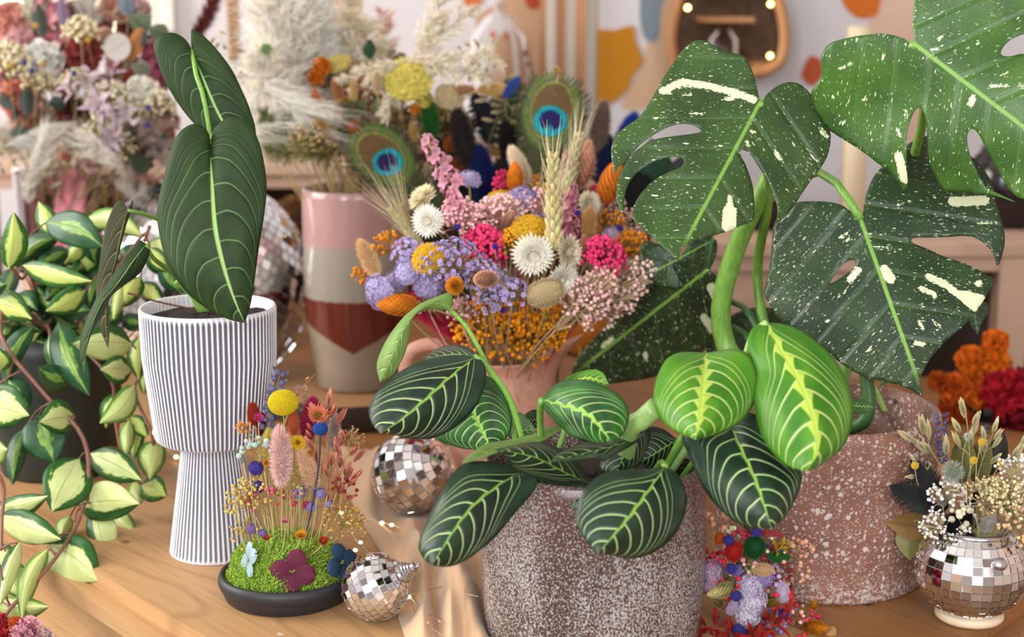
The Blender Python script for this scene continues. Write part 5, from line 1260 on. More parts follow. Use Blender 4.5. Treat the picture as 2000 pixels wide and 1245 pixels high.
@bloom('wheat')
def _(c1, c2=None, awn=0.85):
    b = MB(); c2 = c2 or c1; rows = 15
    for k in range(rows):
        t = k/(rows-1); z = t*0.93
        for q in range(4):
            a = q*PI/2+(k % 2)*PI/4; out = np.array([math.cos(a), math.sin(a), 0]); s = 0.09*(1-0.35*t)
            d = unit(out*0.45+np.array([0, 0, 1.0])); v, f = ellip((0, 0, 0), (s*0.42, s*0.42, s), 6, 7)
            R = np.array(rot_to(d)); v = v@R.T+out*0.055*(1-0.3*t)+np.array([0, 0, z]); b.add(v, f, jit(c1, 0.09, 1)[0])
            if awn:
                p0 = out*0.06+np.array([0, 0, z+0.06]); p2 = p0+unit(out*0.22+np.array([0, 0, 1.0])+rng.normal(0, 0.07, 3))*awn*rng.uniform(0.6, 1.0)
                vv, ff = strands(np.stack([p0, (p0+p2)/2+rng.normal(0, 0.012, 3), p2])[None], 0.006); b.add(vv, ff, c2)
    b.add(*tube([(0, 0, -0.05), (0, 0, 0.95)], 0.02, 5), c2); return b
@bloom('larkspur')
def _(c1, c2='#c9a58c', n=24):
    b = MB(); i = np.arange(n); t = i/n; a = i*FIB; r = 0.14*(1-0.5*t)*rng.uniform(0.6, 1.25, n); p = np.stack([r*np.cos(a), r*np.sin(a), t+rng.normal(0, 0.02, n)], -1); out = unit(np.stack([np.cos(a), np.sin(a), 0.35+0*a], -1))
    for k in range(6):
        e1, e2 = perp(out); an = 2*PI*k/6+rng.uniform(0, 1, n); rad = e1*np.cos(an)[:, None]+e2*np.sin(an)[:, None]
        petals(b, p, unit(rad+out*rng.uniform(0.3, 0.9, (n, 1))), unit(out-rad*0.6), 0.12*(1.15-0.55*t)*rng.uniform(0.7, 1.25, n), 0.085, -0.25, jit(c1, 0.13, n), (0.4, 1.0, 0.9, 0.3), 4)
    b.add(*tube([(0, 0, -0.15), (0, 0, 1.0)], 0.014, 5), c2); return b
@bloom('button')
def _(c1, c2=None, flat=0.82, n=900):
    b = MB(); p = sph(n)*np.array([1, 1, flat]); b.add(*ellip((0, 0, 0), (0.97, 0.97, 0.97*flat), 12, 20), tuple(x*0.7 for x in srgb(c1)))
    v, f, k = balls(p, 1.9/math.sqrt(n), False); b.add(v, f, np.repeat(jit(c1, 0.08, n), k, 0)); return b
@bloom('thistle')
def _(c1, c2='#6f7a62'):
    b = MB(); n = 420; p = sph(n); b.add(*ellip((0, 0, 0), 0.55, 8, 12), c2); v, f = hairs(p*0.5, p*rng.uniform(0.88, 1.05, (n, 1)), 0.04); b.add(v, f, np.repeat(jit(c1, 0.12, n), 3, 0)); return b
@bloom('oat')
def _(c1, c2=None, n=16, droop=0.6, spread=0.34, gl=1.0):
    b = MB(); c2 = c2 or c1; b.add(*tube(smooth_path([(0, 0, -0.2), (0.01, 0, 0.5), (0.05, 0, 1.0)], 8), 0.009, 5), c2)
    for k in range(n):
        t = 0.15+0.85*k/n; a = k*FIB; out = np.array([math.cos(a), math.sin(a), 0]); p0 = np.array([0.05*t*t, 0, t]); p1 = p0+out*spread*(1.1-0.6*t)*rng.uniform(0.7, 1.1)+np.array([0, 0, 0.12])
        b.add(*strands(np.stack([p0, (p0+p1)/2+np.array([0, 0, 0.03]), p1])[None], 0.006, False), c2)
        d = unit(out*0.5+np.array([0, 0, -1.0])*droop+np.array([0, 0, 1.0])*(1-droop)); e1, e2 = perp(d[None]); m_ = 4
        for s_ in range(m_):
            an = 2*PI*s_/m_; dd = unit(d+(e1[0]*math.cos(an)+e2[0]*math.sin(an))*0.16); nn_ = unit(e1[0]*math.cos(an)+e2[0]*math.sin(an))
            petals(b, p1[None], dd[None], nn_[None], 0.26*gl*rng.uniform(0.85, 1.15), 0.075*gl*1.2, -0.05, jit(c1, 0.08, 1), (0.3, 1.0, 0.75, 0.0), 5)
    return b
@bloom('lavender')
def _(c1, c2='#7a7350', n=46):
    b = MB(); i = np.arange(n); t = (i//6)/(n//6); a = i*FIB*1.3; p = np.stack([0.07*np.cos(a), 0.07*np.sin(a), t+0*a], -1)*1.0; v, f, k = balls(p+rng.normal(0, 0.012, p.shape), 0.05*rng.uniform(0.75, 1.25, n), True)
    v = v.copy(); b.add(v, f, np.repeat(jit(c1, 0.2, n), k, 0)); d = unit(np.stack([np.cos(a), np.sin(a), 0.9+0*a], -1)); e1, e2 = perp(d)
    petals(b, p, d, e1, 0.12, 0.06, 0.1, jit(c1, 0.2, n)*1.2, (0.5, 1, 0.4), 3); b.add(*tube([(0, 0, -0.3), (0, 0, 1.0)], 0.012, 5), c2); return b
@bloom('plume')
def _(c1, c2=None, n=900, bend=0.25, wide=0.30, hang=0.35, w=0.004):
    """pampas or astilbe: fine filaments on side branches along an arching spine"""
    b = MB(); c2 = c2 or c1; n = int(n*2.6); sp = smooth_path([(0, 0, 0), (bend*0.2, 0, 0.5), (bend, 0, 1.0)], 24); b.add(*tube(sp, np.linspace(0.012, 0.003, 24), 5), c2)
    nb = max(20, n//26); tb = rng.uniform(0.08, 1.0, nb)**0.9; ab = rng.uniform(0, 2*PI, nb)       # side branches
    Lb = wide*(0.35+0.9*np.sin(PI*np.clip(tb*0.8+0.1, 0, 1)))*rng.uniform(0.6, 1.1, nb)
    i = rng.integers(0, nb, n); t = tb[i]; p0 = np.stack([np.interp(t, np.linspace(0, 1, 24), sp[:, k]) for k in range(3)], -1)
    def along(u, k):                     # point at fraction u of branch k
        out = np.stack([np.cos(ab[k]), np.sin(ab[k]), 0*ab[k]], -1); q = np.stack([np.interp(tb[k], np.linspace(0, 1, 24), sp[:, c]) for c in range(3)], -1)
        return q+out*(Lb[k]*u*0.62)[:, None]+np.array([[0, 0, 1.0]])*(Lb[k]*(u*0.75-hang*u*u*1.3))[:, None]
    u = rng.uniform(0.0, 0.8, n); s0 = along(u, i); s1 = along(u+0.25, i)+rng.normal(0, 0.02*wide/0.3, (n, 3)); s2 = along(u+0.55, i)+rng.normal(0, 0.055*wide/0.3, (n, 3))-np.array([[0, 0, 1.0]])*hang*0.03
    v, f = strands(np.stack([s0, s1, s2], 1), w); b.add(v, f, np.repeat(jit(c1, 0.10, n), 6, 0)*np.tile(np.repeat([0.85, 1.0, 1.1], 2), n)[:, None])
    bb = np.stack([along(np.full(nb, q), np.arange(nb)) for q in (0.0, 0.4, 0.8)], 1); v, f = strands(bb, w*1.6); b.add(v, f, c2); return b
@bloom('ruffle')
def _(c1, c2=None, n=60):
    b = MB(); p = sph(n*2); p = p[p[:, 2] > -0.35]; n = len(p); c2 = c2 or c1
    for k in range(3):
        e1, e2 = perp(p); a = 2*PI*k/3+rng.uniform(0, 2, n); rad = e1*np.cos(a)[:, None]+e2*np.sin(a)[:, None]
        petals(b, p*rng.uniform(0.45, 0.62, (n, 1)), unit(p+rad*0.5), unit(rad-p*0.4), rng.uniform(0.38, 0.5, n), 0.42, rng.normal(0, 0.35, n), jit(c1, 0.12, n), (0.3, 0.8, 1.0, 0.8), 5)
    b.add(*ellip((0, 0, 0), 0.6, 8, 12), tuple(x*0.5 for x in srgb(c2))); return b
@bloom('daisy')
def _(c1, c2='#a0701c', n=22, el=0.5):
    b = MB()
    for L, e0 in ((1.0, el), (0.8, el+0.35)):
        a = np.linspace(0, 2*PI, n, endpoint=False)+rng.uniform(0, 1); e = e0+rng.normal(0, 0.07, n); rad = np.stack([np.cos(a), np.sin(a), 0*a], -1); up = np.array([[0, 0, 1.0]])
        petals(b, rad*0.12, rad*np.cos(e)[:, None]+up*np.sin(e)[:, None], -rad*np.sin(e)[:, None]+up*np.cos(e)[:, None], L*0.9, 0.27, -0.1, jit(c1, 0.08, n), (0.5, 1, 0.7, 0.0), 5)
    p = sph(90); p = p[p[:, 2] > 0]; v, f, k = balls(p*np.array([0.26, 0.26, 0.2])+np.array([0, 0, 0.1]), 0.05, False); b.add(v, f, np.repeat(jit(c2, 0.15, len(p)), k, 0)); b.add(*ellip((0, 0, 0.02), (0.22, 0.22, 0.2), 6, 10), c2); return b
@bloom('hydrangea')
def _(c1, c2='#9aa54a'):
    b = MB()
    for k in range(4):
        a = PI/2*k+0.7+rng.uniform(-0.12, 0.12); s, t = np.meshgrid(np.linspace(0, 1, 8), np.linspace(-1, 1, 9), indexing='ij'); w = 0.44*np.sqrt(np.clip(1-((s-0.50)/0.505)**2, 0, 1))*(1-0.25*np.exp(-s*8))
        x = 0.06+s*0.9; y = t*w; z = 0.10*np.sin(s*2.6)-0.16*t*t*s+rng.normal(0, 0.008, s.shape)+0.03*(k % 2)
        v = np.stack([x*math.cos(a)-y*math.sin(a), x*math.sin(a)+y*math.cos(a), z], -1).reshape(-1, 3); sh = (0.75+0.35*s-0.1*(np.abs(np.sin(t*9+s*3))<0.2)).reshape(-1, 1)
        b.add(v, grid_faces(8, 9), np.clip(np.array(srgb(c1))[None]*sh, 0, 1))
    v, f, k = balls(np.array([[0, 0, 0.05], [0.09, 0.02, 0.05], [-0.05, 0.08, 0.05]]), 0.05, True); b.add(v, f, c2); return b
@bloom('leaf')
def _(c1, c2=None, wide=0.36, fold=0.25, bend=0.15):
    b = MB(); c2 = c2 or tuple(x*0.7 for x in srgb(c1)); s, t = np.meshgrid(np.linspace(0, 1, 14), np.linspace(-1, 1, 7), indexing='ij'); w = wide*np.sin(PI*s**0.85)**0.8*(1-0.1*s)
    v = np.stack([t*w, bend*s*s+fold*np.abs(t)*w, s], -1).reshape(-1, 3); mid = (np.abs(t) < 0.1).reshape(-1, 1)
    b.add(v, grid_faces(14, 7), np.where(mid, np.array(srgb(c2))[None], jit(c1, 0.05, 98))); return b
@bloom('stars')
def _(c1, c2=None, n=9):
    """loose papery leaves radiating from the stem"""
    b = MB(); c2 = c2 or c1; i = np.arange(n); a = i*FIB; t = i/n; p = np.stack([0.05*np.cos(a), 0.05*np.sin(a), t*0.8], -1); d = unit(np.stack([np.cos(a), np.sin(a), 0.5+0.5*t], -1)); nr = unit(np.stack([-np.cos(a)*0.5, -np.sin(a)*0.5, 1+0*a], -1))
    petals(b, p, d, nr, rng.uniform(0.45, 0.65, n), 0.2, -0.35, jit(c1, 0.05, n), (0.2, 1.0, 0.75, 0.0), 7); b.add(*tube([(0, 0, -0.3), (0, 0, 0.8)], 0.02, 5), c2); return b
@bloom('disc')
def _(c1, c2='#c9ae88'):
    b = MB(); v, f = lathe([(0.001, 0.012), (0.5, 0.014), (0.9, 0.008), (1.0, 0.0), (0.9, -0.008), (0.001, -0.012)], 32); b.add(v, f, c1); a = np.linspace(0, 2*PI, 33); b.add(*tube(np.stack([np.cos(a), np.sin(a), 0*a], -1), 0.022, 5, False), c2); b.add(*tube([(-0.9, 0, 0.02), (0.7, 0, 0.02)], 0.018, 5), c2); return b
@bloom('fern')
def _(c1, c2=None, n=26):
    b = MB(); c2 = c2 or c1; sp = smooth_path([(0, 0, 0), (0.05, 0, 0.5), (0.28, 0, 0.95)], n); b.add(*tube(sp, np.linspace(0.014, 0.004, n), 5), c2)
    for sg in (-1, 1):
        t = np.linspace(0.1, 1, n); p = np.stack([np.interp(t, np.linspace(0, 1, n), sp[:, k]) for k in range(3)], -1); d = unit(np.tile([[0.3, sg*1.0, 0.55]], (n, 1))+rng.normal(0, 0.08, (n, 3)))
        petals(b, p, d, np.tile([[1.0, 0, -0.3]], (n, 1)), 0.34*np.sin(PI*(t*0.85+0.12)), 0.05, 0.15, jit(c1, 0.08, n), (0.6, 1, 0.5, 0), 4)
    return b
@bloom('feather')
def _(c1=None, c2=None, L=1.9):
    """peacock eye feather along +Z, flat in XZ, made of single barbs; the eye is coloured barb by barb"""
    b = MB(); b.add(*tube(smooth_path([(0, 0, -0.9), (0, 0.01, 0.2), (0, 0, 1.0)], 20), np.linspace(0.016, 0.004, 20), 5), '#c7b48a')
    def colour(x, z):
        q = np.stack([x/0.34, (z-0.46)/0.47], -1); r = np.hypot(q[:, 0], q[:, 1]); e = np.hypot(x/0.235, (z-0.31)/0.22); pu = np.hypot(x/0.165, (z-0.325)/0.155)
        notch = (np.abs(x) < 0.05-(z-0.17)*0.4) & (z < 0.25)
        c = np.tile(np.array(srgb('#3c3c26'))[None], (len(x), 1)); c[z < 0.0] = srgb('#45492c'); c[z > 0.85] = srgb('#5a5340')
        def put(mask, col): c[mask] = srgb(col)
        put(r < 1.25, '#4f6a34'); put(r < 1.12, '#6b7d3a'); put(r < 1.02, '#5a5544'); put(r < 0.94, '#7f8d3c'); put(r < 0.86, '#6c5434'); put(e < 1.12, '#4a6a3c'); put(e < 1.0, '#0fa0b4'); put((pu < 1.0) & ~notch, '#1c1c58'); put((pu < 1.0) & (e > 0.9), '#1560a0')
        return c
    for sg in (-1, 1):
        n = 210; t = np.linspace(-0.75, 0.98, n); k = 19
        Lb = (0.42+0.26*np.exp(-((t-0.22)/0.42)**2))*np.clip((1.10-t)/0.45, 0.25, 1)*rng.uniform(0.82, 1.08, n); d = np.stack([sg*np.cos(0.62+0.25*t), 0*t, np.sin(0.62+0.25*t)], -1)
        s = np.linspace(0, 1, k); c = np.stack([0*t, 0*t, t-0.12], -1)[:, None]+d[:, None]*(Lb[:, None]*s)[..., None]; c[..., 1] += 0.06*s[None]**2+rng.normal(0, 0.004, (n, 1)); c[..., 0] += rng.normal(0, 0.02, (n, 1))*np.clip(s-0.7, 0, 1)[None]*3; c[..., 2] += rng.normal(0, 0.05, (n, 1))*np.clip(s-0.62, 0, 1)[None]*2; c[..., 2] += 0.05*s[None]**2
        wid = np.where(t < -0.1, 0.006, 0.0095)[:, None]*np.linspace(1, 0.5, k)[None]
        off = np.stack([-d[:, 2]*1.0, 0*t, d[:, 0]], -1)[:, None]*wid[..., None]
        v = np.stack([c-off, c+off], 2).reshape(-1, 3); i = np.arange(n)[:, None]*(2*k)+np.arange(k-1)[None]*2; b.add(v, np.stack([i, i+1, i+3, i+2], -1).reshape(-1, 4), colour(v[:, 0], v[:, 2])*rng.uniform(0.85, 1.1, (len(v), 1)))
    return b

_mesh = {}
def bloom_mesh(kind, *a, **k):
    key = (kind, a, tuple(sorted(k.items())))
    if key not in _mesh:
        mat = {'bunny': 'fuzz', 'plume': 'fuzz', 'spray': 'dry', 'yarrow': 'dry', 'button': 'dry', 'wheat': 'dry', 'lavender': 'dry', 'thistle': 'dry', 'leaf': 'soft_leaf', 'feather': 'dry'}.get(kind, 'petal')
        me = BL[kind](*a, **k).mesh(kind); me.materials.append(M[mat].m); _mesh[key] = me
    return _mesh[key]

WDIR = lambda d: Vector((d[0], -d[2], d[1]))             # (right, up, towards the viewer)
HEADNAME = {'bunny': 'seed_head', 'phalaris': 'seed_head', 'wheat': 'ear', 'oat': 'spikelets', 'plume': 'plume', 'spray': 'buds', 'leaf': 'blade', 'fern': 'frond', 'feather': 'vane', 'disc': 'seed_pod', 'stars': 'petals'}
def put(name, label, cat, kind, args, at, size, d, group=None, to=None, roll=None, stem=None, stem_r=0.0009, squash=None, kw=None, parent=None, centre=False, mix=0.55):
    """one dried stem: head of the given kind at a place, growing along d, with a stem running down to `to`.
    at = (px, py, distance); size = pixels for one unit; to = world point; a child of `parent` when it belongs to a garland"""
    p = P(*at); s = size*MPP(*at); dv_ = WDIR(d).normalized()
    me = bloom_mesh(kind, *args, **(kw or {}))
    if kind in ('leaf', 'feather', 'fern', 'disc'):      # flat pieces: say how they are turned towards the room
        vw = (CAM-p).normalized(); z_ = dv_
        if kind == 'disc': x_ = Vector((0, 0, 1)).cross(z_).normalized(); y_ = z_.cross(x_)
        else:
            y_ = -(vw-z_*vw.dot(z_)).normalized(); x_ = y_.cross(z_)
        R = (Matrix((x_, y_, z_)).transposed() @ Matrix.Rotation(rng.uniform(-0.6, 0.6) if roll is None else roll, 3, 'Z')).to_4x4()
        if kind == 'fern': R = R @ Matrix.Rotation(PI/2, 4, 'Z')
    else: R = rot_to(dv_, rng.uniform(0, 6.28) if roll is None else roll).to_4x4()
    if parent is None:
        root = thing(name, label, cat, to if to is not None else p, group)
    else: root = parent
    o = bpy.data.objects.new(HEADNAME.get(kind, 'bloom') if parent is None else name, me); COL.objects.link(o); o.parent = root
    sc = Matrix.Diagonal((s, s, s, 1)) if squash is None else Matrix.Diagonal((s*squash[0], s*squash[1], s*squash[2], 1))
    o.matrix_local = Matrix.Translation(p-root.location) @ R @ sc
    if parent is not None and label: o['label'] = label
    if to is not None and parent is None:
        q0 = p; q2 = Vector(to); q1 = q0-dv_*(q2-q0).length*0.28
        pts = smooth_path([q2-root.location, q1*mix+q2*(1-mix)*0.5+q0*(1-mix)*0.5-root.location, q0-root.location], 10)
        b = MB(); b.add(*tube(pts, stem_r, 5), stem or '#9a8654'); b.build('stem', M['dry'], root)
    return root
# ------------------------------------------------------------------ the bright bouquet in the pink jug
JT = P(1000, 790, 1.72)
def J(name, label, cat, kind, args, x, y, Y, size, d, stem='#a58d5a', **k):
    put(name, label, cat, kind, args, (x, y, Y), size, d, 'dried flowers in the pink jug', JT + Vector((rng.uniform(-0.025, 0.025), rng.uniform(-0.02, 0.02), 0)), stem=stem, **k)
CRM, GLD, HOT, PNK, PAL, LAV, PUR, ORG, PEA = '#fbf6e6', '#d8a825', '#ec4074', '#f2adbd', '#eec4bd', '#cbbbe8', '#9478c2', '#ee9628', '#efb594'
sf = [('largest white strawflower, open towards the front of the bouquet', CRM, 1040, 497, 1.60, 45, (0.1, -0.05, 1)), ('cream strawflower turned right beside the largest white one', '#f8edd4', 1108, 492, 1.61, 39, (0.85, 0.1, 0.6)),
      ('cream strawflower tilted down right below the largest white one', CRM, 1096, 545, 1.60, 37, (0.5, -0.3, 0.8)), ('white strawflower at the left of the bouquet', '#f9f5ea', 836, 432, 1.64, 35, (-0.25, 0.15, 1)),
      ('yellowish strawflower leaning left above the white left one', '#f2e4bc', 826, 388, 1.68, 34, (-0.6, 0.7, 0.5)), ('small cream strawflower at the right behind the wheat', '#f7efd8', 1150, 398, 1.70, 28, (0.5, 0.3, 0.8))]
for l, c, x, y, Y, s, d in sf: J('strawflower', l, 'flower', 'strawflower', (c,), x, y, Y, s, d)
J('strawflower', 'tan strawflower seen from behind, under the white ones', 'flower', 'strawback', ('#c9b083',), 1064, 572, 1.59, 37, (0.2, -0.35, 1), roll=0.3)
J('wheat', 'upright wheat ear in the middle of the jug bouquet', 'wheat', 'wheat', ('#d3c48c', '#d9cfa4'), 1082, 475, 1.61, 185, (-0.02, 1, 0.1), stem_r=0.0012, kw={'awn': 0.45})
J('wheat', 'slim wheat ear leaning right behind the upright one', 'wheat', 'wheat', ('#c9bd92', '#cfc6a4'), 1100, 400, 1.74, 150, (0.22, 1, 0.0), kw={'awn': 0.6})
J('wheat', 'wheat ear pointing up left from the edge of the bouquet', 'wheat', 'wheat', ('#c8bb86', '#cfc49c'), 822, 480, 1.68, 100, (-0.6, 0.75, 0.1), kw={'awn': 1.1})
J('wheat', 'pale wheat ear behind the left strawflowers', 'wheat', 'wheat', ('#c2b27c', '#d2c79e'), 812, 468, 1.72, 80, (-0.35, 0.9, 0.1), kw={'awn': 1.5})
bt = [('cream bunny tail sticking out at the far left', '#ecc795', 736, 538, 1.64, 42, (-0.42, 0.9, 0.1)), ('white bunny tail at the top centre of the bouquet', '#efdcc0', 1030, 358, 1.78, 42, (-0.42, 0.9, 0.0)),
      ('tan bunny tail under the small right strawflower', '#dcb47c', 1148, 470, 1.68, 36, (0.05, 1, 0.1)), ('pinkish bunny tail right of the side-turned strawflower', '#dba489', 1140, 487, 1.64, 19, (0, 0.9, 0.5))]
for l, c, x, y, Y, s, d in bt: J('bunny_tail', l, 'grass head', 'bunny', (c,), x, y, Y, s, d)
ph = [('orange canary grass head at the top of the bouquet', ORG, 1006, 378, 1.74, 32, (0.0, 1, 0.1)), ('large orange canary grass head at the right edge', '#ea9130', 1178, 396, 1.72, 46, (0.35, 0.95, 0)), ('orange canary grass head lying left over the purple statice', '#ef962c', 818, 596, 1.60, 42, (-0.95, 0.05, 0.25)),
      ('round orange canary grass head facing front, left of centre', '#f0a836', 892, 556, 1.57, 34, (-0.1, 0.1, 1)), ('peach canary grass head facing front beside the purple buds', '#f4c4a6', 966, 544, 1.56, 34, (-0.55, 0.1, 0.8)), ('tall peach canary grass head at the upper right', '#ebb294', 1124, 366, 1.76, 48, (0.3, 1, 0))]
for l, c, x, y, Y, s, d in ph: J('canary_seed_head', l, 'grass head', 'phalaris', (c,), x, y, Y, s, d, squash=(1.15, 1.15, 1))
J('canary_seed_head', 'pale peach grass tuft between the pink sprays', 'grass head', 'phalaris', ('#e8b7a0',), 985, 445, 1.67, 26, (0.3, 0.7, 0.6))
for l, x, y, Y, s, d in (('mustard yarrow head left of centre', 842, 512, 1.62, 34, (-0.3, 0.5, 0.8)), ('mustard yarrow head above the largest strawflower', 1034, 462, 1.66, 38, (0.05, 0.7, 0.6)), ('mustard yarrow head far back between statice and pink buds', 977, 402, 1.76, 30, (-0.2, 0.9, 0.3))):
    J('yarrow', l, 'flower', 'yarrow', (GLD,), x, y, Y, s, d)
J('larkspur', 'pale pink larkspur spike rising at the upper left', 'flower', 'larkspur', (PNK, '#cfa98f'), 892, 372, 1.72, 128, (-0.5, 0.86, 0.1))
J('larkspur', 'rose larkspur spike at the right of the upright wheat', 'flower', 'larkspur', ('#ea98b0', '#c79a86'), 1106, 470, 1.66, 112, (0.12, 1, 0.2))
J('larkspur', 'short pink larkspur between the left strawflowers and the red buds', 'flower', 'larkspur', ('#f0a2b4', '#cfa98f'), 892, 430, 1.66, 66, (-0.15, 1, 0.2), squash=(1.7, 1.7, 1))
J('larkspur', 'salmon larkspur tip peeking behind the upright wheat', 'flower', 'larkspur', ('#d99a92', '#c79a86'), 1112, 380, 1.75, 88, (-0.06, 1, 0.1))
for l, x, y, Y, s, d, c in (('lavender statice at the far left edge', 742, 570, 1.63, 40, (-0.8, -0.1, 0.6), LAV), ('pale violet statice curled left of the yarrow', 796, 532, 1.63, 32, (-0.35, 0.6, 0.7), '#cfc3ee'), ('lilac statice between the left statice and orange ball', 836, 556, 1.63, 34, (0.0, 0.4, 0.9), '#c8b8e4'),
      ('lilac statice cluster at the top centre', 1020, 392, 1.73, 38, (-0.1, 0.8, 0.5), '#c0b0dc'), ('small lilac statice beside the larkspur spike', 917, 352, 1.76, 26, (0.1, 0.9, 0.3), '#c6badf'), ('pale statice at the right behind the pink buds', 1196, 462, 1.72, 26, (0.3, 0.7, 0.4), '#c6b4d2'), ('lilac statice above the orange seed head', 770, 552, 1.66, 26, (-0.2, 0.6, 0.6), LAV), ('faded lilac statice under the larkspur', 868, 548, 1.65, 28, (0.1, 0.3, 0.9), '#bfabda')):
    J('statice', l, 'flower', 'statice', (c,), x, y, Y, s, d)
# airy sprays: buds on wiry stems
sp = [('hot pink bud spray left of the wheat', HOT, 948, 515, 1.66, 80, (-0.05, 1, 0.3), 230, 0.055, 0.62, '#c9486f'), ('hot pink bud spray right of the strawflowers', HOT, 1170, 535, 1.64, 82, (0.15, 1, 0.35), 230, 0.055, 0.58, '#c9486f'), ('small crimson bud spray at the top centre', '#d02c5c', 992, 385, 1.78, 55, (-0.2, 1, 0), 60, 0.06, 0.5, '#b8446a'),
      ('crimson buds by the right canary grass', '#cf2d55', 1160, 410, 1.75, 50, (0.2, 1, 0), 60, 0.06, 0.5, '#b8446a'), ('deep pink buds low between the white strawflowers and purple spray', '#cf2c58', 965, 530, 1.66, 45, (0, 1, 0.3), 70, 0.06, 0.5, '#a8385c'), ('crimson buds behind the left orange seed head', '#c92a4e', 822, 590, 1.66, 40, (-0.2, 0.8, 0.2), 60, 0.07, 0.6, '#a8385c'),
      ('pale pink spray beside the left strawflowers', '#f2bcc0', 905, 460, 1.67, 80, (-0.1, 1, 0.2), 190, 0.04, 0.6, '#d8a797'), ('pale pink spray in the upper middle', '#f1c4c0', 975, 460, 1.70, 86, (0.02, 1, 0.2), 200, 0.04, 0.66, '#d8a797'), ('pink spray around the upright wheat', '#ecb9ba', 1060, 450, 1.72, 86, (0.1, 1, 0.1), 170, 0.035, 0.8, '#d8a797'),
      ('long pale pink spray reaching far right', '#efc9be', 1100, 640, 1.66, 225, (0.86, 0.66, 0.1), 260, 0.018, 0.24, '#c8ab84'), ('pale pink spray fanning to the lower right', '#edc0b8', 1085, 645, 1.62, 170, (0.70, 0.78, 0.15), 260, 0.024, 0.30, '#c8ab84'), ('pale pink spray below the hot pink right one', '#f0c6be', 1090, 630, 1.63, 120, (0.78, 0.75, 0.2), 230, 0.030, 0.40, '#c8ab84'), ('dusty pink spray behind the right monstera lobe', '#e2b4a8', 1165, 480, 1.76, 105, (0.55, 0.85, 0), 190, 0.028, 0.62, '#b58d72'),
      ('dusty pink buds low on the left by the young leaf', '#dca79f', 905, 640, 1.64, 62, (-0.1, 1, 0.2), 110, 0.05, 0.5, '#c49a7c'), ('pink buds between the red plume and canary grass', '#e0a8a4', 842, 618, 1.66, 46, (-0.2, 1, 0.2), 80, 0.05, 0.6, '#c49a7c'),
      ('orange spray at the lower left of the bouquet centre', '#e8930f', 948, 676, 1.672, 100, (-0.2, 1, 0.3), 230, 0.046, 0.58, '#b98a3a'), ('orange spray low in the middle', '#e7910e', 1003, 680, 1.670, 100, (0.05, 1, 0.3), 220, 0.046, 0.52, '#b98a3a'), ('orange spray under the tan strawflower', '#eb9a12', 1058, 668, 1.672, 84, (0.4, 1, 0.3), 190, 0.050, 0.5, '#b98a3a'), ('orange buds beside the purple spray', '#e58d0c', 952, 615, 1.63, 56, (-0.05, 1, 0.3), 110, 0.055, 0.5, '#b98a3a'), ('orange buds over the jug rim', '#e8940f', 1032, 686, 1.674, 70, (0.35, 1, 0.4), 130, 0.055, 0.6, '#b98a3a'),
      ('orange spray at the right edge near the monstera', '#d9860f', 1210, 520, 1.70, 80, (0.55, 0.85, 0.1), 150, 0.045, 0.5, '#b98a3a'), ('orange buds behind the left wheat', '#e3901a', 775, 510, 1.70, 66, (-0.4, 0.9, 0), 70, 0.05, 0.7, '#b98a3a'), ('orange buds beside the far left bunny tail', '#e3901a', 735, 545, 1.68, 52, (-0.9, 0.4, 0), 36, 0.07, 0.5, '#b98a3a'), ('golden orange buds left of the largest strawflower', '#eaa01a', 1005, 500, 1.66, 58, (-0.1, 1, 0.2), 120, 0.06, 0.55, '#b98a3a'), ('orange buds among the dusty pink right spray', '#d88a20', 1180, 470, 1.74, 66, (0.3, 1, 0), 70, 0.055, 0.5, '#b98a3a'), ('orange specks by the slim wheat', '#dd8a22', 1050, 410, 1.80, 70, (0, 1, 0), 40, 0.045, 0.7, '#b98a3a')]
for l, c, x, y, Y, s, d, n, br, wd, stc in sp: J('bud_spray', l, 'flower', 'spray', (c, stc), x, y, Y, s, d, stem=stc, kw={'n': n, 'br': br, 'wide': wd, 'z0': 0.8 if c.startswith('#e') and 'range' in l and y > 650 else 0.5})
for l, c, x, y, Y, s, d, n, br, wd in (('broad purple bell spray over the left yarrow', PUR, 890, 555, 1.61, 96, (-0.15, 1, 0.4), 150, 0.028, 0.72), ('purple bell spray in front of the orange ball', '#b095d4', 945, 575, 1.61, 74, (0.0, 1, 0.4), 100, 0.034, 0.66), ('purple bells at the far left behind the statice', '#b39ad6', 800, 505, 1.66, 40, (-0.2, 0.8, 0.3), 50, 0.075, 0.9), ('purple bells under the largest strawflower', '#aa90d0', 1000, 590, 1.60, 48, (0.1, 1, 0.4), 46, 0.07, 0.7), ('dull purple bells above the orange spray', '#84709c', 962, 612, 1.61, 50, (-0.05, 1, 0.4), 46, 0.065, 0.7), ('purple bells by the upright wheat', '#8568b4', 1054, 452, 1.68, 34, (0, 1, 0.2), 30, 0.09, 0.9)):
    J('bell_spray', l, 'flower', 'spray', (c, '#a08a74'), x, y, Y, s, d, stem='#a08a74', kw={'n': n, 'br': br, 'wide': wd, 'bell': True})
for l, x, y, Y in (('tiny blue floret by the left pink spray', 894, 444, 1.62), ('tiny blue floret over the hot pink left spray', 967, 482, 1.60), ('tiny blue floret above the lower orange spray', 983, 607, 1.60), ('tiny blue floret right of the upright wheat', 1128, 416, 1.64), ('tiny blue floret by the right dusty spray', 1210, 445, 1.68), ('tiny blue floret behind the right pale stems', 1140, 605, 1.70)):
    J('blue_floret', l, 'flower', 'statice', ('#3a2f9c', '#3a3a6a'), x, y, Y, 7, (0, 0.5, 1), stem_r=0.0005)
J('red_plume', 'crimson feathery plume running from the rim up left under the leaf', 'grass plume', 'plume', ('#cf2c52', '#a8324c'), 952, 690, 1.68, 170, (-0.82, 0.55, 0.1), kw={'n': 1600, 'bend': 0.0, 'wide': 0.14, 'hang': 0.0, 'w': 0.006}, stem='#b8506a')
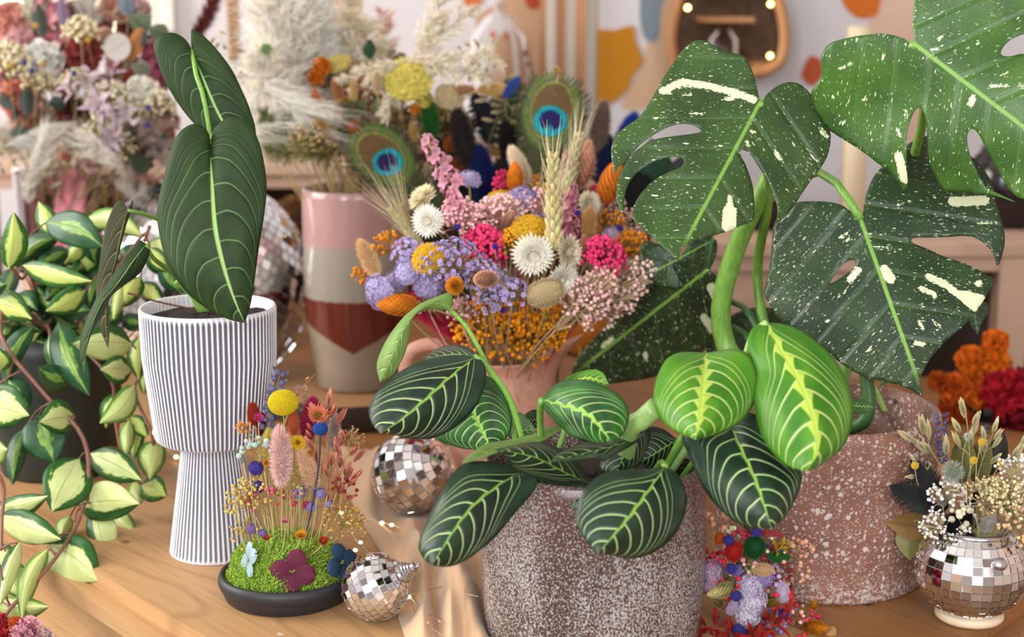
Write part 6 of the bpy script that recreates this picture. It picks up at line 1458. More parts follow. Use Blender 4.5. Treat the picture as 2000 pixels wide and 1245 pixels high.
J('red_plume', 'thin crimson plume on the right inside the rim', 'grass plume', 'plume', ('#b83456', '#963048'), 1085, 680, 1.71, 115, (0.3, 0.95, 0), kw={'n': 500, 'bend': 0.0, 'wide': 0.12, 'hang': 0.0, 'w': 0.006}, stem='#b8506a')
b = MB(); n = 40; t0 = np.array(JT); 
a = rng.uniform(0, 1, n); q = Pn(np.stack([940+170*a, 640-60*np.abs(a-0.4)+rng.normal(0, 14, n)], -1), 1.66+rng.normal(0, 0.03, n)); p0 = t0+rng.normal(0, 0.014, (n, 3)); v, f_ = strands(np.stack([p0, p0*0.4+q*0.6+rng.normal(0, 0.003, (n, 3)), q], 1), 0.0005, False)
b.add(v, f_, np.repeat(jit('#9a7a48', 0.2, n), 6, 0)); o = b.build('straw_stems', M['dry']); tag(o, 'tangle of bare straw stems just inside the jug rim', 'stems', kind='stuff')
# orange paper leaf shape standing behind the jug
ol = [(1100, 640), (1150, 600), (1175, 560), (1235, 545), (1262, 580), (1215, 586), (1206, 600), (1222, 616), (1212, 632), (1222, 644), (1190, 672), (1150, 690), (1110, 690)]
plain('orange_paper', '#c77714', 0.7, nz=0.15, nscale=30)
pl_ = thing('paper_leaf', 'orange paper leaf shape standing behind the pink jug', 'paper leaf', G(1120, 880))
o = outline_leaf(pl_, 'orange_paper', ol, (1130, 680), (1250, 570), (1.90, 1.90, 0.0), (0.01, 0.01), step=10, dens=2, wave=0.002, name='paper_blade')
b = MB(); b.add(*tube([tuple(P(1135, 676, 1.9)-pl_.location), (0, 0.0, 0.001)], 0.0025, 6), '#8a6a3a'); b.build('stem', M['dry'], pl_)
# ------------------------------------------------------------------ pampas and feathers in the tall banded vase
VT = Vector((xt, Yt, ztop-0.08))
def V(name, label, cat, kind, args, x, y, Y, size, d, stem='#b09a66', group='dried flowers in the tall vase', **k):
    put(name, label, cat, kind, args, (x, y, Y), size, d, group, VT+Vector((rng.uniform(-0.03, 0.03), rng.uniform(-0.03, 0.03), 0)), stem=stem, **k)
for l, x, y, Y, s, d, kw, c in (('tall white pampas plume, left most upright', 600, 245, 2.06, 250, (-0.22, 1, 0), dict(n=1500, wide=0.34, hang=0.15, bend=-0.12), '#f7efe2'), ('white pampas plume beside the tall one', 625, 235, 2.10, 235, (-0.05, 1, 0.0), dict(n=1500, wide=0.36, hang=0.2, bend=0.1), '#f8f1e6'),
      ('white pampas plume leaning far left', 610, 255, 2.02, 175, (-0.75, 0.75, 0.1), dict(n=1300, wide=0.42, hang=0.3, bend=-0.2), '#f5ecdd'), ('white pampas plume drooping low on the left', 590, 262, 2.0, 130, (-0.9, 0.25, 0.1), dict(n=900, wide=0.5, hang=0.9, bend=-0.3), '#f3eadb'), ('limp white plume hanging at the left vase edge', 640, 240, 1.98, 135, (-0.95, 0.3, 0.2), dict(n=500, wide=0.35, hang=1.6, bend=-0.3), '#f6f0e6'),
      ('cream plume standing up right of the pampas', 690, 175, 2.12, 185, (-0.05, 1, 0), dict(n=260, wide=0.22, hang=-0.4, bend=0.0, w=0.012), '#e3d3b0'), ('curled cream plume in the middle', 735, 165, 2.08, 135, (-0.05, 1, 0), dict(n=900, wide=0.4, hang=0.3, bend=-0.35), '#e8d8bc'), ('salmon tinted plume behind the curled cream one', 745, 170, 2.14, 140, (0.1, 1, 0), dict(n=400, wide=0.25, hang=0.1, bend=0.05), '#e0a890')):
    V('pampas_plume', l, 'grass plume', 'plume', (c, '#d9c8a4'), x, y, Y, s, d, kw=kw)
for l, x, y, d, s in (('feathery cream spray arching to the upper right', 800, 120, (0.55, 0.85, 0.1), 175), ('feathery cream spray, second from the right', 795, 125, (0.75, 0.7, 0.1), 170), ('feathery cream spray pointing right', 800, 120, (1, 0.05, 0.1), 170), ('feathery cream spray drooping right', 800, 118, (0.95, -0.25, 0.1), 150), ('feathery cream spray drooping left', 800, 115, (-0.9, -0.35, 0.2), 140), ('feathery cream spray hanging down in the centre', 800, 115, (-0.35, -0.9, 0.2), 130)):
    V('cream_spray', l, 'grass plume', 'plume', ('#f0e4cc', '#e0d0ac'), x, y, 1.99, s, d, kw=dict(n=340, wide=0.2, hang=0.0, bend=0.08, w=0.007))
for l, x, y, Y, s, d, c in (('pale yellow yarrow, largest in the tall vase', 795, 170, 2.0, 50, (0.1, 0.6, 0.8), '#cfbf5c'), ('pale yarrow right below the largest', 826, 198, 2.0, 20, (0.3, 0.5, 0.8), '#cdb95a'), ('pale yarrow behind the orange bits on the left', 663, 138, 2.06, 30, (-0.2, 0.8, 0.5), '#c4ae62'), ('ochre yarrow at the right behind the cream sprays', 834, 142, 2.06, 28, (0.3, 0.8, 0.3), '#c99a44'), ('cream yarrow near the dark grasses', 872, 198, 2.04, 30, (0.3, 0.5, 0.7), '#c9b48c')):
    V('yarrow', l, 'flower', 'yarrow', (c,), x, y, Y, s, d)
for l, x, y, Y, s, d, c in (('salmon bunny tail, lower left of the orange cluster', 625, 220, 1.98, 26, (-0.2, 1, 0.3), '#cf8055'), ('rusty bunny tail in the orange cluster', 664, 200, 2.0, 26, (-0.2, 1, 0.3), '#c48a62'), ('cream bunny tail left of the feathery spray', 690, 195, 1.98, 22, (0.1, 1, 0.3), '#dcc288'), ('round cream bunny tail under the feathery spray', 738, 182, 1.98, 26, (0.0, 0.9, 0.5), '#e0c8a4'), ('tan bunny tail low on the left', 640, 252, 1.97, 20, (-0.5, 0.5, 0.7), '#d3ae78'), ('tan bunny tail low on the right', 808, 272, 1.98, 20, (0.0, 0.9, 0.4), '#d0b06e'),
      ('fuzzy green bunny tail on the right', 846, 268, 2.0, 44, (-0.15, 1, 0.1), '#2f6a2c'), ('peach bunny tail at the upper right', 880, 178, 2.04, 26, (0.9, 0.1, 0.2), '#d3a078'), ('golden cream bunny tail lying to the right', 934, 176, 2.02, 32, (1, 0.05, 0.2), '#e3c078'), ('pinkish bunny tail behind the curled plume', 708, 96, 2.12, 26, (0, 1, 0), '#c9947a')):
    V('bunny_tail', l, 'grass head', 'bunny', (c,), x, y, Y, s, d)
for l, x, y, Y, s, c in (('orange ruffled flower at the upper left', 628, 130, 2.03, 18, '#dc7a14'), ('orange ruffled flower below it on the left', 616, 152, 2.02, 16, '#d06c12'), ('burnt orange flower in the middle left', 674, 212, 1.99, 22, '#d2761c'), ('small orange flower above the feather', 690, 244, 1.98, 14, '#c96a1a'), ('small bright orange ball on the right', 810, 213, 1.99, 11, '#e08a1c'), ('small bright orange ball on the left edge', 578, 229, 2.0, 10, '#d8711a'), ('pale peach flower at the upper left pampas', 560, 124, 2.06, 14, '#e0a97e'), ('rust petals between the dark grasses', 900, 318, 2.02, 16, '#8a4a22'), ('orange petal flower right of the green bunny tail', 882, 282, 2.03, 16, '#b5602a')):
    V('orange_flower', l, 'flower', 'ruffle', (c,), x, y, Y, s, (0, 0.4, 0.9))
for l, x, y, c in (('grey-green scabious pod, left of the pair', 705, 207, '#6f7d4c'), ('grey-green scabious pod, right of the pair', 737, 208, '#7a8756'), ('olive pod by the left orange ball', 560, 232, '#5a6e3a'), ('fresh green pod at the far left', 520, 96, '#7f9f58')):
    V('seed_pod', l, 'seed pod', 'thistle', (c,), x, y, 1.99, 14, (0, 0.3, 1))
for l, x, y, s, d, c in (('dark green leaf on the left edge of the bouquet', 620, 240, 62, (-0.9, 0.6, 0.2), '#23422a'), ('small dark green leaf at the far left', 580, 282, 44, (-1, 0, 0.2), '#1f3a24'), ('dark leaf behind the feathery spray', 790, 150, 40, (0.4, 0.8, 0), '#254a2c'), ('dark green leaf at the upper centre', 722, 116, 40, (0.1, 0.9, 0.2), '#24452c')):
    V('leaf_sprig', l, 'leaf', 'leaf', (c,), x, y, 2.0, s, d)
for l, x, y, s, d in (('oat stem hanging in front of the yarrow', 772, 195, 120, (0.25, -1, 0.1)), ('oat stem drooping at the right end', 960, 150, 100, (0.5, -0.85, 0.1)), ('oat stem arching at the upper right', 880, 125, 90, (0.95, 0.2, 0)), ('oat stem hanging beside the dark grasses', 985, 200, 95, (0.15, -1, 0)), ('oat stem behind the philodendron leaf', 470, 150, 90, (-0.3, 0.7, 0)), ('oat stem behind the philodendron, lower', 480, 190, 80, (-0.2, 0.4, 0)), ('short oat stem right of the philodendron', 500, 170, 70, (0.2, 0.8, 0))):
    V('oat_stem', l, 'grass', 'oat', ('#d9c79a', '#c2ae7e'), x, y, 2.03, s, d, kw=dict(n=12))
V('tan_spray', 'sandy bud spray over the left rim of the vase', 'flower', 'spray', ('#b59b67', '#9a8456'), 625, 310, 1.99, 85, (-0.35, 1, 0.3), kw=dict(n=300, br=0.03, wide=0.7))
V('tan_spray', 'sandy bud spray behind the left feather', 'flower', 'spray', ('#a98e5e', '#8f7a50'), 690, 310, 2.04, 100, (0.0, 1, 0.1), kw=dict(n=260, br=0.028, wide=0.7))
V('tan_spray', 'brown bud spray in the centre of the vase bouquet', 'flower', 'spray', ('#9a7848', '#8a7048'), 750, 290, 2.06, 110, (0.1, 1, 0.1), kw=dict(n=260, br=0.03, wide=0.8))
V('tan_spray', 'copper bud spray between the orange flowers', 'flower', 'spray', ('#b06a3a', '#8a7048'), 690, 270, 2.05, 100, (-0.2, 1, 0.1), kw=dict(n=260, br=0.03, wide=0.9))
V('tan_spray', 'straw bud spray beside the green bunny tail', 'flower', 'spray', ('#c2a573', '#8a7048'), 870, 270, 2.06, 80, (0.1, 1, 0.1), kw=dict(n=220, br=0.03, wide=0.6))
for k, (l, x, y, d, c) in enumerate((('olive grass tuft hanging over the left rim', 615, 300, (-0.9, 0.1, 0.3), '#7a7a48'), ('olive grass tuft over the vase front', 650, 305, (-0.5, 0.25, 0.6), '#8a8450'), ('olive green tuft above the left rim', 590, 285, (-0.8, 0.5, 0.2), '#6e7444'), ('grey-green tuft behind the feather', 660, 290, (0.3, 0.7, 0.1), '#6b6a44'))):
    V('grass_tuft', l, 'grass plume', 'plume', (c, c), x, y, 1.99, 95, d, kw=dict(n=420, wide=0.35, hang=0.2, bend=0.1*k, w=0.006))
V('peacock_feather', 'left peacock feather, lying across the vase rim', 'feather', 'feather', (), 785, 345, 1.93, 128, (-0.62, 0.66, 0.25), roll=-0.35, stem='#b7a47a')
fill = ('#b59a68', '#8a7a48', '#c0763a', '#9a8a5c')
for i, (x, y, wh) in enumerate(((600, 200, 'behind the salmon bunny tail'), (650, 160, 'behind the upper left orange flower'), (700, 150, 'behind the pale yarrow'), (720, 230, 'below the scabious pods'), (770, 240, 'above the left feather'), (760, 130, 'behind the largest yarrow'), (840, 230, 'behind the green bunny tail'), (870, 240, 'left of the dark grasses'), (640, 280, 'over the vase rim'), (560, 260, 'at the left edge'), (820, 290, 'beside the larkspur tip'), (690, 260, 'in the middle of the rim'))):
    V('straw_flower_bunch', 'loose straw coloured bud bunch '+wh, 'flower', 'spray', (fill[i % 4], '#8f7c4c'), x, y+50, 2.10, 84, (rng.normal(0, 0.2), 1, 0.2), kw=dict(n=200, br=0.045, wide=0.7))
put('dried_hydrangea', 'brown dried hydrangea head in the gap left of the tall vase', 'flower', 'ruffle', ('#9a7248',), (572, 430, 2.45), 46, (0, 0.4, 1), None, Vector((P(572, 430, 2.45).x, 2.45, 0.002)), stem='#7a5a38')

# ---- darker bouquet standing behind the jug
DT = Vector((P(1010, 480, 2.02).x, 2.02, 0.14))
plain('brown_bottle', '#3a2a22', 0.25, nz=0.2)
pb = Vector((DT.x, 2.02, 0)); vb = thing('vase', 'dark brown vase hidden behind the jug bouquet', 'vase', pb)
lathe_obj('vase_body', [(0.001, 0), (0.04, 0), (0.05, 0.01), (0.055, 0.08), (0.045, 0.15), (0.035, 0.18), (0.04, 0.2), (0.036, 0.2), (0.03, 0.18), (0.001, 0.05)], 'brown_bottle', vb, pb, 40)
def D(name, label, cat, kind, args, x, y, Y, size, d, stem='#5c4c38', **k):
    put(name, label, cat, kind, args, (x, y, Y), size, d, 'dark dyed bouquet behind the jug', DT+Vector((rng.uniform(-0.015, 0.015), rng.uniform(-0.015, 0.015), 0)), stem=stem, **k)
D('peacock_feather', 'right peacock feather, standing upright behind the wheat', 'feather', 'feather', (), 1068, 278, 1.93, 135, (0.16, 1, 0.12), roll=0.1, stem='#b7a47a')
for l, x, y, s, d, c in (('navy blue bunny tail, tallest of the dark bouquet', 955, 395, 62, (-0.2, 1, 0), '#1a2a6a'), ('navy blue bunny tail low behind the statice', 950, 420, 50, (-0.05, 1, 0), '#141f4e'), ('dark grey bunny tail at the left', 915, 320, 58, (-0.2, 1, 0), '#37302e'), ('dark grey bunny tail in front of the feather stem', 985, 390, 46, (0.0, 1, 0), '#352f2c'), ('charcoal bunny tail beside the feather', 995, 320, 46, (-0.1, 1, 0), '#221d1c'), ('bright blue bunny tail at the right by the monstera', 1205, 320, 56, (0.35, 1, 0), '#24409a'), ('navy bunny tail right of the peach seed head', 1180, 370, 50, (0.1, 1, 0), '#1b2350'), ('small blue bunny tail far back', 985, 190, 26, (0.6, 0.8, 0), '#4a62b0'), ('grey-beige bunny tail beside the bright blue one', 1165, 290, 50, (0.15, 1, 0), '#8a7468')):
    D('dyed_bunny_tail', l, 'grass head', 'bunny', (c,), x, y, 2.0, s, d)
for l, x, y, s, d, c in (('black fern frond arching left', 975, 260, 95, (-0.75, 0.8, 0), '#17171a'), ('black fern frond, second from the left', 965, 290, 95, (-0.4, 1, 0), '#1b1b1e'), ('dark green fern frond beside the feather', 1020, 300, 150, (0.0, 1, 0), '#1f4a24'), ('dark green fern frond left of the feather', 1010, 330, 130, (-0.1, 1, 0), '#1c3f20'), ('black fern frond behind the pink larkspur', 905, 400, 110, (-0.15, 1, 0), '#1d1f1c'), ('green fern frond under the left feather', 880, 360, 100, (-0.25, 1, 0), '#2a4a26'), ('black fern frond low behind the wheat', 1060, 400, 120, (0.15, 1, 0), '#161618'), ('black fern frond by the bright blue tail', 1180, 380, 120, (0.2, 1, 0), '#15161c'), ('dark fern frond low on the right', 1230, 420, 110, (0.1, 1, 0), '#16181a'), ('near-black fern frond in the middle', 990, 420, 110, (-0.05, 1, 0), '#141416')):
    D('fern', l, 'fern', 'fern', (c,), x, y, 2.04, s, d, squash=(1.4, 1.4, 1))
for l, x, y, s, d, c in (('black leaf behind the jug, left', 930, 430, 110, (-0.1, 1, 0.1), '#161616'), ('black leaf behind the jug, middle', 985, 440, 120, (0.0, 1, 0.1), '#15151a'), ('dark green leaf behind the jug', 935, 420, 60, (0.1, 1, 0.2), '#1f4426'), ('black leaf behind the jug, right', 1190, 440, 120, (0.2, 1, 0.1), '#141416'), ('dark leaf beneath the feather eye', 1060, 380, 120, (0.05, 1, 0.1), '#1d241a'), ('dark leaf left of the feather eye', 1020, 340, 130, (0, 1, 0), '#1f3a20'), ('deep green leaf showing through the monstera slits', 1290, 400, 130, (-0.1, 1, 0.1), '#1c4a34'), ('black leaf showing through the lower monstera slit', 1255, 430, 130, (-0.05, 1, 0.1), '#131416'), ('black leaf behind the left monstera leaf', 1320, 440, 140, (0.1, 1, 0.1), '#141614'), ('black leaf left of the monstera tip', 1235, 450, 110, (-0.15, 1, 0.1), '#121214'), ('dark green leaf behind the monstera stem', 1370, 470, 130, (0.15, 1, 0.1), '#16241a'), ('blackish leaf below the orange petals', 885, 390, 110, (-0.1, 1, 0), '#1e1a16')):
    D('dark_leaf', l, 'leaf', 'leaf', (c,), x, y, 2.06, s, d)
D('gold_sprig', 'tiny golden sprig at the top of the dark bouquet', 'flower', 'daisy', ('#cfae52',), 1086, 136, 2.0, 8, (0, 0.5, 1)); D('gold_sprig', 'brown papery floret by the charcoal bunny tail', 'flower', 'daisy', ('#8f6a32',), 968, 298, 2.0, 12, (0, 0.5, 1))
# ------------------------------------------------------------------ pink and cream bouquet on the far left
LT = Vector((cg.x, Yg, gz-0.09))
def L(name, label, cat, kind, args, x, y, Y, size, d, stem='#8a7a58', **k):
    put(name, label, cat, kind, args, (x, y, Y), size, d, 'dried flowers in the glass vase', LT+Vector((rng.uniform(-0.03, 0.03), rng.uniform(-0.03, 0.03), 0)), stem=stem, **k)
for l, x, y, Y, s, d, c in (('salmon ruffled flower at the upper left corner', 26, 46, 2.28, 42, (-0.1, 0.4, 0.9), '#dd9585'), ('pale pink ruffled flower below the corner salmon one', 40, 82, 2.26, 32, (0, 0.3, 1), '#e6b5b3'), ('white ruffled flower, largest on the left', 84, 120, 2.20, 40, (0, 0.2, 1), '#f6f1e8'), ('brick red ruffled flower in the middle', 164, 104, 2.22, 36, (0, 0.4, 0.9), '#9c4238'), ('salmon flower at the top centre right', 222, 16, 2.30, 28, (0.1, 0.7, 0.5), '#e0a893'),
      ('peach round flower beside the eucalyptus', 236, 30, 2.28, 17, (0.1, 0.5, 0.8), '#e4bba4'), ('coral flower low at the far left', 38, 195, 2.22, 38, (-0.2, 0, 1), '#d98470'), ('coral flower below it', 46, 232, 2.24, 26, (-0.1, -0.2, 1), '#d57c66'), ('rust flower right of the lunaria pod', 222, 128, 2.22, 16, (0, 0.2, 1), '#c4583c'), ('rust flower under the globe thistle', 250, 148, 2.22, 14, (0.2, 0.2, 1), '#b5503c'), ('dark red flower behind the lunaria pod', 252, 56, 2.30, 26, (0.2, 0.6, 0.6), '#8a3a34'), ('dusty rose flower under the white one', 128, 160, 2.24, 26, (0, 0, 1), '#bf7a70'),
      ('cream fluffy flower at the right', 276, 178, 2.18, 32, (0.2, 0.1, 1), '#f3eadb'), ('beige flower left of the lilac star leaves', 152, 150, 2.24, 20, (0, 0.3, 1), '#d6a78e'), ('maroon flower in the shaded middle', 140, 205, 2.26, 26, (0, 0, 1), '#5c2a2a'), ('pink flower at the right behind the leaf', 300, 110, 2.28, 24, (0.4, 0.4, 0.5), '#b8607a'), ('rose flower beside the philodendron edge', 312, 215, 2.26, 30, (0.4, 0, 0.6), '#c9948c'), ('peach petals in the upper middle', 205, 72, 2.24, 18, (0, 0.5, 0.8), '#e2b49c'), ('terracotta flower below the lilac star leaves', 172, 250, 2.26, 26, (0, -0.2, 1), '#8f5a4c'), ('coral bud low in the grey plume', 128, 306, 2.16, 10, (0, -0.2, 1), '#d98a78'), ('pale rose petals at the vase lip', 182, 320, 2.20, 20, (0.2, -0.3, 1), '#d8b3ac'), ('peach flower behind the grass bunch', 140, 62, 2.32, 24, (0, 0.6, 0.6), '#e0b890')):
    L('ruffled_flower', l, 'flower', 'ruffle', (c,), x, y, Y, s, d)
L('larkspur', 'pink larkspur spike rising out of the top of the frame', 'flower', 'larkspur', ('#d98a97', '#c79a86'), 116, 82, 2.24, 150, (-0.15, 1, 0.0), squash=(1.2, 1.2, 1))
L('larkspur', 'raspberry larkspur at the right edge', 'flower', 'larkspur', ('#c2607c', '#b08070'), 292, 170, 2.26, 100, (0.1, 1, 0), squash=(1.4, 1.4, 1))
for l, x, y, s, d, c, n, wd in (('cream bud spray in the upper middle', 160, 95, 66, (0.0, 1, 0.1), '#e3d5ae', 150, 0.6), ('cream bud spray at the far left', 20, 160, 80, (0.1, 1, 0.2), '#e5dab6', 170, 0.6), ('cream bud spray under the white flower', 70, 190, 60, (0.3, 1, 0.2), '#dccfa6', 100, 0.7), ('cream bud spray in the lilac star leaves', 215, 240, 86, (0.15, 1, 0.3), '#e6dcc0', 170, 0.6), ('cream bud spray at the right edge', 300, 235, 66, (0.4, 1, 0.2), '#dfd2b0', 120, 0.6), ('cream bud spray right of the terracotta flower', 250, 240, 60, (0.2, 1, 0.2), '#e2d8bc', 110, 0.7), ('cream bud spray over the middle', 150, 190, 60, (0.1, 1, 0.3), '#e4d9ba', 90, 0.6), ('straw bud spray over the vase lip', 200, 320, 90, (0.2, 1, 0.2), '#cdbf9c', 160, 0.7)):
    L('bud_spray', l, 'flower', 'spray', (c, '#b09a70'), x, y, 2.17, s, d, kw=dict(n=n, br=0.045, wide=wd))
for l, x, y, d, s in (('lilac star leaves, uppermost bunch', 178, 185, (0, 1, 0.3), 66), ('lilac star leaves facing front', 195, 215, (0.1, 0.5, 1), 62), ('lilac star leaves turned right', 222, 225, (0.7, 0.2, 0.8), 58), ('lilac star leaves, lowest bunch', 215, 262, (0.2, -0.2, 1), 58), ('lilac star leaves at the left', 150, 182, (-0.6, 0.6, 0.7), 46), ('lilac star leaves at the upper right', 216, 160, (0.3, 1, 0.3), 50)):
    L('star_leaf_tuft', l, 'flower', 'stars', ('#dcc3cf', '#cdb4bc'), x, y, 2.14, s, d)
for l, x, y, Y, s, d, kw, c in (('grey drooping plume over the vase front', 130, 258, 2.12, 110, (-0.75, 0.2, 0.5), dict(n=420, wide=0.30, hang=1.5, bend=-0.5), '#ddd8ce'), ('grey plume hanging down to the ribbon', 95, 258, 2.10, 105, (-0.2, -0.5, 0.5), dict(n=420, wide=0.30, hang=1.2, bend=0.3), '#dfdad0'), ('grey plume hanging on the right of the ribbon', 150, 270, 2.10, 110, (0.6, -0.2, 0.5), dict(n=380, wide=0.30, hang=1.3, bend=0.3), '#dad2c6'), ('pale plume at the left edge', 10, 240, 2.14, 90, (-0.2, -0.3, 0.5), dict(n=300, wide=0.3, hang=1.2, bend=0.2), '#d2cbc0'), ('ivory plume standing at the top', 180, 80, 2.26, 110, (-0.02, 1, 0), dict(n=600, wide=0.35, hang=0.1, bend=0.05), '#e3dccf'), ('pinkish plume at the right', 330, 330, 2.2, 120, (-0.3, 0.9, 0.2), dict(n=500, wide=0.4, hang=0.4, bend=-0.2), '#c9aca2'), ('grey plume hanging at the right of the vase', 240, 320, 2.14, 90, (0.3, -0.9, 0.3), dict(n=400, wide=0.4, hang=0.8, bend=0.2), '#c6beb2'), ('white tips hanging left over the glass', 60, 300, 2.1, 95, (-0.1, -0.9, 0.3), dict(n=300, wide=0.3, hang=0.9, bend=-0.1), '#d8d2c6')):
    L('grey_plume', l, 'grass plume', 'plume', (c, c), x, y, Y, s, d, kw=kw)
L('burgundy_plume', 'burgundy plume pointing to the upper right', 'grass plume', 'plume', ('#7a3636', '#6a3030'), 372, 92, 2.34, 120, (0.5, 0.86, 0), kw=dict(n=1600, bend=0.05, wide=0.17, hang=0.05, w=0.006))
for l, x, y, s, d, c, w in (('sage eucalyptus leaf at the top right', 292, 60, 48, (-0.6, 0.5, 0.5), '#6f7d62', 0.5), ('sage eucalyptus leaf behind the philodendron', 330, 70, 44, (-0.6, 0.2, 0.5), '#6a775c', 0.45), ('blue-grey eucalyptus leaf at the top', 250, 30, 40, (-0.1, 1, 0.2), '#66747c', 0.45), ('copper leaf pointing up right', 250, 120, 84, (0.45, 0.9, 0.2), '#b0703f', 0.2), ('dark leaf hanging at the far left', 5, 180, 44, (0.6, -0.7, 0.4), '#3f4a40', 0.4), ('dark oval leaf hanging near the left', 54, 170, 60, (0.05, -1, 0.3), '#46524a', 0.28), ('thin dark leaf hanging beside it', 36, 195, 48, (-0.1, -1, 0.3), '#3c4840', 0.2), ('dark eucalyptus leaf over the vase', 60, 258, 40, (-0.9, 0.0, 0.4), '#505e54', 0.5), ('grey-green eucalyptus leaf in the plume', 72, 250, 44, (0, -1, 0.4), '#5c685e', 0.45), ('small dark eucalyptus leaf', 50, 265, 28, (-0.2, -1, 0.3), '#3f4a44', 0.35), ('dark green leaf in the shaded middle', 95, 205, 50, (0.7, 0.1, 0.5), '#26342c', 0.3), ('long dark green leaf pointing up right', 236, 298, 95, (0.72, 0.7, 0.2), '#2c3f34', 0.14), ('dark green leaf near the philodendron', 290, 300, 60, (0.5, 0.6, 0.3), '#3a4a38', 0.35), ('dark green leaf low at the right', 250, 330, 60, (0.6, 0.2, 0.4), '#3c4a38', 0.4), ('dark leaf behind the pink larkspur', 84, 75, 70, (-0.1, 1, 0), '#3b4438', 0.2), ('purple leaf at the top', 128, 60, 66, (-0.05, 1, 0.1), '#806a80', 0.2), ('dark green leaf at the right top', 262, 90, 44, (0.5, 0.7, 0.2), '#38443a', 0.4), ('dark green leaf under the cream fluff', 300, 200, 50, (0.4, -0.2, 0.4), '#33402f', 0.35)):
    L('leaf_sprig', l, 'leaf', 'leaf', (c,), x, y, 2.2, s, d, kw=dict(wide=w))
L('lunaria', 'round silvery lunaria pod in the middle', 'seed pod', 'disc', ('#cfc5bd',), 229, 92, 2.19, 28, (-0.1, 0.1, 1)); L('globe_thistle', 'grey-green globe thistle right of centre', 'flower', 'thistle', ('#8d927e',), 277, 136, 2.19, 20, (0, 0.2, 1))
for l, x, y in (('white grass bunch at the top, left blade', 66, 70), ('white grass bunch at the top, right blade', 78, 72)):
    L('grass_bunch', l, 'grass', 'plume', ('#cfcab0', '#7a7f5a'), x, y, 2.26, 90, (0.02 if x > 70 else -0.15, 1, 0), kw=dict(n=120, bend=0.0, wide=0.25, hang=-0.6, w=0.02))
for l, x, y in (('blue floret on the left of the white flower', 48, 122), ('blue floret pair below the white flower', 62, 138), ('blue floret under the cream spray', 145, 143), ('blue floret in the lilac leaves', 200, 223), ('blue floret at the right edge', 290, 210), ('blue floret on the long dark leaf', 288, 245), ('blue floret low in the straw spray', 217, 290), ('blue floret at the vase lip', 219, 308), ('blue floret above the straw spray', 224, 266), ('ochre floret at the upper left', 22, 128), ('ochre floret in the white flower', 83, 125), ('ochre floret above the red flower', 172, 78), ('ochre floret left of the larkspur', 70, 50)):
    L('tiny_floret', l, 'flower', 'button', ('#3c3a86' if 'blue' in l else '#c29a3c',), x, y, 2.13, 5, (0, 0.4, 1), kw=dict(n=60), stem_r=0.0005)
L('oat_stem', 'ivory oat stem over the glass on the far left', 'grass', 'oat', ('#d8ccb0', '#c0b08a'), 40, 250, 2.13, 90, (-0.3, -0.9, 0.2), kw=dict(n=12)); L('oat_stem', 'ivory oat stem hanging into the glass vase front', 'grass', 'oat', ('#d4c8ae', '#c0b08a'), 70, 280, 2.12, 90, (0.1, -1, 0.2), kw=dict(n=12))

fill = [('dusty rose filler flower', '#b8807a', 'ruffle'), ('cream filler flower', '#dccdb4', 'ruffle'), ('salmon filler flower', '#cf8a76', 'ruffle'), ('deep red filler flower', '#8a3a38', 'ruffle'), ('sage filler leaf', '#55604c', 'leaf'), ('pale pink filler flower', '#dcb4b0', 'ruffle')]
spots = [(10, 90), (60, 60), (105, 85), (130, 120), (190, 135), (205, 175), (245, 160), (265, 205), (235, 205), (160, 225), (105, 175), (70, 215), (20, 150), (15, 275), (85, 240), (130, 235), (200, 285), (240, 270), (280, 270), (310, 265), (325, 245), (270, 310), (160, 290), (300, 160), (320, 140), (240, 120), (195, 45), (150, 30), (100, 30), (265, 20), (60, 160), (330, 295)]
where = ('by the corner', 'under the top edge', 'left of the larkspur', 'right of the white flower', 'below the brick red flower', 'among the lilac leaves', 'left of the cream fluff', 'under the cream fluff', 'right of the lilac leaves', 'below the maroon flower', 'under the white flower', 'over the grey plume', 'at the left frame edge', 'low at the left frame edge', 'behind the grey plume', 'right of the grey plume', 'over the vase lip', 'under the long dark leaf', 'right of the long dark leaf', 'by the philodendron edge', 'behind the philodendron edge', 'low on the right', 'behind the ribbon', 'below the raspberry larkspur', 'right of the globe thistle', 'beside the lunaria pod', 'left of the top salmon flower', 'by the ivory plume', 'left of the pink spike', 'by the blue-grey leaf', 'below the ochre floret', 'lowest at the right')
for i, ((x, y), wh) in enumerate(zip(spots, where)):
    l, c, kind = fill[i % 6]; L('filler_flower' if kind == 'ruffle' else 'filler_leaf', l+' '+wh, 'flower' if kind == 'ruffle' else 'leaf', kind, (c,), x, y, 2.31, 30 if kind == 'ruffle' else 60, (rng.normal(0, 0.3), 0.4, 0.8))

# ------------------------------------------------------------------ bunch below the table corner, lower left
bk = P(30, 1330, 1.36); plain('zinc', '#8d9294', 0.4, 0.6, nz=0.2)
buck = thing('bucket', 'tall zinc bucket standing on the floor below the table corner', 'bucket', (bk.x, bk.y, ZF)); hb = bk.z-0.06-ZF
lathe_obj('bucket_body', [(0.001, 0.002), (0.07, 0.002), (0.10, hb), (0.104, hb+0.006), (0.10, hb+0.01), (0.096, hb), (0.066, 0.02), (0.001, 0.02)], 'zinc', buck, (bk.x, bk.y, ZF), 32)
for l, x, y, s, c, kind in (('pink flower peeking over the lower left corner', 50, 1240, 34, '#e3a3ae', 'ruffle'), ('red flower at the lower left corner', 12, 1246, 30, '#c03030', 'ruffle'), ('pale pink flower right of the corner pink one', 82, 1252, 26, '#e8c3c0', 'ruffle'), ('orange flower behind the corner pink one', 30, 1218, 14, '#cf5a2a', 'ruffle'), ('crimson flower at the edge of the frame', -4, 1216, 18, '#b5303a', 'ruffle')):
    put('cut_flower', l, 'flower', kind, (c,), (x, y, 1.36), s, (0.2, 0.6, 0.8), 'flowers below the table corner', Vector((bk.x, bk.y, ZF+hb*0.6)))
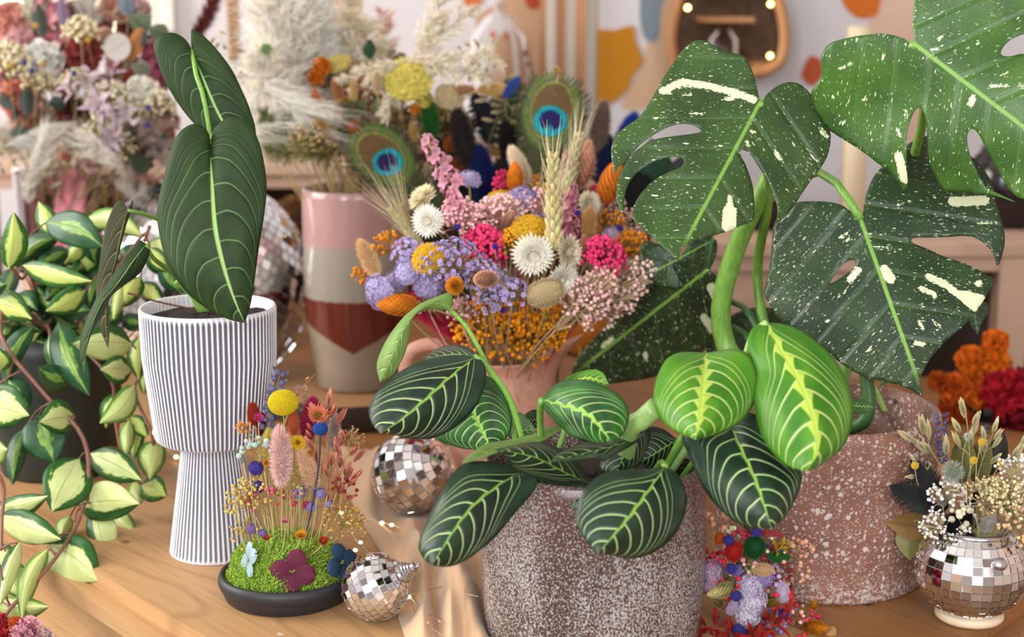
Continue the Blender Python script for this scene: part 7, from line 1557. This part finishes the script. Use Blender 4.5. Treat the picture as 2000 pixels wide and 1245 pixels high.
# ------------------------------------------------------------------ moss garden in the black dish
b = MB(); n = 15000; p = sph(n*2); p = p[p[:, 2] > 0.03][:n]; n = len(p)
dome = np.array([rd*0.86, rd*0.86, 0.040]); lump = 1+0.07*np.sin(p[:, 0:1]*9+2)*np.cos(p[:, 1:2]*8)
p0 = p*dome*lump*0.94+np.array([0, 0, 0.016]); cur = rng.normal(0, 1, (n, 3)); nrm = unit(p*np.array([1, 1, 1.6]))
p1 = p0+nrm*0.0022+cur*0.0008; p2 = p1+unit(cur+nrm*0.5)*0.0026; p3 = p2+unit(np.roll(cur, 1, 1)+nrm*0.2)*0.002
v, f_ = strands(np.stack([p0, p1, p2, p3], 1), 0.00032, False); b.add(v, f_, np.repeat(jit('#9fbe46', 0.2, n), 8, 0))
vv, ff = ellip((0, 0, 0), 1, 12, 30); b.add(vv*dome*0.93+np.array([0, 0, 0.016]), ff, '#5f7a26')
o = b.build('moss', M['dry']); o.location = (xd, Yd+0.002, 0); tag(o, 'lime green curly moss mounded in the black dish', 'moss', kind='stuff')
def moss_z(x, y):
    r2 = ((x-xd)**2+(y-Yd)**2)/(rd*0.86)**2; return 0.016+0.040*math.sqrt(max(0.0, 1-r2))*0.9
def T_(name, label, cat, kind, args, x, y, Y, size, d, foot=None, stem='#b8a66c', **k):
    fx, fy = (foot if foot else ((x-560)*0.55+560, None)); wx = xd+(fx-560)*kd; wy = Yd+(Y-Yd)*0.8
    put(name, label, cat, kind, args, (x, y, Y), size, d, 'dried flowers in the moss garden', Vector((wx, wy, moss_z(wx, wy)-0.004)), stem=stem, stem_r=k.pop('stem_r', 0.0006), **k)
T_('craspedia', 'yellow craspedia ball, highest in the moss garden', 'flower', 'button', ('#e3c71e',), 553, 787, 1.42, 29, (0, 1, 0.2), squash=(1, 1, 1), stem='#a9a04c')
T_('bunny_tail', 'pink bunny tail standing in the middle', 'grass head', 'bunny', ('#ecc6c0',), 550, 946, 1.39, 63, (0.0, 1, 0.05), kw=dict(rad=0.25)); T_('bunny_tail', 'peach bunny tail leaning left beside the pink one', 'grass head', 'bunny', ('#ecc2a0',), 614, 950, 1.40, 42, (-0.32, 1, 0), kw=dict(rad=0.36)); T_('bunny_tail', 'pale yellow bunny tail behind the pink one', 'grass head', 'bunny', ('#eedd7c',), 528, 905, 1.43, 38, (0, 1, 0), kw=dict(rad=0.36)); T_('bunny_tail', 'magenta bunny tail behind the blue button', 'grass head', 'bunny', ('#b8305c',), 600, 858, 1.44, 46, (0.18, 1, 0), kw=dict(rad=0.36)); T_('bunny_tail', 'white bunny tail at the right rear', 'grass head', 'bunny', ('#dcd2c8',), 650, 880, 1.45, 40, (0.08, 1, 0), kw=dict(rad=0.25)); T_('bunny_tail', 'rust bunny tail at the left rear', 'grass head', 'bunny', ('#a83c22',), 498, 830, 1.44, 24, (-0.1, 1, 0), kw=dict(rad=0.55)); T_('bunny_tail', 'coral bunny tail under the craspedia', 'grass head', 'bunny', ('#d8744e',), 574, 850, 1.43, 26, (0, 1, 0), kw=dict(rad=0.36)); T_('bunny_tail', 'dark red bunny tail behind the magenta button', 'grass head', 'bunny', ('#8a2228',), 512, 850, 1.45, 24, (0, 1, 0), kw=dict(rad=0.5))
for l, x, y, s, d in (('lavender spike rising highest at the left', 520, 835, 112, (0.28, 1, 0)), ('lavender spike under the craspedia', 530, 850, 50, (0.12, 1, 0)), ('lavender tip behind the coral oats', 626, 815, 26, (0.1, 1, 0))): T_('lavender', l, 'flower', 'lavender', ('#5d5a7c',), x, y, 1.43, s, d)
T_('twig', 'cut tan twig poking out behind the craspedia', 'twig', 'larkspur', ('#d9a679', '#c98f5e'), 581, 768, 1.44, 52, (0.68, 0.73, 0), kw=dict(n=3), stem='#cf9a68', stem_r=0.0012)
T_('beige_plume', 'curled beige plume right of the craspedia', 'grass plume', 'plume', ('#c9b3a4', '#b8a294'), 590, 842, 1.45, 80, (0.25, 1, 0), kw=dict(n=160, bend=0.45, wide=0.3, hang=0.4, w=0.006))
for l, x, y, s, d in (('coral oat stem, tallest at the right', 640, 950, 150, (0.05, 1, 0.05)), ('coral oat stem leaning right', 648, 985, 130, (0.3, 1, 0.1)), ('coral oat stem at the right front', 640, 1010, 100, (0.45, 1, 0.2)), ('short coral oat behind the blue button', 622, 880, 75, (-0.05, 1, 0))): T_('coral_oat', l, 'grass', 'oat', ('#e0907a', '#cf8468'), x, y, 1.41, s, d, kw=dict(n=11, droop=0.1, spread=0.2), stem='#cf8468')
T_('blue_button', 'blue button flower on a dark stem', 'flower', 'button', ('#1f4d9c',), 626, 838, 1.39, 14, (0, 1, 0.4), kw=dict(n=300), stem='#3c4254', stem_r=0.0008)
for l, x, y, s, c, d in (('yellow star flower in front of the peach bunny tail', 582, 865, 17, '#e2b81c', (0.1, 0.4, 1)), ('orange daisy low on the moss', 588, 1047, 15, '#e29a14', (0, 0.9, 0.5)), ('red daisy low at the right on the moss', 632, 1058, 12, '#b5201e', (0, 0.8, 0.6)), ('pink bud flower low in the middle', 557, 1020, 9, '#d86a90', (0, 1, 0.3)), ('dark red bud low at the left', 521, 1052, 9, '#a82828', (0, 0.8, 0.5)), ('magenta button flower at the left', 505, 817, 11, '#c8287c', (0.2, 0.6, 0.8)), ('white daisy with a bent stem at the right', 608, 950, 17, '#d9c7d6', (0.1, 0.8, 0.4)), ('coral star flower above the blue button', 622, 812, 24, '#e0805a', (0.1, 0.6, 0.6)), ('amber floret at the lower left of the yellow bunny tail', 520, 905, 9, '#dd8a20', (0, 0.3, 1)), ('rust floret below the yellow star', 606, 886, 9, '#c46a22', (0, 0.3, 1))): T_('daisy', l, 'flower', 'daisy', (c,), x, y, 1.37 if y > 1000 else 1.40, s, d)
for l, x, y, s, d in (('orange spiky flower at the upper left', 486, 850, 34, (-0.4, 1, 0.3)), ('orange spiky flower below it', 498, 880, 28, (-0.9, 0.2, 0.3)), ('amber spiky flower at the far left', 480, 838, 26, (-0.6, 0.4, 0.5))): T_('spiky_flower', l, 'flower', 'stars', ('#e08a1e', '#c88a3c'), x, y, 1.42, s, d)
for l, x, y, s, d, c, n, br in (('tan bud spray at the left front', 500, 1010, 84, (-0.35, 1, 0.2), '#c9aa5e', 90, 0.042), ('tan bud spray low at the left', 496, 1060, 60, (-0.6, 0.8, 0.3), '#c2a258', 30, 0.05), ('golden bud spray at the right', 660, 1050, 80, (0.45, 1, 0.2), '#c9a048', 80, 0.035), ('pink bud stem left of the pink bunny tail', 526, 1010, 72, (-0.05, 1, 0.1), '#d8607a', 24, 0.06), ('mint bud spray at the upper left', 505, 905, 56, (-0.2, 1, 0.2), '#a9bcb0', 14, 0.11), ('olive bud spray between the bunny tails', 580, 970, 66, (0, 1, 0.2), '#a9a04a', 40, 0.045), ('dark red bud spray at the right rear', 665, 990, 60, (0.2, 1, 0), '#8f2a2a', 24, 0.06), ('crimson buds in the middle', 566, 1000, 50, (0.1, 1, 0.1), '#b52a4a', 14, 0.08), ('pale green spray at the right rear', 680, 880, 50, (0.3, 1, 0), '#a09a6c', 60, 0.03)): T_('bud_spray', l, 'flower', 'spray', (c, '#b8975a'), x, y, 1.40, s, d, kw=dict(n=n, br=br, wide=0.6))
for l, x, y, s, c in (('blue-violet statice at the left', 500, 915, 17, '#4a3f98'), ('blue-violet statice below it', 502, 952, 15, '#4f46a0'), ('lilac statice in the centre right', 585, 962, 15, '#a893cc'), ('lilac statice at the right by the oats', 626, 965, 14, '#a893cc'), ('lilac statice low at the left', 490, 1034, 13, '#a884c8'), ('small lilac statice beside the low left one', 512, 1041, 10, '#a58ad0'), ('lilac statice below the white daisy', 608, 990, 13, '#ab98d0'), ('tiny lilac statice near the red daisy', 642, 985, 9, '#b0a0d4')): T_('statice', l, 'flower', 'statice', (c,), x, y, 1.40, s, (0, 0.7, 0.7))
for l, x, y, Y, s, d, c in (('burgundy hydrangea floret lying on the front of the moss', 572, 1118, 1.355, 47, (0.0, 0.25, 1), '#6c2440'), ('pale blue hydrangea floret at the left of the moss', 486, 1094, 1.37, 37, (-0.9, 0.25, 0.5), '#a9c3cc'), ('navy hydrangea floret at the right of the moss', 668, 1100, 1.38, 42, (0.75, 0.3, 0.6), '#2c4a68')): T_('hydrangea_floret', l, 'flower', 'hydrangea', (c,), x, y, Y, s, d, foot=(x, None))
b = MB(); n = 46; fx = rng.uniform(-0.036, 0.036, n); fy = rng.uniform(-0.02, 0.04, n); hz = rng.uniform(0.03, 0.085, n); p0 = np.stack([fx, fy, np.full(n, 0.045)], -1); p2 = p0+np.stack([fx*0.35+rng.normal(0, 0.004, n), fy*0.2, hz], -1)
v, f_ = strands(np.stack([p0, (p0+p2)/2+rng.normal(0, 0.0012, (n, 3)), p2], 1), 0.00045, False); b.add(v, f_, np.repeat(jit('#b9a266', 0.2, n), 6, 0)); o = b.build('bare_stems', M['dry']); o.location = (xd, Yd, 0); tag(o, 'thicket of thin bare stems rising from the moss', 'stems', kind='stuff')

# ------------------------------------------------------------------ bouquet in the mirror ball vase
MT = Vector((xv, Yv, 0.05))
def R_(name, label, cat, kind, args, x, y, Y, size, d, stem='#b3a678', **k):
    put(name, label, cat, kind, args, (x, y, Y), size, d, 'dried flowers in the mirror ball vase', MT+Vector((rng.uniform(-0.012, 0.012), rng.uniform(-0.012, 0.012), 0)), stem=stem, stem_r=0.0005, **k)
for l, x, y, s, d in (('oat stem leaning left over the terrazzo pot', 1850, 930, 110, (-0.55, 0.85, 0.1)), ('oat stem standing at the top', 1895, 905, 100, (-0.1, 1, 0)), ('oat stem leaning far right', 1950, 935, 110, (0.75, 0.75, 0.1)), ('short oat stem in the middle', 1912, 920, 80, (0.25, 1, 0)), ('low oat stem at the left', 1845, 955, 80, (-0.8, 0.55, 0.2))): R_('oat_stem', l, 'grass', 'oat', ('#dccfa2', '#c2b484'), x, y, 1.37, s, d, kw=dict(n=7, droop=0.0, spread=0.2, gl=1.5))
for l, x, y, s, d in (('lavender spike left of the white star', 1878, 905, 60, (-0.3, 1, 0)), ('lavender spike at the upper right', 1920, 905, 72, (0.05, 1, 0)), ('lavender spike against the terrazzo pot', 1842, 900, 90, (-0.1, 1, 0)), ('lavender spike at the right', 1930, 925, 46, (0.1, 1, 0.1)), ('lavender spike low on the left', 1800, 930, 46, (-0.4, 0.8, 0))): R_('lavender', l, 'flower', 'lavender', ('#5a5478',), x, y, 1.39, s, d)
R_('globe_thistle', 'pale grey globe thistle at the front', 'flower', 'thistle', ('#a3ab98',), 1861, 922, 1.33, 26, (0, 0.3, 1))
for l, x, y, s, c in (('little white star flower', 1890, 854, 10, '#dfe3e4'), ('white round floret near the right', 1932, 994, 10, '#e6dcd2')): R_('star_floret', l, 'flower', 'daisy', (c, '#c9c2a0'), x, y, 1.36, s, (0, 0.5, 1))
for l, x, y, s, d, c, n, br, w in (('white twiggy spray at the left', 1865, 985, 66, (-0.75, 0.7, 0.3), '#e6e0d6', 60, 0.055, 0.6), ('white bud spray hanging low on the left', 1850, 1035, 66, (-0.9, 0.35, 0.4), '#e5dfd6', 70, 0.05, 0.5), ('white bud spray over the rim', 1875, 1050, 50, (-0.4, 0.3, 0.8), '#e8e2da', 46, 0.06, 0.6), ('cream bud spray at the right', 1950, 1020, 96, (0.4, 1, 0.2), '#dfcfa0', 180, 0.04, 0.7), ('white bud spray at the far right', 1965, 960, 80, (0.5, 1, 0.1), '#e3ddd2', 110, 0.04, 0.6), ('peach bud spray low right', 1965, 1050, 80, (0.35, 0.9, 0.3), '#e0b88a', 90, 0.055, 0.7), ('ivory berries in front of the black tail', 1872, 1010, 46, (0, 0.6, 0.8), '#ded2b4', 16, 0.13, 0.6), ('straw bud spray in the centre', 1920, 1010, 86, (0.1, 1, 0.2), '#d4c48e', 140, 0.035, 0.6), ('cream buds at the right rim', 1985, 1010, 60, (0.4, 0.8, 0.3), '#e3d6b0', 70, 0.06, 0.7)): R_('bud_spray', l, 'flower', 'spray', (c, '#c4b48a'), x, y, 1.34, s, d, kw=dict(n=n, br=br, wide=w))
for l, x, y, s, d, c in (('black bunny tail at the centre left', 1862, 1046, 30, (-0.2, 0.9, 0.4), '#17171a'), ('black bunny tail behind the ivory berries', 1880, 1030, 30, (0.1, 0.9, 0.3), '#1a1a1d'), ('small black bunny tail in the middle', 1896, 985, 15, (0.4, 1, 0.2), '#161618'), ('greenish bunny tail at the right', 1960, 1000, 24, (0.1, 0.9, 0.4), '#b5b070'), ('grey bunny tail in the lower middle', 1920, 1035, 26, (0.2, 0.7, 0.6), '#c9c2b6'), ('grey fluffy tail under the globe thistle', 1840, 985, 22, (-0.2, 0.7, 0.5), '#a89c90')): R_('bunny_tail', l, 'grass head', 'bunny', (c,), x, y, 1.34, s, d, kw=dict(rad=0.5))
for l, x, y, s, d, c, kind in (('black fern frond reaching up left', 1850, 1010, 130, (-0.6, 0.85, 0.1), '#1f2024', 'fern'), ('black fern frond reaching left', 1840, 1000, 110, (-0.85, 0.5, 0.1), '#1c1d20', 'fern'), ('dark pine sprig at the left', 1820, 1005, 66, (-0.8, 0.6, 0.2), '#2c3a2c', 'fern'), ('cream fern frond curling over the rim', 1880, 1050, 100, (0.9, 0.25, 0.5), '#d9c690', 'fern'), ('dark pine sprig over the rim', 1880, 1040, 40, (0.2, 0.2, 0.9), '#26302a', 'fern')): R_('fern', l, 'fern', kind, (c,), x, y, 1.35, s, d)
for l, x, y, s, d, c, w in (('brown eucalyptus leaf pointing left', 1830, 1035, 105, (-0.97, 0.25, 0.2), '#94713c', 0.28), ('olive eucalyptus leaf hanging at the left', 1780, 1022, 72, (-0.05, -1, 0.4), '#8f8a55', 0.42), ('brown eucalyptus leaf behind the olive one', 1800, 1030, 76, (0.3, -1, 0.2), '#8a6636', 0.36), ('olive leaf standing behind the lavender', 1876, 945, 100, (-0.05, 1, 0), '#6f6c38', 0.3), ('olive leaf standing in the centre', 1905, 950, 110, (0.05, 1, 0), '#757240', 0.25), ('dark leaf at the back right', 1935, 930, 90, (0.25, 1, 0), '#24261f', 0.25)): R_('leaf_sprig', l, 'leaf', 'leaf', (c,), x, y, 1.38, s, d, kw=dict(wide=w))
for l, x, y in (('tiny yellow ball under the upper right lavender', 1918, 864), ('tiny yellow ball in the middle', 1902, 900), ('tiny yellow ball at the right', 1955, 906), ('tiny yellow ball at the left', 1787, 910), ('peach berry at the right', 1934, 962), ('peach berry at the right rim', 1962, 986), ('peach berry near the frame edge', 1994, 966)): R_('yellow_ball', l, 'flower', 'button', ('#d9b23c' if 'yellow' in l else '#e2b07c',), x, y, 1.34, 7 if 'yellow' in l else 9, (0, 0.5, 1), kw=dict(n=120))
R_('white_twig', 'bleached white branch arching over the front', 'twig', 'fern', ('#ddd8d0',), 1905, 1010, 1.32, 105, (-0.55, 0.85, 0.3), kw=dict(n=7), squash=(0.5, 0.5, 1))

# ------------------------------------------------------------------ flower garland standing between the two planters
ga = thing('flower_garland', 'upright garland of mixed dried flowers between the two large planters', 'garland', (P(1470, 1200, 1.335).x, 1.335, 0.0))
gp = smooth_path([tuple(P(1455, 1000, 1.345)-ga.location), tuple(P(1470, 1080, 1.335)-ga.location), tuple(P(1460, 1170, 1.33)-ga.location), tuple(P(1480, 1250, 1.325)-ga.location)], 20); b = MB(); b.add(*tube(gp, 0.004, 8), '#5a4632'); b.build('wire_core', M['dry'], ga)
def Gd(name, kind, args, x, y, size, d, dy=0.0, **k): put(name, k.pop('label', None), None, kind, args, (x, y, 1.31+dy), size*1.18, d, parent=ga, **k)
for k in range(22):                                      # the packed inside of the garland
    y_ = rng.uniform(1035, 1250); w_ = 40+0.28*(y_-1035); c_ = ('#c42c46', '#b5a0c8', '#8f2a2a', '#cdb890', '#d8a08c', '#4a3f8c', '#c9762a', '#6a7a44')[k % 8]
    Gd('bud_spray', 'spray', (c_, '#8a6a4c'), 1465+rng.uniform(-1, 1)*w_+0.1*(y_-1035), y_+15, rng.uniform(30, 44), (rng.normal(0, 0.5), rng.normal(0.3, 0.4), 0.8), dy=rng.uniform(0.02, 0.035), kw=dict(n=16, br=0.11, wide=0.8))
Gd('bunny_tail', 'bunny', ('#1f5c2c',), 1470, 1082, 26, (0, 0.6, 0.6), kw=dict(rad=0.8), label='dark green bunny tail'); Gd('bunny_tail', 'bunny', ('#2f6e34',), 1502, 1088, 19, (0.9, 0.1, 0.4), kw=dict(rad=0.55)); Gd('bunny_tail', 'bunny', ('#c42a22',), 1430, 1090, 22, (0, 0.7, 0.6), kw=dict(rad=0.75), label='red bunny tail'); Gd('bunny_tail', 'bunny', ('#cf6a18',), 1404, 1062, 14, (0, 0.8, 0.5), kw=dict(rad=0.7)); Gd('bunny_tail', 'bunny', ('#dbb98c',), 1470, 1114, 20, (0.8, 0.2, 0.5), kw=dict(rad=0.6), label='tan bunny tail'); Gd('bunny_tail', 'bunny', ('#d9ccdc',), 1528, 1176, 19, (0, 1, 0.2), kw=dict(rad=0.62), label='pale lilac bunny tail'); Gd('bunny_tail', 'bunny', ('#cdb8d6',), 1424, 1200, 16, (0.3, 0.9, 0.3), kw=dict(rad=0.5)); Gd('bunny_tail', 'bunny', ('#e0b478',), 1616, 1250, 14, (0.3, 0.9, 0.3), kw=dict(rad=0.7))
for x, y, s, c in ((1466, 1148, 27, '#d3c4de'), (1470, 1176, 29, '#dccfe6'), (1462, 1200, 27, '#e2d8ea'), (1388, 1118, 24, '#bba0bb'), (1492, 1130, 18, '#a590c4'), (1440, 1115, 12, '#8a78b8'), (1384, 1140, 20, '#b595b0')): Gd('statice', 'statice', (c,), x, y, s, (0, 0.2, 1))
Gd('canary_seed_head', 'phalaris', ('#d3c88a',), 1436, 1147, 27, (-0.9, -0.1, 0.4), label='pale yellow canary grass head', squash=(1.1, 1.1, 1)); Gd('canary_seed_head', 'phalaris', ('#dd8f1c',), 1570, 1225, 23, (0.7, 0.2, 0.6), label='orange canary grass head', squash=(1.2, 1.2, 1)); Gd('canary_seed_head', 'phalaris', ('#e09a20',), 1588, 1192, 12, (0.1, 1, 0.3)); Gd('canary_seed_head', 'phalaris', ('#a89a5c',), 1410, 1185, 16, (-0.4, 0.5, 0.5)); Gd('canary_seed_head', 'phalaris', ('#b59c4e',), 1500, 1185, 16, (0.3, 0.5, 0.6))
for x, y, s, d, c, n, br in ((1400, 1035, 40, (-0.3, 1, 0.3), '#d39a7c', 16, 0.12), (1430, 1065, 34, (-0.3, 1, 0.3), '#dccfae', 16, 0.10), (1412, 1120, 46, (-0.3, 0.8, 0.5), '#c82a48', 46, 0.075), (1400, 1100, 30, (-0.6, 0.8, 0.5), '#d03a50', 16, 0.1), (1440, 1070, 34, (0.2, 0.9, 0.5), '#cc3358', 30, 0.1), (1525, 1095, 58, (0.9, 0.3, 0.4), '#dba184', 60, 0.055), (1505, 1175, 44, (0.4, 0.6, 0.6), '#c4263c', 50, 0.08), (1500, 1140, 36, (0.4, 0.8, 0.5), '#b09acb', 26, 0.1), (1485, 1070, 34, (0.3, 1, 0.4), '#e0d8bc', 26, 0.08), (1450, 1110, 36, (0.6, 0.2, 0.8), '#e3a9a4', 20, 0.1), (1550, 1235, 54, (0.6, 0.7, 0.5), '#c93a58', 30, 0.08), (1510, 1230, 40, (0.1, 0.8, 0.6), '#9a7cba', 24, 0.1), (1420, 1130, 40, (0.2, -0.4, 0.9), '#bf2c48', 30, 0.09), (1540, 1215, 40, (0.5, 0.9, 0.4), '#d8a998', 26, 0.08), (1570, 1250, 46, (0.5, 0.8, 0.4), '#c8402c', 24, 0.1)): Gd('bud_spray', 'spray', (c, '#a87a5c'), x, y, s, d, dy=0.012, kw=dict(n=max(8, int(n*0.6)), br=br*1.2, wide=0.7))
for x, y, s, d, c in ((1400, 1225, 56, (-0.9, 0.1, 0.4), '#b5241c'), (1480, 1230, 60, (0.8, 0.4, 0.4), '#c02c22'), (1470, 1240, 52, (0.0, 0.1, 1), '#a81c18'), (1505, 1215, 50, (0.7, 0.6, 0.3), '#b8302a'), (1440, 1245, 56, (-0.6, 0.2, 0.7), '#9c1a18')): Gd('red_leaf_tuft', 'stars', (c,), x, y, s, d, dy=-0.01)
Gd('yellow_leaf_tuft', 'stars', ('#c9a820',), 1515, 1080, 34, (0.5, 0.8, 0.4), label='yellow pointed leaves'); Gd('red_leaf', 'leaf', ('#8f1f1c',), 1475, 1040, 50, (1, 0, 0.3), kw=dict(wide=0.12)); Gd('eucalyptus_leaf', 'leaf', ('#4f6e50',), 1570, 1225, 70, (0.8, -0.5, 0.3), dy=0.01, kw=dict(wide=0.35), label='green eucalyptus leaf')
for x, y in ((1423, 1056), (1478, 1040), (1438, 1165), (1428, 1112), (1530, 1200), (1450, 1238), (1440, 1230)): Gd('blue_floret', 'button', ('#3a3488',), x, y, 8, (0, 0.4, 1), dy=-0.01, kw=dict(n=90))

# ------------------------------------------------------------------ orange and red bunch behind the terrazzo pot
ov = P(1935, 930, 2.04); ob_ = thing('vase', 'black vase of orange and red flowers at the right rear', 'vase', (ov.x, 2.04, 0)); plain('black_vase', '#1f2022', 0.4, nz=0.2)
hv = P(1935, 850, 2.04).z; lathe_obj('vase_body', [(0.001, 0), (0.045, 0), (0.052, 0.01), (0.055, hv*0.6), (0.042, hv-0.01), (0.044, hv), (0.038, hv), (0.036, hv-0.02), (0.001, 0.03)], 'black_vase', ob_, (ov.x, 2.04, 0), 40)
for l, x, y, s, c in (('orange flower, topmost of the rear bunch', 1945, 668, 26, '#f07a14'), ('orange flower below the topmost', 1935, 705, 36, '#f07c12'), ('orange flower left of the second', 1895, 705, 30, '#ec7812'), ('orange flower beside the monstera leaf tip', 1870, 760, 34, '#e06a14'), ('orange flower above the black vase', 1915, 765, 36, '#e46e12'), ('deep orange flower low at the left', 1860, 800, 30, '#b94f10'), ('deep orange flower over the oats', 1885, 830, 26, '#b04a10'), ('orange flower at the pot rim', 1832, 745, 20, '#c05510')): put('orange_flower', l, 'flower', 'ruffle', (c,), (x, y, 2.0), s, (0, 0.5, 0.8), 'orange and red flowers at the right rear', Vector((ov.x, 2.04, hv-0.05)))
for l, x, y, s, c in (('crimson cockscomb, largest of the red pair', 1960, 765, 46, '#c01a2c'), ('dark crimson cockscomb low at the frame edge', 1990, 830, 50, '#7f0f20'), ('crimson cockscomb at the right frame edge', 2005, 750, 34, '#98142a')): put('cockscomb', l, 'flower', 'ruffle', (c,), (x, y, 1.98), s, (0, 0.5, 0.8), 'orange and red flowers at the right rear', Vector((ov.x, 2.04, hv-0.05)))

# ------------------------------------------------------------------ tan cloth
m = Mat('tan_cloth', 0.6, 0, 0.3); nn = m.noise(None, 900, 2); m.base(m.mix(nn.step(0.3, 0.7)*0.2, '#d0a882', '#b48a66')); m.b.inputs['Sheen Weight'].default_value = 0.3; M['tan_cloth'] = m
nu, nv = 90, 110; U, Vv = np.meshgrid(np.linspace(0, 1, nu), np.linspace(0, 1, nv), indexing='ij')
lx = np.interp(Vv, [0, 0.15, 0.35, 0.55, 0.8, 1], [650, 668, 705, 752, 775, 800]); rx = np.interp(Vv, [0, 1], [960, 985]); px_ = lx+(rx-lx)*U; py_ = 880+Vv*400
g = np.array([[tuple(G(a, c)) for a, c in zip(r1, r2)] for r1, r2 in zip(px_, py_)])
edge = np.minimum(np.minimum(U*7, 1), np.minimum(np.minimum(Vv*8, (1-Vv)*8), (1-U)*8)); edge = np.clip(edge, 0, 1)**0.7
w1 = U*1.3+Vv*0.9; h = 0.020*(np.sin(w1*15+2.2*np.sin(Vv*5))*0.5+0.5)**1.6+0.014*(np.sin(U*9-Vv*14+1.0)*0.5+0.5)**2+0.024*np.exp(-((U-0.72)/0.12)**2)*np.clip((Vv-0.3)*2, 0, 1)+0.026*np.exp(-((U-0.55+0.25*(Vv-0.5))/0.07)**2)*np.clip((Vv-0.45)*3, 0, 1)
ball_d = np.hypot(g[..., 0]-P(805, 926, 1.637).x, g[..., 1]-1.637); h = h*np.clip((ball_d-0.02)/0.06, 0, 1)
ball_d = np.hypot(g[..., 0]-P(733, 1146, 1.343).x, g[..., 1]-1.343); h = h*np.clip((ball_d-0.015)/0.03, 0.0, 1)
pot_d = np.hypot(g[..., 0]-cm.x, g[..., 1]-YM); h = h*np.clip((pot_d-0.09)/0.02, 0.05, 1)
g[..., 2] = 0.0008+h*edge
b = MB(); b.add(g.reshape(-1, 3), grid_faces(nu, nv)); o = b.build('cloth', M['tan_cloth']); o.modifiers.new('t', 'SOLIDIFY').thickness = 0.0007; tag(o, 'crumpled tan satin cloth spread beneath the mirror balls', 'cloth')

# ------------------------------------------------------------------ fairy lights on the table
plain('fine_wire', '#cfc3b4', 0.3, 0.8, nz=0.1); emit('warm_bulb', '#ffd98a', 14.0)
fl = thing('fairy_lights', 'string of warm fairy lights on thin silver wire around the small mirror ball', 'string lights', G(760, 1080))
def wire(pts): q = smooth_path([tuple(G(x, y, z)-fl.location) for x, y, z in pts], 50); b = MB(); b.add(*tube(q, 0.00045, 5)); b.build('wire', M['fine_wire'], fl)
wire([(560, 985, 0.004), (640, 985, 0.004), (690, 1006, 0.012), (733, 1018, 0.014), (765, 1026, 0.014), (800, 1040, 0.012), (830, 1070, 0.016), (818, 1106, 0.016), (800, 1160, 0.01), (830, 1194, 0.014), (862, 1217, 0.02)])
wire([(660, 1002, 0.03), (690, 1030, 0.035), (704, 1059, 0.045), (718, 1078, 0.058), (742, 1090, 0.058), (745, 1065, 0.04), (735, 1050, 0.035), (700, 1036, 0.03), (672, 1040, 0.03)])
wire([(798, 1163, 0.012), (840, 1152, 0.016), (880, 1145, 0.03), (910, 1160, 0.03), (935, 1166, 0.03)]); wire([(798, 1168, 0.012), (815, 1205, 0.012), (840, 1225, 0.016), (870, 1246, 0.02)]); wire([(240, 800, 0.004), (300, 846, 0.004), (344, 893, 0.004), (420, 930, 0.004), (520, 960, 0.004), (560, 985, 0.004)])
for x, y, z in ((746, 1022, 0.016), (765, 1026, 0.016), (666, 1002, 0.030), (704, 1060, 0.045), (694, 1075, 0.030), (818, 1106, 0.018), (799, 1167, 0.012), (829, 1194, 0.016), (831, 1218, 0.016), (300, 846, 0.006), (344, 893, 0.006), (678, 1022, 0.03)):
    b = MB(); b.add(*ellip(tuple(G(x, y, z)-fl.location), (0.0022, 0.0016, 0.0016), 6, 8)); b.build('bulb', M['warm_bulb'], fl)

sl2 = thing('fairy_lights', 'two warm fairy bulbs on a wire under the pinkish shelf at the right', 'string lights', P(1955, 640, 2.40))
q = smooth_path([tuple(P(x, y, 2.40)-sl2.location) for x, y in ((1990, 500), (1958, 611), (1950, 660), (1930, 720))], 24); b = MB(); b.add(*tube(q, 0.0006, 5)); b.build('wire', M['fine_wire'], sl2)
for x, y in ((1958, 611), (1950, 662)):
    b = MB(); b.add(*ellip(tuple(P(x, y, 2.398)-sl2.location), 0.0028, 6, 8)); b.build('bulb', M['warm_bulb'], sl2)
